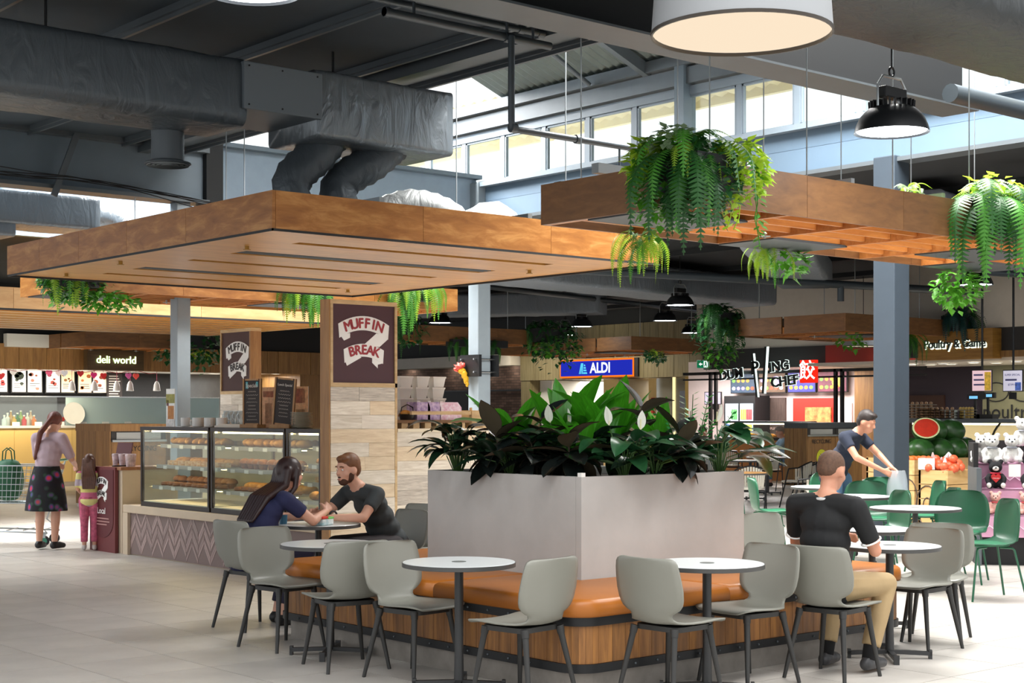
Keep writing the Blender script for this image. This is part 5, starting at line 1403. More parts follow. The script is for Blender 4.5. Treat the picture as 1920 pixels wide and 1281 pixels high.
t = thing('menu_board', 'tall chalk price board right of the deli posters', 'menu board', (17.35, 36.5, 1.9)); MB().box(0, .42, 0, .05, 0, .75).build('board', M_cb, t)
for k in range(10): MB().box(.05, .3 + .008 * ((k * 5) % 9), -.004, 0, .06 + .065 * k, .085 + .065 * k).build('chalk_line', M_chalk, t)
ds = thing('shop_sign', 'dark timber sign box with glowing deli world lettering', 'sign', (16.15, 33.5, 2.86))
MB().box(-.72, .72, 0, .2, -.24, .24).build('sign_box', wood('sign_timber', '3E2E18', '5A4426', (1, 8, 8), 2), ds); MB().cyl((-.5, .1, .24), (-.5, .1, .7), .015, n=6).cyl((.5, .1, .24), (.5, .1, .7), .015, n=6).build('hanger', M_black, ds)
text('lettering', 'deli world', .25, emis('sign_glow_white', 'F6FFD8', 2.2), ds, (0, -.02, 0), .0, .02)
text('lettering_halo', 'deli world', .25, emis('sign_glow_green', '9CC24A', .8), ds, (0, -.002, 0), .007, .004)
for k, px in enumerate((135, 177, 219, 244, 294, 346)):
    x, y_, z = atV(px, 733, 34.4)
    t = thing('bell_pendant', 'small pale bell pendant over the deli counter, %s from the left' % ORD[k], 'lamp', (x, y_, z), 0, 'bell pendants over the deli counter')
    MB(1).lathe([(.09, 0), (.085, .04), (.07, .15), (.045, .21), (.02, .24), (0, .245)], n=16).build('shade', mat('bell_white', 'C9C9CC', .5), t)
    MB().lathe([(.08, .01)], n=14, cap0=True).build('bulb', M_down, t); MB().cyl((0, 0, .24), (0, 0, 2.66 - z), .006, n=5).build('cord', mat('pink_cord', 'B0486A', .6), t)
heart = [(0, -.1), (.1, .0), (.1, .06), (.06, .09), (.02, .08), (0, .05), (-.02, .08), (-.06, .09), (-.1, .06), (-.1, 0)]
for k, (px, py, c) in enumerate(((2, 706, 'C83038'), (25, 697, 'E8E8EA'), (92, 688, 'F06A98'), (110, 691, 'F4E4E8'), (121, 698, 'DADCE8'), (151, 696, 'B82830'), (176, 704, 'D02A78'), (194, 705, 'C8282C'), (241, 705, 'C85A9A'), (255, 706, 'E05048'))):
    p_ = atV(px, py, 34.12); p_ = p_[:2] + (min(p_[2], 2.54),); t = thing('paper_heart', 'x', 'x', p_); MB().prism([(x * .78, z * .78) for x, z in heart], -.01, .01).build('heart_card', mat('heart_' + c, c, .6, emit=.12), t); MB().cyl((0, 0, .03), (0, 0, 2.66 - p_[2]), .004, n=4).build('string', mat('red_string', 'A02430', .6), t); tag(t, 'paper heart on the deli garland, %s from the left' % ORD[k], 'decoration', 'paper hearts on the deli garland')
gl = MB(1).tube([atV(px, 690, 34.1)[:2] + (2.64 - .07 * math.sin(px * .05) ** 2,) for px in range(-20, 300, 12)], .006, 4); tag(gl.build('garland_string', mat('red_string', 'A02430', .6)), 'thin red garland string sagging across the deli boards', 'garland')
tag(MB(1).lathe([(.02, .0), (.2, .02), (.25, .05), (.25, .06), (.2, .035), (0, .02)], n=24).build('serving_plate', M_white, None, atV(137, 776, 31.66), (rad(82), 0, 0)), 'large white plate standing on the deli counter', 'plate')
tag(MB(1).lathe([(.1, 0), (.16, .09), (.165, .09), (.1, .01)], n=16, cap0=True).build('red_bowl', mat('red_plastic', 'C82A20', .4), None, atV(112, 790, 32.1)), 'red plastic bowl on the deli counter', 'bowl')
bc = ['C8D4DC', 'D8DCE0', 'B88A3A', 'C8A040', '3A7A3A', '88A848', 'C83028', 'E0E0DA', 'C8A888', 'D8782A']
for k in range(10):
    t = thing('bottle', 'bottle or jar on the deli counter, %s from the left' % ORD[k], 'bottle', atV(8 + 6.2 * k, 790, 32.0 + .15 * (k % 3))[:2] + (1.331,), 0, 'bottles and jars on the deli counter')
    h = .2 + .05 * ((k * 7) % 3)
    MB(1).lathe([(.05, 0), (.055, .02), (.055, h * .65), (.02, h * .8), (.02, h), (0, h)], n=12, cap0=True).build('glass_body', mat('bottle_' + bc[k], bc[k], .25), t); MB(1).lathe([(.024, h), (.024, h + .03), (0, h + .03)], n=10).build('cap', M_white, t)
for k in range(6): tag(MB().box(-.08, .08, -.01, .01, 0, .08).build('price_card', M_white, None, atV(30 + 42 * k, 789, 31.66)[:2] + (1.331,)), 'small white price card on the deli counter, %s from the left' % ORD[k], 'card', 'price cards on the deli counter')
# recycling station, far left
def recycling(label, loc, rz, w, dpt, h, left_m, words_, name='recycling_station'):
    t = thing(name, label, 'bin station', loc, rz)
    n = 5
    for k in range(n): MB().box(-.02, 0, dpt * k / n + .003, dpt * (k + 1) / n - .003, .06, h - .12).build('side_board', M_oakp, t)
    MB().box(0, w, 0, dpt, .0, .06).build('kick', M_white, t); MB().box(0, w, .03, dpt, .06, h - .12).build('body', M_oakp, t)
    MB().box(-.03, w + .03, -.03, dpt, h - .12, h).build('top_cap', left_m, t)
    m = len(words_)
    for i, (wd, col) in enumerate(words_):
        a, c = w * i / m, w * (i + 1) / m; cx = (a + c) / 2
        MB().box(a + .006, c - .006, 0, .03, .06, h * .8).build('bin_door', M_oakp, t); MB().box(a + .006, c - .006, 0, .03, h * .8, h - .12).build('hatch_panel', M_char, t)
        MB().box(a + .1, c - .1, -.005, .0, h * .82, h - .14).build('slot', mat('bin_slot', 'A8ACAA', .4), t); MB().box(a + .01, c - .01, -.05, .0, h * .79, h * .815).build('lip', M_galv, t)
        for j, q in enumerate(wd): text('lettering', q, .12, mat('bin_letter', '2A2620', .6), t, (cx, -.006, h * .71 - .09 * j), .001)
        if col:
            cz = h * .47
            d = MB().prism([(cx + .17 * math.cos(q * PI / 12), cz + .17 * math.sin(q * PI / 12)) for q in range(24)], -.008, -.002).build('badge', mat('badge_' + col, col, .5), t)
            mk = MB()
            if i == 0:
                for q in range(3):
                    M_ = Matrix.Rotation(q * 2 * PI / 3, 3, 'Y')
                    mk.prism([(-.05, .075), (.03, .075), (.03, .1), (.08, .055), (.03, .02), (.03, .04), (-.03, .04)], -.011, -.008, M_)
                mk.v = [(x + cx, y_, z + cz) for x, y_, z in mk.v]
            else:
                mk.box(cx - .08, cx + .08, -.011, -.008, cz + .06, cz + .08).box(cx - .03, cx + .03, -.011, -.008, cz + .08, cz + .095)
                for q in range(4): mk.box(cx - .065 + .036 * q, cx - .043 + .036 * q, -.011, -.008, cz - .09, cz + .05)
            mk.build('badge_symbol', mat('badge_ink', '1E2420', .6), d)
    return t
recycling('oak recycling station with dark hatch behind the kiosk, far left', at(208, 950, 25)[:2] + (0,), 0, 1.0, 1.3, 1.42, M_oakp, [(['RECYCLING'], None)])
recycling('oak recycling and general waste station with round badges, near the slate column', (25.5, 20.34, 0), 0, 1.9, .6, 1.4, mat('slate_cap', '3E464C', .5), [(['RECYCLING'], 'C8CE2A'), (['GENERAL', 'WASTE'], '8FBF6A')])

# ================= supermarket, facing -U (local x runs along -V)
al = struct('wall_supermarket', (31, 36, 0), rad(-90))
for k in range(28): MB().box(.3 * k + .003, .3 * k + .297, -.03 - .006 * (k % 2), .12, 2.62, 4.2).build('board', M_olive, al)
wall_part(al, 'bulkhead', -14, 8.4, .0, .3, 3.35, 4.62, M_dark); wall_part(al, 'bulkhead', -9, -.05, -.4, .3, 3.1, 3.45, M_bw)
wall_part(al, 'left_pier', 0, .42, 0, 1.6, 0, 2.62, M_olive); wall_part(al, 'white_return', .45, 1.0, .4, 3.2, 0, 2.62, M_white)
wall_part(al, 'cream_pier', 3.1, 3.85, .6, 1.6, 0, 2.62, mat('cream_pier', 'D9BE84', .6)); wall_part(al, 'grey_pier', 3.85, 4.25, .5, 1.6, 0, 2.62, mat('taupe_pier', '9A917E', .6))
wall_part(al, 'cream_pier', 4.7, 5.6, .9, 1.6, 0, 2.62, mat('cream_pier', 'D9BE84', .6)); wall_part(al, 'right_pier', 7.0, 7.5, 0, 1.6, 0, 2.62, mat('mustard_pier', '9A7E3A', .6))
wall_part(al, 'interior_brick', -1, 8.4, 4.2, 4.4, 0, 3.2, brickmat('red_brick', '5E3A32', '7A4C40', '4A3E3A', 1))
wall_part(al, 'soffit', 0, 8.4, .1, 4.2, 2.64, 2.68, M_bw); wall_part(al, 'interior_floor_band', .5, 7, 1.0, 3.5, .0, .9, M_char)
MB().box(5.6, 7.0, .3, .32, .2, 2.6).build('window_pane', glass('shop_window', 'D8DCD8', .15, .12), al); MB().box(6.28, 6.33, .25, .33, 0, 2.62).build('lit_mullion', emis('warm_mullion', 'F6DFA0', 1.2), al)
shop_light(al, (3, 2.2, 2.6), 5, 1.2, 180, (1, .95, .85)); shop_light(al, (3, -1.2, 3.7), 6, .6, 130, (1, .92, .75))
for k, (x, c) in enumerate(((5.85, '5A68A8'), (6.1, 'A8742C'), (6.6, 'E2DCC8'))): MB().box(x, x + .3, 1.0, 1.03, 1.75, 2.25).build('window_poster', mat('wposter_' + c, c, .5, emit=.15), al)
MB().box(6.0, 6.5, .8, .84, 1.2, 1.6).build('notice_board', mat('notice_blue', '22305E', .5), al); MB().box(4.9, 4.98, .8, .9, 1.6, 2.05).build('hydrant_sign', mat('sign_red', 'B83024', .5), al); MB().box(4.45, 4.72, .7, .9, .0, 1.7).build('grey_cabinet', M_char, al)
sg = thing('shop_sign', 'blue supermarket sign with orange edge and white lettering', 'sign', (30.88, 34.05, 2.93), rad(-90))
MB().box(0, 3.15, 0, .1, -.27, .27).build('sign_edge', emis('orange_edge', 'F0741E', 1.0), sg); MB().box(.05, 3.1, -.012, 0, -.22, .22).build('sign_face', emis('blue_sign_face', '1F2AA8', 1.0), sg)
MB().box(3.15, 3.3, .02, .3, -.27, .27).build('sign_side', M_blk2, sg)
text('lettering', 'ALDI', .42, emis('sign_letter_white', 'F4F6FF', 1.2), sg, (1.78, -.016, -.005), .012, sx=.95)
lb_ = MB()
for k in range(4): lb_.prism([(.86 + .065 * k, -.16), (.895 + .065 * k, -.16), (.985 + .03 * k, .16 - .0 * k), (.95 + .03 * k, .16)] if k < 3 else [(.9, .16)] * 0 or [(1.04, -.16), (1.22, -.16), (1.2, -.11), (1.05, -.11)], -.018, -.013)
for k in range(3): lb_.prism([(1.06 + .01 * k, -.08 + .075 * k), (1.19 - .025 * k, -.08 + .075 * k), (1.17 - .025 * k, -.03 + .075 * k), (1.06 + .01 * k, -.03 + .075 * k)], -.018, -.013)
lb_.build('emblem', emis('emblem_cyan', '58C8E8', 1.0), sg)
bw_ = struct('wall_brick', (33, 50, 0), rad(-90))
wall_part(bw_, 'brick_face', 0, 14.6, 0, .2, 0, 3.3, brickmat('dark_brick', '5E483E', '86695C', '4A403A', 1, .26, .09))
wall_part(bw_, 'bulkhead', 0, 14.6, -.6, .2, 3.3, 4.62, M_bw); wall_part(bw_, 'doorway_light', 13.2, 14.2, -.02, .0, 0, 2.35, mat('bright_doorway', 'E8E4DC', .6, emit=.3)); wall_part(bw_, 'screen_dark', 5.6, 9.4, -.05, 0, 1.0, 2.35, M_blk2)
wall_part(bw_, 'screen_frame', 5.5, 13.2, -.06, -.02, 2.35, 2.4, M_black); wall_part(bw_, 'service_door', 10.2, 11.0, -.03, 0, 0, 1.5, M_bw)
shop_light(bw_, (9, -2, 3.2), 8, .5, 220, (1, .93, .85))
for k in range(5): downlight('downlight by the dark brick wall, %s from the left' % ORD[k], (32.7, rat((760, 842, 905, 955, 985)[k]) * 32.7, 3.299), .2)
ex = thing('exit_sign', 'green running-man exit sign with a left arrow', 'sign', at(1318, 683, 36), rad(-60))
MB().box(-.15, .15, 0, .05, -.1, .1).build('housing', M_white, ex); MB().box(-.14, .14, -.006, 0, -.09, .09).build('panel', emis('exit_green', '0E6A44', .9), ex)
MB().prism([(-.1, 0), (-.05, .04), (-.05, .015), (-.01, .015), (-.01, -.015), (-.05, -.015), (-.05, -.04)], -.01, -.006).box(.02, .12, -.01, -.006, -.075, .075).build('arrow_and_door', emis('exit_white', 'E8F6EC', 1.0), ex)
MB().prism([(.05, .05), (.08, .06), (.085, .02), (.1, -.06), (.085, -.06), (.07, -.02), (.04, -.06), (.03, -.05), (.055, .0)], -.013, -.01).build('figure_mark', emis('exit_green', '0E6A44', .9), ex)
MB().cyl((0, .02, .1), (0, .02, 1.853), .012, n=6).build('hanger', M_black, ex)

# ================= dumpling shop, facing -U
du = struct('wall_dumpling', (28, 25.6, 0), rad(-90))
wall_part(du, 'bulkhead', -.2, 7.2, .0, .3, 3.15, 4.62, M_bw); wall_part(du, 'fascia', .1, 3.85, -.08, .1, 2.68, 3.15, M_char); wall_part(du, 'fascia', 3.85, 7.2, -.08, .1, 2.72, 3.15, M_redp)
wall_part(du, 'rear_wall', -2.9, 3.1, 2.6, 2.75, 0, 3.0, M_pinkw); wall_part(du, 'soffit', .15, 6.2, .1, 2.6, 2.7, 2.74, M_bw); wall_part(du, 'timber_return', 2.95, 7.2, 2.2, 2.5, 0, 2.7, M_oakp)
wall_part(du, 'doorway', -.15, .52, 2.54, 2.6, 0, 2.0, mat('brown_curtain', '4A3C36', .8, var=.3, vs=14, stretch=(6, 6, .4))); wall_part(du, 'kitchen_window', .78, 2.1, 2.54, 2.6, 1.0, 1.98, mat('kitchen_red', 'B02A1E', .5, emit=.12))
wall_part(du, 'kitchen_shelf', 1.2, 2.0, 2.5, 2.54, 1.0, 1.75, mat('steamer_tan', 'C08A50', .6, var=.5, vs=9)); wall_part(du, 'notice', 2.3, 2.6, 2.56, 2.6, 1.35, 1.85, mat('notice_pink', 'E4D4D2', .6))
text('curtain_lettering', 'DUMPLING CHEF', .09, mat('pale_pink_print', 'D8B8B0', .6), du, (.2, 2.53, 1.2), .001)
shop_light(du, (.6, 1.3, 2.66), 5, 1.2, 260, (1, .93, .9))
sc_ = ['39485A', '5E4A3A', '3A3A8A', '6A3A48']
for k in range(4):
    t = thing('menu_screen', 'glowing dumpling menu screen, %s from the left' % ORD[k], 'screen', (30.4, 26.8 - .96 * k, 2.12), rad(-90), 'dumpling menu screens')
    MB().box(0, .9, 0, .06, 0, .56).build('bezel', M_blk2, t); MB().box(.02, .88, -.008, 0, .02, .54).build('screen', mat('screen_' + sc_[k], sc_[k], .4, emit=.5, var=.3, vs=6), t)
    rr = random.Random(k + 40)
    for q in range(9):
        cx, cz = .12 + .16 * (q % 5), .13 + .2 * (q // 5); s_ = .06
        if k == 3 and q == 8: cx, cz, s_ = .6, .25, .16
        if k == 1 and q == 8: cx, cz, s_ = .6, .3, .17
        c = rr.choice(['C8B048', 'B8503A', '6FA848', 'D8D4E0', '9A86C8', 'C88A3A'])
        MB().prism([(cx + s_ * math.cos(a * PI / 6), cz + s_ * .8 * math.sin(a * PI / 6)) for a in range(12)], -.012, -.009).build('dish_picture', mat('dish_' + c, c, .4, emit=.5, var=.4, vs=12), t)
gy = thing('gantry_frame', 'black steel gantry frame carrying the dumpling shop lettering', 'frame', (27.5, 25.2, 0), rad(-90))
for z in (2.53, 2.4): MB().box(-.6, 6.4, 0, .07, z, z + (.07 if z > 2.5 else .04)).build('rail', M_black, gy)
for x in (.25, .42, 4.0, 4.18, 5.25): MB().box(x, x + .07, 0, .07, .0 if x not in (.42, 4.18) else 1.3, 2.6).build('post', M_black, gy)
sg = thing('shop_sign', 'white-lit DUMPLING CHEF lettering with chopsticks', 'sign', (27.4, 24.45, 2.5), rad(-90)); sg.scale = (1.12, 1, 1.05)
gw = emis('neon_white', 'E8FFF6', 1.6)
for nm, m, dp, bo in (('lettering', M_blk2, .05, .006), ('lettering_glow', gw, .012, .014)):
    text(nm, 'DUM', .3, m, sg, (.3, -.0, .02), bo, dp, rot=.1); text(nm, 'ING', .3, m, sg, (1.6, -.0, .17), bo, dp, rot=.1); text(nm, 'CHEF', .3, m, sg, (1.75, -.0, -.16), bo, dp, rot=.1)
    text(nm, 'P', .42, m, sg, (.95, -.0, .14), bo, dp, rot=.05)
for x, m, dy in ((1.16, M_blk2, -.05), (1.2, gw, -.02)): MB().prism([(x, -.42), (x + .04, -.42), (x + .12, .62), (x + .07, .62)], dy, dy + .02).build('chopstick', m, sg)
for x, m, dy in ((.97, M_blk2, -.05), (1.0, gw, -.02)): MB().prism([(x + .03, -.5), (x + .06, -.5), (x - .06, .48), (x - .1, .48)], dy, dy + .02).build('chopstick', m, sg)
r2 = thing('shop_sign', 'glowing red square sign with a white dumpling character', 'sign', (27.4, 21.85, 2.55), rad(-90))
MB().box(-.22, .22, 0, .1, -.26, .26).build('sign_box', emis('sign_red_glow', 'E02818', 1.1), r2); text('lettering', '餃', .46, gw, r2, (0, -.01, 0), .004, .008)
tv = thing('television', 'small tilted television on the pink wall by the gantry', 'television', (30.2, 27.25, 2.0), rad(-75)); MB().box(-.25, .25, 0, .05, -.17, .17).build('casing', M_blk2, tv); MB().box(-.23, .23, -.005, 0, -.15, .15).build('screen', mat('tv_screen', '8A8494', .4, emit=.3, var=.4, vs=5), tv); MB().box(-.03, .03, .05, .3, -.3, -.1).build('bracket', M_black, tv)
fr_ = thing('drinks_fridge', 'black double-door drinks fridge lit inside', 'fridge', (29.9, 26.6, 0), rad(-90)); MB().box(0, 1.05, .02, .6, 0, 2.05).build('cabinet', M_blk2, fr_)
dk = ['C8C850', 'C84848', '4878B8', 'D8D8DC', '58A858']
for k in range(2):
    x = .06 + .5 * k
    d = MB().box(x, x + .43, 0, .02, .2, 1.85).build('fridge_door', mat('fridge_lit', 'A9B6C2', .4, emit=.45), fr_)
    for j in range(4):
        for q in range(6): MB().box(x + .03 + .065 * q, x + .075 + .065 * q, -.012, 0, .3 + .38 * j, .56 + .38 * j).build('drink', mat('drink_' + dk[(j + k * 2 + q // 3) % 5], dk[(j + k * 2 + q // 3) % 5], .3, emit=.2), d)
fc = thing('hot_food_counter', 'hot food glass counter with an orange front at the dumpling shop', 'counter', (28.0, 24.95, 0), rad(-90))
MB().box(0, 2.5, 0, .8, 0, .95).build('front', mat('orange_counter', 'A8692A', .45), fc); MB().box(0, 2.5, -.01, .8, .95, 1.02).build('tray_edge', M_cfr, fc); MB().box(0, 2.5, 0, .01, 1.02, 1.36).build('glass_pane', M_cglass, fc); MB().box(0, 2.5, 0, .5, 1.36, 1.41).build('hood', M_steel, fc); MB().box(.1, 2.6, .1, .14, 1.33, 1.36).build('heat_strip', M_lit, fc)
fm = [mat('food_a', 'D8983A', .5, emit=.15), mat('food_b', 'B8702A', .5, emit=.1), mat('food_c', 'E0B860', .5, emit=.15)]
for k in range(12): tag(MB(2).ball((0, 0, .04), .09, .12, .05, 10, 6).build('hot_snack', fm[k % 3], None, (28.3, 24.85 - .2 * k, 1.02)), 'golden hot snack in the dumpling counter, %s from the left' % ORD[k], 'food', 'hot snacks in the dumpling counter')

# ================= butcher, facing -U
bu = struct('wall_butcher', (26, 18.6, 0), rad(-90))
wall_part(bu, 'bulkhead', 0, 9, .0, .3, 3.25, 4.62, M_bw); wall_part(bu, 'fascia', .0, 9, 0, .2, 2.72, 3.25, M_char); wall_part(bu, 'soffit', -2.2, 9, .1, 3, 2.62, 2.68, M_bw); wall_part(bu, 'timber_band', 2.4, 9, -.05, .1, 2.68, 2.8, M_oakp)
wall_part(bu, 'rear_wall', -2.2, .42, 3, 3.1, 0, 2.7, mat('aubergine_wall', '2E2630', .7)); wall_part(bu, 'rear_wall', .42, 9, 2.7, 2.8, 0, 2.7, mat('moss_glass_wall', '6E6C50', .3, var=.15, vs=2)); wall_part(bu, 'door_panel', -1.6, -.7, 2.94, 3, 0, 2.0, mat('brown_door', '3A2218', .6))

text('wall_lettering', 'poultry', .42, M_blk2, bu, (1.05, 2.68, 1.62), .002)
MB(1).tube([(.75 + .3 * math.cos(a), 2.68, 2.05 + .2 * math.sin(a)) for a in [2 * PI * i / 20 for i in range(20)]], .012, 5, closed=True).tube([(1.4 + .3 * math.cos(a), 2.68, 2.05 + .2 * math.sin(a)) for a in [2 * PI * i / 20 for i in range(20)]], .012, 5, closed=True).build('wall_emblem', M_blk2, bu)
shop_light(bu, (3.5, 1.4, 2.58), 5, 1.2, 170, (1, .95, .9))
for k in range(7): downlight('bright downlight under the butcher sign, %s from the left' % ORD[k], (26.5 + .5 * (k % 2), rat((1708, 1745, 1769, 1784, 1826, 1868, 1905)[k]) * (26.5 + .5 * (k % 2)), 2.619), .1 if k else .13, emis('downlight_bright', 'FFFDF4', 16 if k in (0, 4) else 9) if k in (0, 4) else None)
ps = thing('shop_sign', 'oak sign box with backlit Poultry and Game lettering', 'sign', (25.7, 17.74, 2.93), rad(-90))
MB().box(0, 1.68, 0, .3, -.28, .3).build('sign_box', wood('butcher_sign_oak', '8A5F26', 'AE8038', (1, 1, 9), 2), ps)
text('lettering', 'Poultry & Game', .23, mat('dark_green_letter', '1C2E2A', .5), ps, (.85, -.0, .02), .003, .04, sx=.92); text('lettering_glow', 'Poultry & Game', .23, emis('letter_glow', 'F2FFE8', 1.5), ps, (.865, -.0, .0), .006, .012, sx=.92)
cf_ = thing('butcher_counter', 'curved glass butcher display counter with a lit interior', 'counter', (23.6, 16.7, 0), rad(-90))
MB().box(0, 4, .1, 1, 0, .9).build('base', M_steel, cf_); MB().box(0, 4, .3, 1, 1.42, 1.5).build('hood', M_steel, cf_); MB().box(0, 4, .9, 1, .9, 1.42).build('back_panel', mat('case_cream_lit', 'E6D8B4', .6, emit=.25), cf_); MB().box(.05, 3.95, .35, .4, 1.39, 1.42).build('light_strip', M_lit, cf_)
MB(2).grid(lambda s_, t_: (4 * s_, .02 + .3 * t_ ** 3, .9 + .52 * t_), 1, 8).build('glass_pane', M_cglass, cf_); MB(1).tube([(1.9, .02 + .3 * (i / 8) ** 3, .9 + .52 * i / 8) for i in range(9)], .02, 6).build('rib', M_black, cf_)
for k in range(12): tag(MB(2).ball((0, 0, .05), .12, .1, .06, 9, 6).build('meat_cut', mat('meat_' + 'ABC'[k % 3], ('C89A78', 'B87860', 'D8C0A0')[k % 3], .5), None, (24.0 + .25 * (k % 2), 16.55 - .28 * k, .9)), 'cut of poultry in the butcher case, %s from the left' % ORD[k], 'food', 'poultry in the butcher case')
M_egg = mat('brown_egg', 'B08A68', .5, var=.2, vs=20)
for k, (px, w, h, c) in enumerate(((1728, .5, 6, None), (1748, .5, 4, None), (1766, .55, 4, None), (1792, .5, 3, 'C9D2CC'), (1812, .3, 4, 'D8B868'))):
    t = thing('egg_tray_stack', 'stack of egg trays on the butcher counter, %s from the left' % ORD[k], 'egg trays', (23.95, rat(px) * 23.95, 1.501), 0, 'egg tray stacks')
    for j in range(h):
        m = mat('tray_' + c, c, .6) if c else M_egg
        b = MB(2)
        for q in range(5): b.ball((.0, -w * .4 + w * .2 * q, .03 + .05 * j), .035, .032, .035, 7, 5)
        b.build('egg_row', m, t); MB().box(-.12, .12, -w / 2, w / 2, .05 * j, .05 * j + .012).build('tray', mat('tray_pulp', '8A8478', .8), t)
for k, px in enumerate((1819, 1843)):
    t = thing('weighing_scale', '%s shop scale with a lit display on the butcher counter' % ('left', 'right')[k], 'scale', (24.1, rat(px) * 23.95, 1.501), rad(-90)); MB().box(-.16, .16, -.1, .1, 0, .08).build('base', M_blk2, t); MB().box(-.02, .02, 0, .03, .08, .36 + .03 * k).build('stem', M_blk2, t); MB().box(-.15, .15, -.02, .04, .34 + .03 * k, .44 + .03 * k).build('head', M_blk2, t); MB().box(-.1, .1, -.025, -.02, .36 + .03 * k, .41 + .03 * k).build('display', emis('lcd_blue', '7AC0F0', 1), t)
for k, (px, lab, c) in enumerate(((1841, 'pink tilted price screen with a food photo', 'E8C4CC'), (1899, 'white SUPER SPECIAL price screen', 'D8D4E6'))):
    x, y_, z = at(px, 714, 26.2)
    t = thing('price_screen', lab + ' hanging over the butcher counter', 'screen', (x, y_, z), rad(-90 + 14 * (1 - k))); w = .36 if k else .33
    MB().box(-w / 2 - .012, w / 2 + .012, 0, .03, -.19, .19).build('bezel', M_blk2, t); MB().box(-w / 2, w / 2, -.006, 0, -.175, .175).build('screen', mat('price_' + c, c, .4, emit=.45), t)
    tx = mat('price_ink', '5A5A8A', .5)
    for j, q in enumerate(((None, None, None) if not k else ('SUPER SPECIAL', None, '$7.99 kg'))):
        if q: text('lettering', q, .05 if j else .045, tx, t, (0, -.008, .1 - .085 * j), .0005)
        else: MB().box(-.14, .02 + .04 * k + .02 * j, -.009, -.006, .085 - .085 * j, .115 - .085 * j).build('print_line', tx, t)
    MB().box(.05, .16, -.009, -.006, -.17, .15 if not k else -.03).build('food_photo', mat('photo_' + 'ab'[k], ('C8A030', '4A68B8')[k], .4, emit=.3, var=.5, vs=18), t)
    MB().cyl((0, .02, .19), (0, .02, 4.62 - z), .02, n=8).build('hanger', M_black, t); MB().box(-.07, .07, -.01, .01, -.32, -.2).build('tag_card', M_blk2, t)

# ================= fruit crates and melons
M_pine = wood('crate_pine_board', 'C49A5C', 'E2BE86', (1, 1, 9), 1.6, .6, .1, .05)
def bin_(label, u0, v0, w, d, h):
    t = thing('fruit_bin', label, 'crate', (u0, v0, 0), 0, 'pine fruit bins')
    n = 5
    for k in range(n):
        z0, z1 = h * k / n, h * (k + 1) / n - .008
        MB().box(0, w, 0, .03, z0, z1).build('board', M_pine, t); MB().box(0, .03, .03, d, z0, z1).build('board', M_pine, t)
    MB().box(w - .03, w, 0, d, .05, h).box(0, w, d - .03, d, .05, h).build('rear_boards', M_pine, t); MB().box(.03, w - .03, .03, d - .03, h - .1, h - .06).build('liner', mat('bin_liner', '8A6A3C', .8), t)
    for cy in (.25, .7):
        MB(1).tube([(-.003, cy * d + .16 * math.cos(a), h * .5 + .25 * math.sin(a)) for a in [2 * PI * i / 18 for i in range(18)]], .008, 4, closed=True).tube([(-.003, cy * d + .06 * math.cos(a), h * .5 + .1 * math.sin(a)) for a in [2 * PI * i / 12 for i in range(12)]], .007, 4, closed=True).build('stencil_ring', mat('stencil_ink', '4A3E34', .7), t)
    return t
bin_('pine fruit bin of melons by the slate column', 16.66, 11.55, .5, .45, 1.0); bin_('pine fruit bin under the orange bags, nearest', 16.13, 10.7, .5, .42, .9); bin_('long pine bin holding the right-hand melons', 17.2, 11.75, 1.75, .95, 1.0)
M_melon = mat('watermelon_rind', '2C5A22', .35, var=.35, vs=7, two='1E3E1A', stretch=(3, 3, .6))
ml = MB(2).ball((0, 0, 0), .17, .2, .16, 16, 10).mesh('watermelon', M_melon)
for k, (u, v, z) in enumerate(((17.4, 12.4, 1.1), (17.42, 11.98, 1.1), (17.8, 12.35, 1.1), (17.82, 11.96, 1.1), (18.22, 11.96, 1.1), (18.2, 12.36, 1.1), (18.65, 12.1, 1.1), (18.0, 12.15, 1.36), (18.4, 12.15, 1.35), (17.5, 12.45, 1.38))):
    tag(put('watermelon', ml, None, (u, v, z), (0, .2 * k, k * 1.3)), 'whole green watermelon in the fruit bins, %s of the heap' % ('top left', 'near left', 'rear left', 'front middle', 'front right', 'rear middle', 'rear right', 'topmost right', 'topmost far right', 'topmost left')[k], 'watermelon', 'watermelons in the fruit bins')
hm_ = thing('halved_watermelon', 'halved watermelon showing its red flesh', 'watermelon', (17.55, 11.98, 1.4)); hm_.rotation_euler = (rad(35), rad(-30), 0)
b = MB(2).ball((0, 0, 0), .22, .18, .17, 18, 12); b.f = [q for q in b.f if all(b.v[i][2] < .001 for i in q)]; b.mi = [0] * len(b.f); b.build('rind', M_melon, hm_)
MB().lathe([(.2, .0)], n=24, cap1=True).build('white_rind', mat('melon_pale', 'C8D09A', .5), hm_, scale=None) if False else MB()._add([(.215 * math.cos(a * PI / 12), .175 * math.sin(a * PI / 12), 0) for a in range(24)], [tuple(range(24))]).build('white_rind', mat('melon_pale', 'C8D09A', .5), hm_)
MB()._add([(.19 * math.cos(a * PI / 12), .152 * math.sin(a * PI / 12), .004) for a in range(24)], [tuple(range(24))]).build('flesh', mat('melon_flesh', 'B8301E', .4, var=.15, vs=14), hm_)
M_or = mat('orange_peel', 'D8702A', .5, obj=.15); om = MB(2).ball((0, 0, 0), .042, n=10, m=7).mesh('mandarin', M_or)
r = random.Random(9)
for k in range(14): tag(put('mandarin', om, None, (16.72 + .09 * (k % 5), 11.62 + .09 * (k // 5), 1.0)), 'small orange fruit in the pine bin by the column, %s counted from its near corner' % ORD[k], 'fruit', 'fruit along the melon bin')
M_net = mat('orange_net', 'D8603C', .45, obj=.1, alpha=.95)
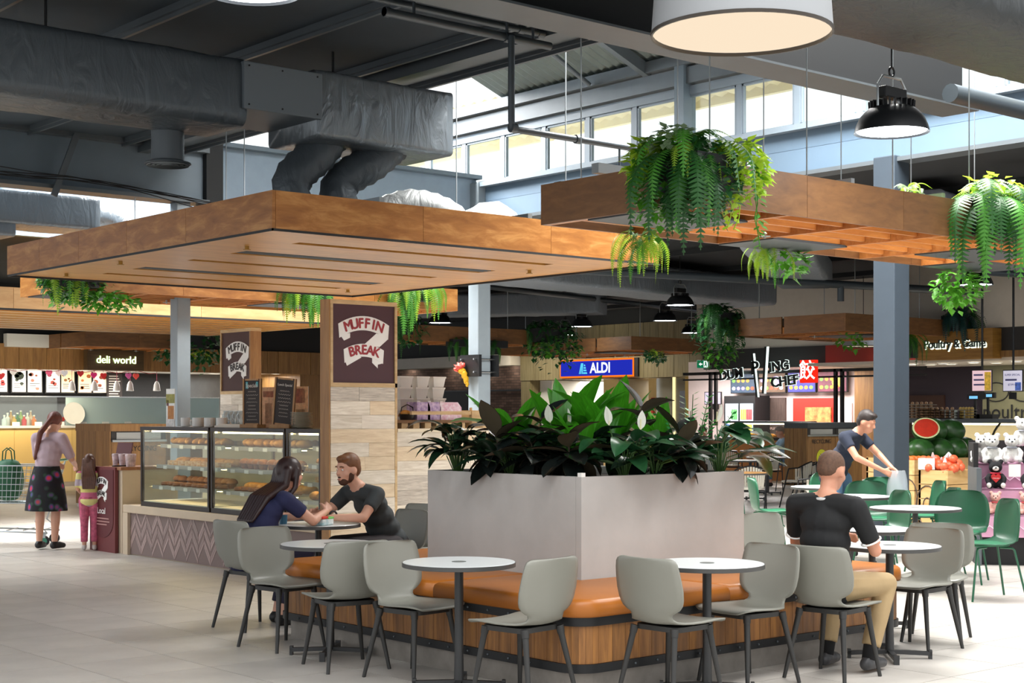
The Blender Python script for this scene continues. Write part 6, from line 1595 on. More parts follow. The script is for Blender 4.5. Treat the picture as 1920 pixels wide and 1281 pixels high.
for k in range(6):
    t = thing('orange_bag', 'netted bag of oranges on the nearest pine bin, %s from the left' % ORD[k], 'fruit bag', (16.25 + .14 * (k % 3), 10.82 + .17 * (k // 3), .86 + .06 * (k % 2)), k, 'orange bags')
    b = MB(2)
    for q in range(9): b.ball((r.uniform(-.1, .1), r.uniform(-.1, .1), r.uniform(0, .12)), .055, n=8, m=6)
    b.build('bagged_oranges', M_net, t); MB(1).tube([(0, 0, .12), (.03, .02, .19)], [.03, .008], 6).build('bag_neck', mat('clear_film', 'D8C8C8', .3), t)
tag(MB().box(-.1, .1, 0, .01, 0, .14).build('price_card', M_white, None, (16.12, 11.0, .9), (0, 0, rad(-60))), 'white price card in front of the orange bags', 'card')

# ================= plush toy stand
ts = thing('toy_stand', 'black stepped toy stand with pink patterned cloth', 'stand', (14.02, 8.95, 0), rad(-52))
TS = Matrix.Translation((14.02, 8.95, 0)) @ Matrix.Rotation(rad(-52), 4, 'Z')
M_pink = mat('pink_zigzag_cloth', 'C796B0', .8, var=.06, vs=9)
MB().box(0, 1.6, .12, 1.0, 0, .3).build('base', M_blk2, ts); MB().box(0, .05, 0, 1.0, .0, 1.02).build('end_panel', M_steel, ts)
for z0, z1, y_ in ((.3, .54, .0), (.54, .8, .18), (.8, 1.06, .42)):
    MB().box(.05, 1.6, y_, y_ + .03, z0, z1).build('cloth_drop', M_pink, ts); MB().box(.05, 1.6, y_, y_ + .6 if y_ < .4 else 1.0, z1 - .02, z1).build('step', M_pink, ts)
    zg = MB(1).tube([(.08 + .05 * i, y_ - .004, z0 + .08 + .04 * (i % 2)) for i in range(31)], .005, 4); zg.build('zigzag_stripe', mat('zigzag_pale', 'E8D4E0', .8), ts)
MB().box(0, .05, .35, .95, 1.02, 1.28).box(0, 1.6, .9, .95, 1.06, 1.3).build('back_rail', M_blk2, ts)
def plush(label, loc, rz, s, fur, muzzle, grp, heart_=False, ribbon=None, ear=(.035, .0)):
    t = thing('plush_toy', label, 'soft toy', loc, rz, grp); t.scale = (s, s, s)   # faces +x
    b = MB(2).ball((0, 0, .11), .085, .095, .11, 12, 8).ball((.015, 0, .28), .085, .09, .08, 12, 8)
    for sy in (-1, 1): b.ball((-.005, .07 * sy, .355), .03, .035, .035, 9, 6).tube([(.02, .07 * sy, .18), (.07, .11 * sy, .13), (.1, .1 * sy, .08)], [.035, .035, .03], 8).tube([(.03, .055 * sy, .05), (.1, .08 * sy, .04), (.15, .09 * sy, .045)], [.045, .045, .038], 8)
    o = b.build('body', fur, t); m = o.modifiers.new('remesh', 'REMESH'); m.mode = 'VOXEL'; m.voxel_size = .011; m2 = o.modifiers.new('smooth', 'SMOOTH'); m2.factor = .5; m2.iterations = 3; LATE.append(o)
    MB(2).ball((.085, 0, .265), .035, .042, .032, 9, 6).build('muzzle', muzzle, t); MB(2).ball((.12, 0, .275), .012, .015, .01, 7, 5).build('nose', M_blk2, t)
    for sy in (-1, 1): MB(2).ball((.085, .032 * sy, .305), .01, n=7, m=5).build('eye', M_blk2, t); MB(2).ball((.165, .09 * sy, .045), .015, .032, .036, 8, 6).build('foot_pad', muzzle, t)
    if heart_:
        b = MB().prism([(x * .6, z * .6) for x, z in heart], -.015, .015, Matrix.Rotation(PI / 2, 3, 'Z')); h = b.build('heart_cushion', mat('heart_red', 'B81E22', .7), t, (.125, 0, .14)); text('lettering', 'I love you', .022, M_rib, h, (.0175, 0, .0), .0, .002).rotation_euler = (0, 0, rad(90))
    if ribbon: MB(1).tube([(.03 + .06 * math.cos(a), .06 * math.sin(a), .2) for a in [2 * PI * i / 12 for i in range(12)]], .012, 5, closed=True).build('ribbon', ribbon, t)
M_fw_ = mat('white_fur', 'DADAD6', .95, bump=.6, bs=120); M_fp = mat('pink_fur', 'D8A79C', .95, bump=.5, bs=120); M_fb = mat('black_fur', '17161A', .9, bump=.4, bs=120); M_mz = mat('pale_muzzle', 'D8D4CE', .9)
PL = rad(-145)
for k, (x, y_, z) in enumerate(((.12, .62, 1.06), (.42, .6, 1.06), (.72, .62, 1.06), (1.05, .6, 1.06), (1.35, .62, 1.06), (.55, .75, 1.24), (.9, .75, 1.22), (.2, .45, 1.06))):
    plush('white teddy bear on the top of the toy stand, %s' % ('far left', 'second from left', 'middle', 'second from right', 'far right', 'raised behind on the left', 'raised behind on the right', 'slumped at the left edge')[k], TS @ Vector((x, y_, z)), PL + .25 * (k % 3 - 1), .85, M_fw_, M_fw_, 'white bears on the toy stand', ribbon=mat('grey_scarf', '8A8E96', .8) if k % 2 else None)
for k, x in enumerate((.22, .58, .95, 1.3)):
    plush('black plush toy holding a red heart on the middle step, %s from the left' % ORD[k], TS @ Vector((x, .3, .8)), PL, .8, M_fb, M_mz, 'black plush toys with hearts', True, ribbon=mat('red_bow', 'C82038', .7))
for k, x in enumerate((.2, .5, .8, 1.1, 1.4)):
    plush('pink teddy bear on the lowest step of the toy stand, %s from the left' % ORD[k], TS @ Vector((x, .12, .54)), PL + .1 * k, .62, M_fp, M_fp, 'pink bears on the toy stand', ribbon=mat('red_ribbon', 'C85058', .7))
tag(MB().box(-.06, .06, 0, .006, 0, .13).build('price_card', M_white, None, TS @ Vector((.4, .16, .93)), (0, 0, rad(-52))), 'white price card among the black plush toys', 'card')
# alarm box and crumpled toy clamped on the pale column
cl = thing('column_clamp', 'black steel clamp with bolts around the pale column', 'bracket', (15.0, 18.42, 2.34))
[MB().box(a, a + .05, -.24, .24, -.17, .17).build('clamp_plate', M_black, cl) for a in (-.2, .15)]
for y_ in (-.16, .16):
    for z in (-.1, .1): MB(1).cyl((-.25, y_, z), (.25, y_, z), .015, n=8).build('bolt', M_chrome, cl)
ty = thing('rag_figure', 'crumpled red and yellow figure hanging off the column clamp', 'toy', (14.76, 18.5, 2.24)); ty.scale = (.62,) * 3
for nm, col, P_s in (('yellow_body', 'D8A81C', [((0, 0, -.05), .09, .1), ((.03, -.03, -.18), .07, .1), ((.05, -.05, -.28), .05, .07), ((-.03, .05, .03), .1, .08)]), ('red_head', 'C8483C', [((-.08, .1, .14), .11, .1), ((-.12, .16, .08), .06, .07), ((-.02, .04, .17), .07, .06)])):
    b = MB(2)
    for c, ra, rb in P_s: b.ball(c, ra, ra, rb, 9, 7)
    b.v = [tuple(Vector(v) * (1 + .4 * noise.noise(Vector(v) * 22))) for v in b.v]; b.build(nm, mat('rag_' + col, col, .6), ty)
# ---------------------------------------------------------------- people (local +x = the way they face, +y = their left)
M_skin = mat('skin', 'C98F74', .55, var=.05, vs=6)
M_skin2 = mat('skin_pale', 'D2A088', .55, var=.05, vs=6)
def vox(b, name, m, par, size=.011, it=4, fac=.5):
    o = b.build(name, m, par); k = o.modifiers.new('remesh', 'REMESH'); k.mode = 'VOXEL'; k.voxel_size = size
    s_ = o.modifiers.new('smooth', 'SMOOTH'); s_.factor = fac; s_.iterations = it; LATE.append(o)
    return o
def cap(b, p, q, r0, r1, n=10):
    p, q = Vector(p), Vector(q)
    b.tube([p, q], [r0, r1], n); b.ball(p, r0 * .995, n=n, m=8); b.ball(q, r1 * .995, n=n, m=8)
def hand(b, w, d, nrm, curl=.7, s=1.0):
    d = Vector(d).normalized(); nrm = Vector(nrm); nrm = (nrm - d * nrm.dot(d)).normalized(); sd = d.cross(nrm)
    w = Vector(w)
    for k in (-1, -.33, .33, 1): cap(b, w + sd * .012 * k * s, w + (d * .085 + sd * .026 * k) * s, .016 * s, .0135 * s, 8)
    for k, L in ((-1, .062), (-.33, .075), (.33, .08), (1, .07)):
        p = w + (d * .085 + sd * .026 * k) * s; e = 0
        for j in range(3):
            e += curl * (.6, .8, .5)[j]; q = p + (d * math.cos(e) + nrm * math.sin(e)) * L * s * (.45, .32, .23)[j]
            cap(b, p, q, .0105 * s, .0098 * s, 7); p = q
    p = w + (d * .02 + sd * .022) * s
    for j, (a, c) in enumerate(((.55, .05), (.8, .03))):
        q = p + (d * a + sd * (.6 - .45 * j) + nrm * (.25 + .3 * j)).normalized() * (.045 if j == 0 else .035) * s; cap(b, p, q, .0135 * s, .0105 * s, 7); p = q
def figure(label, loc, rz, J, mats, hairfn=None, sleeves=.55, trousers='long', face=False, skirt=None, shoes=True, s=1.0, hands=(.6, .6), belly=1.0, collar=None, name='person', beard=None):
    t = thing(name, label, 'person', loc, rz); t.scale = (s, s, s)
    pe, ch, nk, hd = (Vector(J[k]) for k in ('pelvis', 'chest', 'neck', 'head'))
    up = (nk - pe).normalized(); skin = mats['skin']
    b = MB(2)
    yaw, pit = J.get('look', (0, 0)); HM = Matrix.Rotation(yaw, 3, 'Z') @ Matrix.Rotation(pit, 3, 'Y')
    hp = lambda x, y_, z: hd + HM @ Vector((x, y_, z))
    b.ball(hp(-.012, 0, .02), .098, .078, .1, 14, 10, HM); b.ball(hp(.028, 0, -.045), .06, .056, .075, 12, 9, HM); b.ball(hp(.05, 0, -.085), .032, .036, .03, 10, 8, HM)
    b.ball(hp(.092, 0, -.018), .018, .013, .02, 8, 6, HM); cap(b, hp(.085, 0, .02), hp(.104, 0, -.022), .009, .013, 8); b.ball(hp(.083, 0, -.062), .014, .025, .008, 8, 6, HM); b.ball(hp(.085, 0, -.075), .013, .022, .007, 8, 6, HM)
    b.ball(hp(.076, 0, .03), .018, .05, .01, 8, 6, HM)
    for sy in (-1, 1): b.ball(hp(-.005, .079 * sy, -.012), .022, .01, .033, 8, 7, HM); b.ball(hp(.05, .04 * sy, -.03), .03, .025, .03, 8, 7, HM)
    cap(b, nk - up * .04, hd + HM @ Vector((-.02, 0, -.06)), .056, .05)
    for f, rx, ry in ((0, .115, .15), (.35, .1, .135), (.7, .11, .155), (1, .1, .16)): b.ball(pe.lerp(ch, f), rx, ry, .1, 12, 8)
    cap(b, ch, nk, .1, .06)
    for S_, sy in (('L', 1), ('R', -1)):
        sh, el, wr = (Vector(J[k + S_]) for k in ('sh', 'el', 'wr')); cap(b, nk - up * .03, sh, .06, .052); cap(b, sh, el, .05, .038); cap(b, el, wr, .039, .026)
        hdv = Vector(J.get('hd' + S_, wr - el)); hand(b, wr, hdv, J.get('hn' + S_, (0, -sy, -.4)), hands[0 if S_ == 'L' else 1])
        hi, kn, an = (Vector(J[k + S_]) for k in ('hi', 'kn', 'an')); cap(b, hi, kn, .085, .055); cap(b, kn, kn.lerp(an, .35), .054, .054); cap(b, kn.lerp(an, .35), an, .054, .036)
        ft = Vector(J.get('ft' + S_, an + Vector((.14, 0, -.06)))); cap(b, an + Vector((0, 0, -.03)), ft, .036, .028)
    vox(b, 'body', skin, t, .0095, 3)
    # shirt
    q = MB(2)
    for f, rx, ry in ((-.15, .144, .178), (.1, .13 * belly, .16 * belly), (.4, .122 * belly, .155 * belly), (.7, .128, .172), (1, .115, .178)): q.ball(pe.lerp(ch, f), rx, ry, .11, 14, 9)
    cap(q, ch, nk - up * .055, .118, .074)
    for S_ in 'LR':
        sh, el = Vector(J['sh' + S_]), Vector(J['el' + S_]); cap(q, nk - up * .05, sh, .072, .066); q.tube([sh, sh.lerp(el, sleeves)], [.067, .058], 12)
    vox(q, 'shirt', mats['shirt'], t, .011, 8)
    if collar:
        MB(2).tube([nk + Vector((.062 * math.cos(a) - .0, .066 * math.sin(a), .0 + .012 * math.cos(a))) - up * .015 for a in [2 * PI * i / 16 for i in range(16)]], .012, 6, closed=True).build('collar', collar, t)
        for S_ in 'LR':
            sh, el = Vector(J['sh' + S_]), Vector(J['el' + S_]); d = (el - sh).normalized(); c = sh.lerp(el, sleeves); ax = d.orthogonal().normalized(); ay = d.cross(ax)
            MB(2).tube([c + ax * .06 * math.cos(a) + ay * .06 * math.sin(a) for a in [2 * PI * i / 16 for i in range(16)]], .006, 6, closed=True).build('cuff_stripe', M_rib, t)
    if skirt:
        pr_ = skirt['prof']; q = MB(2); n = 28; vs = []
        for i, (r_, z) in enumerate(pr_):
            for j in range(n):
                a = 2 * PI * j / n; k = 1 + (.05 * i / len(pr_)) * math.sin(a * 7); vs.append((pe.x + r_ * k * .85 * math.cos(a), pe.y + r_ * k * math.sin(a), z))
        q._add(vs, [(i * n + j, i * n + (j + 1) % n, (i + 1) * n + (j + 1) % n, (i + 1) * n + j) for i in range(len(pr_) - 1) for j in range(n)]); q.build('skirt', skirt['mat'], t)
    else:
        q = MB(2); q.ball(pe - up * .02, .138, .172, .115, 14, 9)
        for S_ in 'LR':
            hi, kn, an = (Vector(J[k + S_]) for k in ('hi', 'kn', 'an')); cap(q, hi, kn, .1, .069, 12)
            if trousers == 'long': e = kn.lerp(an, .86); cap(q, kn, kn.lerp(an, .4), .069, .066, 12); q.tube([kn.lerp(an, .4), e], [.066, .06], 12)
            else: q.tube([kn, kn.lerp(an, .12)], [.07, .068], 12)
        vox(q, 'trousers', mats['trousers'], t, .011, 4)
    if shoes:
        for S_ in 'LR':
            an = Vector(J['an' + S_]); ft = Vector(J.get('ft' + S_, an + Vector((.14, 0, -.06)))); q = MB(2); lo = Vector((0, 0, -.012))
            cap(q, an + Vector((-.025, 0, -.045)), an.lerp(ft, .5) + Vector((0, 0, -.018)), .042, .042); cap(q, an.lerp(ft, .5) + Vector((0, 0, -.018)), ft, .042, .032); q.tube([an + Vector((0, 0, -.04)), an + Vector((0, 0, .0))], [.042, .04], 10)
            zmin = min(an.z, ft.z) - .075; q.v = [(x, y_, max(z, zmin)) for x, y_, z in q.v]
            vox(q, 'shoe', mats['shoes'], t, .009, 2)
            if mats.get('socks'): MB(2).tube([an + Vector((0, 0, -.02)), an.lerp(Vector(J['kn' + S_]), .22)], [.042, .05], 12).build('sock', mats['socks'], t)
    if hairfn: vox(hairfn(hp, HM, nk, up), 'hair', mats['hair'], t, .009, 3)
    if beard:
        q = MB(2); q.ball(hp(.05, 0, -.083), .042, .047, .042, 10, 8, HM); q.ball(hp(.012, 0, -.075), .045, .06, .035, 10, 8, HM)
        for sy in (-1, 1): q.ball(hp(.012, .058 * sy, -.05), .03, .016, .04, 8, 6, HM)
        q.ball(hp(.09, 0, -.05), .01, .024, .006, 8, 6, HM); vox(q, 'beard', beard, t, .008, 2)
    if face:
        for sy in (-1, 1):
            MB(2).ball(hp(.0765, .031 * sy, .006), .0085, n=10, m=7).build('eye', mat('eye_white', 'E8E4DE', .3), t); MB(2).ball(hp(.0815, .031 * sy, .005), .0045, n=8, m=6).build('iris', mat('iris_dark', '3A2A20', .3), t)
            cap_ = MB(2).tube([hp(.086, .015 * sy, .03), hp(.088, .032 * sy, .034), hp(.078, .05 * sy, .029)], .005, 6); cap_.build('eyebrow', mats['hair'], t)
        MB(2).ball(hp(.095, 0, -.067), .006, .022, .0045, 8, 6, HM).build('lips', mat('lips', 'A8685C', .5), t)
    return t
def short_hair(top=.012, back=-.06):
    def f(hp, HM, nk, up):
        q = MB(2); q.ball(hp(-.022, 0, .035 + top), .1, .084, .095, 14, 10, HM); q.ball(hp(-.06, 0, .0), .06, .074, .075, 12, 8, HM); q.ball(hp(.03, 0, .085 + top), .06, .065, .03, 10, 8, HM)
        return q
    return f
def crop_hair(hp, HM, nk, up):
    q = MB(2); q.ball(hp(-.018, 0, .04), .099, .079, .088, 14, 10, HM); q.ball(hp(-.055, 0, .01), .058, .07, .065, 12, 8, HM)
    return q
def long_hair(drop):
    def f(hp, HM, nk, up):
        q = MB(2); q.ball(hp(-.02, 0, .03), .108, .09, .105, 14, 10, HM)
        for k in range(7):
            y_ = -.075 + .025 * k; a = hp(-.07, y_, .02); c = hp(-.085, y_ * 1.1, -.09); bn_ = Vector((-up.z, 0, up.x)); d = nk - up * drop * .35 + bn_ * .125 + Vector((0, y_ * 1.35, 0)); e = nk - up * drop + bn_ * .15 + Vector((0, y_ * 1.25, 0))
            cap(q, a, c, .035, .032, 8); cap(q, c, d, .032, .028, 8); cap(q, d, e, .028, .014, 8)
        for sy in (-1, 1): cap(q, hp(.01, .075 * sy, .03), hp(.0, .088 * sy, -.1), .025, .022, 8); cap(q, hp(.0, .088 * sy, -.1), nk + Vector((-.03, .1 * sy, -.1)), .022, .012, 8)
        return q
    return f
# seated woman with long dark hair
figure('woman with long dark hair in a navy t-shirt leaning on the cafe table', (5.86, 9.91, 0), rad(3), dict(pelvis=(-.02, 0, .555), chest=(.13, 0, .86), neck=(.25, 0, 1.0), head=(.36, 0, 1.135), look=(-.05, .12),
       shL=(.2, .17, .95), shR=(.2, -.17, .95), elL=(.42, .22, .79), elR=(.4, -.24, .785), wrL=(.62, .1, .8), wrR=(.62, -.1, .84), hdL=(.5, -.4, .15), hdR=(.5, .35, .3),
       hiL=(.02, .09, .53), hiR=(.02, -.09, .53), knL=(.44, .1, .54), knR=(.44, -.1, .54), anL=(.3, .09, .085), anR=(.22, -.1, .085)),
       dict(skin=M_skin2, shirt=mat('navy_cotton', '23264A', .85, bump=.1, bs=9), trousers=mat('dark_leggings', '1C1830', .8), shoes=mat('dark_shoe', '1C1C1E', .5), hair=mat('dark_brown_hair', '2E1B1A', .45, var=.3, vs=30, stretch=(1, 1, .15))), long_hair(.33), .62, face=True)
# seated bearded man
figure('bearded man in a charcoal t-shirt leaning across the cafe table', (7.2, 9.98, 0), rad(181), dict(pelvis=(.0, 0, .56), chest=(.2, 0, .87), neck=(.33, 0, 1.02), head=(.425, 0, 1.155), look=(.08, .1),
       shL=(.28, .2, .96), shR=(.28, -.2, .96), elL=(.46, .26, .785), elR=(.48, -.24, .785), wrL=(.68, .1, .79), wrR=(.68, -.06, .81), hdL=(.5, -.3, .05), hdR=(.5, .2, .12),
       hiL=(.05, .1, .54), hiR=(.05, -.1, .54), knL=(.46, .12, .56), knR=(.46, -.12, .56), anL=(.42, .13, .085), anR=(.42, -.1, .085)),
       dict(skin=M_skin2, shirt=mat('charcoal_cotton', '33383A', .85, bump=.12, bs=8), trousers=mat('dark_shorts', '2A2426', .85), shoes=mat('dark_shoe', '1C1C1E', .5), hair=mat('light_brown_hair', '6E4526', .6, var=.25, vs=40)), short_hair(.006), .6, 'short', True, hands=(.5, .5), belly=1.08, beard=mat('brown_beard', '4A2C1C', .8, var=.2, vs=40))
tag(MB(1).tube([(6.565 + .034 * math.cos(a), 9.86 , .805 + .034 * math.sin(a)) for a in [2 * PI * i / 12 for i in range(12)]], .008, 6, closed=True).build('wristwatch', M_blk2), 'black wristwatch on the bearded man', 'watch')
tb_ = thing('takeaway_box', 'white takeaway box with red and green printed lid on the couple table', 'food box', (6.42, 9.8, .742), rad(25))
MB().box(-.08, .08, -.06, .06, 0, .05).build('tray', mat('box_white', 'E4E2DE', .6, var=.2, vs=18, two='7FA8B0'), tb_, bevel=.008); MB().box(-.082, .0, -.062, .062, .05, .07).build('lid', mat('box_red', 'C8382A', .5), tb_, bevel=.006); MB().box(.0, .082, -.062, .062, .045, .062).build('lid', mat('box_green', '6FBF62', .5), tb_, bevel=.006)
tag(MB(1).lathe([(.03, 0), (.033, .07), (.028, .07), (.0, .01)], n=14, cap0=True).build('blue_tub', mat('blue_tub', '3A6E8A', .4), None, (6.25, 10.08, .742)), 'small blue sauce tub on the couple table', 'tub')
# man in black polo, seen from behind
figure('man in a black polo shirt and khaki trousers sitting with his back to us', (7.42, 5.79, 0), rad(4), dict(pelvis=(.0, 0, .57), chest=(.015, 0, .93), neck=(.03, 0, 1.105), head=(.085, 0, 1.245), look=(.0, .2),
       shL=(.015, .215, 1.04), shR=(.015, -.215, 1.04), elL=(.12, .29, .79), elR=(.14, -.27, .77), wrL=(.36, .16, .8), wrR=(.38, -.1, .8), hdL=(.6, -.2, .1), hdR=(.6, .15, .1),
       hiL=(.02, .1, .55), hiR=(.02, -.1, .55), knL=(.42, .2, .53), knR=(.47, -.14, .54), anL=(.28, .17, .1), anR=(.3, -.12, .1), ftL=(.43, .2, .045), ftR=(.46, -.12, .045)),
       dict(skin=M_skin, shirt=mat('black_cotton', '121315', .8, bump=.1, bs=8), trousers=mat('khaki_cotton', 'A8906A', .85, var=.08, vs=4, bump=.15, bs=7), shoes=mat('grey_leather_shoe', '3C3C3E', .4), socks=mat('black_sock', '101012', .9), hair=mat('cropped_brown_hair', '5A4030', .75, var=.25, vs=60)), crop_hair, .78, hands=(.6, .6), belly=1.16, collar=mat('white_trim', 'C9C9C8', .7))
# standing shopper and child
def stripes(name, cols, f):
    m, nt, P, N, L = _nodes(name); tc = N('ShaderNodeTexCoord'); sp = N('ShaderNodeSeparateXYZ'); L(tc.outputs['Object'], sp.inputs[0]); mm = N('ShaderNodeMath'); mm.operation = 'MULTIPLY'; mm.inputs[1].default_value = f / len(cols); L(sp.outputs[2], mm.inputs[0])
    fr_ = N('ShaderNodeMath'); fr_.operation = 'FRACT'; L(mm.outputs[0], fr_.inputs[0]); rp = N('ShaderNodeValToRGB'); rp.color_ramp.interpolation = 'CONSTANT'; e = rp.color_ramp.elements; e[0].color = lin(cols[0]); e[1].position = 1 / len(cols); e[1].color = lin(cols[1])
    for i in range(2, len(cols)): x = e.new(i / len(cols)); x.color = lin(cols[i])
    L(fr_.outputs[0], rp.inputs[0]); L(rp.outputs[0], P.inputs['Base Color']); P.inputs['Roughness'].default_value = .9
    return m
M_floral = mat('floral_cotton', '1E1C26', .85)
def floral():
    m, nt, P, N, L = _nodes('floral_skirt'); tc = N('ShaderNodeTexCoord'); v = N('ShaderNodeTexVoronoi'); v.inputs['Scale'].default_value = 9; L(tc.outputs['Object'], v.inputs['Vector'])
    r1 = N('ShaderNodeValToRGB'); e = r1.color_ramp.elements; e[0].position = .0; e[0].color = lin('D8502C'); e[1].position = 1; e[1].color = lin('17171F')
    for p, c in ((.18, 'C8405A'), (.3, '6A4A88'), (.4, '2A4A3A'), (.48, '17171F')): x = e.new(p); x.color = lin(c)
    L(v.outputs['Distance'], r1.inputs[0]); hs = N('ShaderNodeMixRGB'); hs.blend_type = 'MULTIPLY'; hs.inputs[0].default_value = .45; L(r1.outputs[0], hs.inputs[1]); L(v.outputs['Color'], hs.inputs[2]); L(hs.outputs[0], P.inputs['Base Color']); P.inputs['Roughness'].default_value = .85
    return m
def pony(hp, HM, nk, up):
    q = MB(2); q.ball(hp(-.02, 0, .03), .106, .088, .1, 14, 10, HM); cap(q, hp(-.1, 0, .02), nk + Vector((-.14, .05, .0)), .035, .035, 8); cap(q, nk + Vector((-.14, .05, .0)), nk + Vector((-.17, .1, -.3)), .035, .02, 8)
    return q
stand = lambda w=.1: dict(hiL=(0, w, .86), hiR=(0, -w, .86), knL=(.02, w, .47), knR=(.03, -w, .47), anL=(-.0, w, .1), anR=(.0, -w, .1), ftL=(.14, w + .02, .045), ftR=(.14, -w - .03, .045))
figure('shopper in a pale pink top and dark floral skirt standing at the trolley', (7.35, 17.05, 0), rad(35), dict(pelvis=(0, 0, .9), chest=(.03, 0, 1.2), neck=(.08, 0, 1.37), head=(.17, 0, 1.49), look=(.2, .45), shL=(.05, .17, 1.31), shR=(.05, -.17, 1.31), elL=(.16, .22, 1.07), elR=(.14, -.24, 1.06), wrL=(.38, .15, 1.0), wrR=(.36, -.16, .98), **stand()),
       dict(skin=M_skin2, shirt=mat('pale_pink_knit', 'B9A3AC', .9, bump=.1, bs=10), trousers=M_floral, shoes=mat('black_flat', '151416', .5), hair=mat('auburn_hair', '6A3A30', .5, var=.2, vs=20)), pony, .95, skirt=dict(prof=[(.15, .98), (.18, .88), (.21, .75), (.235, .6), (.25, .46)], mat=floral()))
figure('small child with long hair in a striped top and pink trousers beside the shopper', (7.68, 16.62, 0), rad(60), dict(pelvis=(0, 0, .9), chest=(.01, 0, 1.18), neck=(.02, 0, 1.36), head=(.05, 0, 1.53), look=(-.3, .0), shL=(.0, .16, 1.3), shR=(.0, -.16, 1.3), elL=(.04, .2, 1.06), elR=(.06, -.2, 1.06), wrL=(.2, .14, .95), wrR=(.2, -.12, .95), **stand(.085)),
       dict(skin=M_skin2, shirt=stripes('striped_knit', ['C86A8A', 'D8CC7A', 'B8A8B4', 'E0D890'], 9), trousers=mat('pink_print_trousers', 'C2607C', .85, var=.3, vs=18), shoes=mat('white_trainer', 'C8C0BC', .6), hair=mat('child_brown_hair', '5A3A2C', .5, var=.2, vs=20)), long_hair(.3), .9, s=.68)
figure('shopper in a navy t-shirt stooping with a clear plastic bag at the slate column', (13.62, 10.43, 0), rad(-80), dict(pelvis=(-.05, 0, .93), chest=(.12, 0, 1.24), neck=(.24, 0, 1.4), head=(.34, 0, 1.5), look=(.1, .4), shL=(.17, .2, 1.34), shR=(.17, -.2, 1.34), elL=(.36, .26, 1.14), elR=(.34, -.24, 1.12), wrL=(.55, .18, 1.0), wrR=(.56, -.06, .98), **stand(.11)),
       dict(skin=M_skin, shirt=mat('navy_tee', '1C2436', .85), trousers=mat('blue_jeans', '5C7FA0', .85, var=.1, vs=6), shoes=mat('dark_shoe', '1C1C1E', .5), hair=mat('dark_hair', '2A211E', .6)), short_hair(), .55, 'short')
pb = MB(2); pb.grid(lambda s_, t_: (.13 * math.cos(2 * PI * s_) * (.35 + .65 * math.sin(PI * (.12 + .75 * t_))) + .02 * math.sin(9 * s_ + 5 * t_), .1 * math.sin(2 * PI * s_) * (.35 + .65 * math.sin(PI * (.12 + .75 * t_))), -.52 * t_), 20, 10)
tag(pb.build('plastic_bag', glass('clear_plastic_film', 'E6EEF4', .12, .3, .2), None, (13.83, 9.8, .98)), 'clear plastic shopping bag held by the stooping shopper', 'bag')
seat = dict(pelvis=(0, 0, .56), chest=(.06, 0, .88), neck=(.1, 0, 1.05), head=(.16, 0, 1.18), look=(0, .3), shL=(.1, .19, .99), shR=(.1, -.19, .99), elL=(.26, .24, .8), elR=(.26, -.24, .8), wrL=(.45, .1, .82), wrR=(.45, -.1, .82), hiL=(.04, .1, .54), hiR=(.04, -.1, .54), knL=(.44, .12, .55), knR=(.44, -.12, .55), anL=(.4, .12, .085), anR=(.4, -.12, .085))
figure('diner in a navy top sitting behind the planter leaves, far off', (25.4, 23.4, 0), rad(-20), seat, dict(skin=M_skin, shirt=mat('navy_tee', '1C2436', .85), trousers=mat('blue_jeans', '5C7FA0', .85), shoes=mat('dark_shoe', '1C1C1E', .5), hair=mat('dark_hair', '2A211E', .6)), short_hair(), .5)
figure('grey-haired diner in pale blue holding a tablet left of the recycling station', (26.2, 21.45, 0), rad(140), seat, dict(skin=M_skin2, shirt=mat('pale_blue_shirt', '9FC0D8', .85), trousers=mat('blue_jeans', '5C7FA0', .85), shoes=mat('dark_shoe', '1C1C1E', .5), hair=mat('grey_hair', '8A8078', .7)), short_hair(), .9)
tag(MB().box(-.1, .1, -.005, .005, -.07, .07).build('tablet', M_blk2, None, (25.78, 21.75, .92), (rad(30), 0, rad(40))), 'dark tablet held by the grey-haired diner', 'tablet')
tag(MB(1).lathe([(.035, 0), (.035, .15), (.02, .18), (.02, .2), (0, .2)], n=12, cap0=True).build('water_bottle', mat('pale_bottle', 'B8CCD4', .3), None, (26.2, 23.45, .742)), 'pale drink bottle on the far dark table', 'bottle')

# ---------------------------------------------------------------- shopping trolley
tr = thing('shopping_trolley', 'wire shopping trolley full of bags at the left edge', 'trolley', (7.27, 18.0, 0), rad(-40))
wires = MB(1)
x0, x1 = -.55, .5
def ringpts(z, f): return [(x0 - .05 * f, -.22 - .05 * f, z), (x1 + .1 * f, -.25 - .05 * f, z), (x1 + .1 * f, .25 + .05 * f, z), (x0 - .05 * f, .22 + .05 * f, z)]
for i in range(7): wires.tube(ringpts(.52 + .075 * i, i / 6), .0045 if 0 < i < 6 else .008, 5, closed=True)
for k in range(22):
    a = k / 21
    for sy in (-1, 1): wires.tube([(x0 + (x1 - x0) * a, sy * (.22 + .03 * a), .52), (x0 - .05 + (x1 + .1 - x0 + .05) * a, sy * (.27 + .03 * a), .97)], .003, 4)
for k in range(10): wires.tube([(x0, -.2 + .044 * k, .52), (x1, -.22 + .049 * k, .52)], .003, 4); wires.tube([(x0, -.2 + .044 * k, .52), (x0 - .05, -.25 + .055 * k, .97)], .003, 4)
wires.build('wire_basket', M_galv, tr)
ch_ = MB(1)
for sy in (-1, 1): ch_.tube([(x1 + .12, sy * .26, 1.02), (x1 - .02, sy * .24, .55), (x1 - .1, sy * .23, .3), (x1 + .05, sy * .25, .16), (x0, sy * .2, .2), (x0 - .02, sy * .2, .14)], .011, 6)
for k in range(6): ch_.tube([(x0 + .2 * k, -.22, .19), (x0 + .2 * k, .22, .19)], .006, 5)
ch_.build('chassis', M_galv, tr)
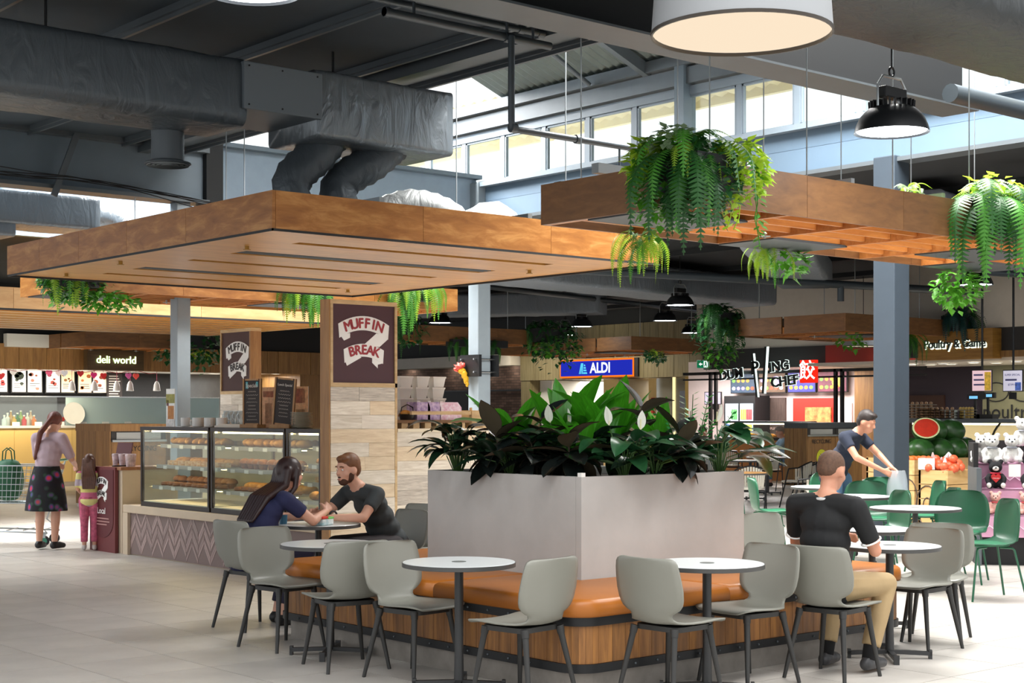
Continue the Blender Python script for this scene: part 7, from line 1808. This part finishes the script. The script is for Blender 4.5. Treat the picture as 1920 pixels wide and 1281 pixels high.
MB(1).cyl((x1 + .14, -.27, 1.03), (x1 + .14, .27, 1.03), .016, n=10).build('handle', mat('handle_green', '2A7A4A', .5), tr)
for x in (x0, x1):
    for sy in (-1, 1):
        w_ = MB(1).cyl((x, sy * .21 - .015, .065), (x, sy * .21 + .015, .065), .063, n=16).build('wheel', mat('rubber_black', '1A1A1C', .6), tr); MB(1).cyl((x, sy * .21 - .018, .065), (x, sy * .21 + .018, .065), .04, n=12).build('wheel_hub', mat('hub_teal', '3A8A72', .5), w_); MB().box(x - .02, x + .02, sy * .21 - .025, sy * .21 + .025, .1, .17).build('caster_fork', M_galv, tr)
TM = Matrix.Translation((7.27, 18.0, 0)) @ Matrix.Rotation(rad(-40), 4, 'Z')
for lb, c, (x, y_, z), (sx, sy_, sz) in (('dark green reusable bag', '1F5A3A', (.02, -.05, .54), (.2, .17, .5)), ('black reusable bag', '2A2C2E', (-.28, .0, .54), (.17, .18, .42)), ('grey carrier bag', '8A8C8A', (-.1, .12, .54), (.18, .1, .3)), ('purple packet', '5A3A8A', (-.12, -.12, .8), (.08, .07, .12)), ('bright pink packet', 'C84A78', (-.2, -.16, .55), (.1, .08, .14)), ('blue packet', '2A6AA8', (-.36, -.12, .8), (.1, .05, .07)), ('bright green packet', '4A9A3A', (-.46, -.05, .85), (.08, .1, .1))):
    b = MB(2); b.ball((0, 0, sz / 2), sx, sy_, sz * .56, 14, 10); b.v = [(max(-sx * .8, min(sx * .8, a)) * (1 + .08 * noise.noise((a * 9, d * 9, e * 9))), max(-sy_ * .8, min(sy_ * .8, d)), max(0, min(sz, e))) for a, d, e in b.v]
    t = thing('shopping_bag', lb + ' in the shopping trolley', 'bag', TM @ Vector((x, y_, z)), rad(-40)); b.build('bag_body', mat('bag_' + c, c, .6, bump=.3, bs=12), t)
    if sz > .25:
        for q in (-1, 1): MB(1).tube([(-.06, .05 * q, sz * .95), (-.05, .06 * q, sz + .1), (0, .06 * q, sz + .14), (.05, .06 * q, sz + .1), (.06, .05 * q, sz * .95)], .008, 5).build('bag_handle', mat('bag_' + c, c, .6), t)
SL = {'floor': ('pale grey square stone tile floor of the food court', 'floor'), 'ceiling_main': ('low charcoal panelled ceiling over the seating', 'ceiling'), 'beam_main': ('dark steel main beam with a grey flange under the skylight', 'beam'),
      'roof': ('raised grey corrugated roof with white skylight sheets', 'roof'), 'wall_clerestory': ('blue-grey clerestory wall under the roof windows', 'wall'), 'exterior_eave': ('cream corrugated eave seen outside the clerestory windows', 'eave'),
      'wall_bulkhead': ('blue-grey bulkhead with a diagonal strut behind the big duct', 'wall'), 'wall_end': ('pale blue end wall with windows behind the bulkhead', 'wall'), 'ceiling_far': ('dark ceiling over the distant shops', 'ceiling'),
      'column_1': ('thick slate-grey square column right of the planter', 'column'), 'column_2': ('pale grey column with a clamp right of the tall sign', 'column'), 'column_3': ('slim pale column behind the pastry cases', 'column'),
      'wall_deli': ('timber deli shopfront with a bright soffit', 'shopfront'), 'wall_supermarket': ('olive timber supermarket shopfront', 'shopfront'), 'wall_brick': ('dark brick wall left of the supermarket', 'wall'),
      'wall_dumpling': ('dumpling shopfront with black and red fascia', 'shopfront'), 'wall_butcher': ('butcher shopfront with a dark fascia', 'shopfront')}
for o in list(COL.objects):
    if o.parent is None and o.name in SL: o['label'], o['category'] = SL[o.name]
    elif o.parent is None and o.name.startswith('window_'): o['category'] = 'window'
# ---------------------------------------------------------------- evaluate the organic meshes once
if LATE:
    bpy.context.view_layer.update()
    dg = bpy.context.evaluated_depsgraph_get()
    new = [(o, bpy.data.meshes.new_from_object(o.evaluated_get(dg))) for o in LATE]
    for o, me in new:
        mts = [s_.material for s_ in o.material_slots]
        o.modifiers.clear(); o.data = me
        me.materials.clear()
        for m in mts: me.materials.append(m)
        me.polygons.foreach_set('use_smooth', [True] * len(me.polygons)); me.update()
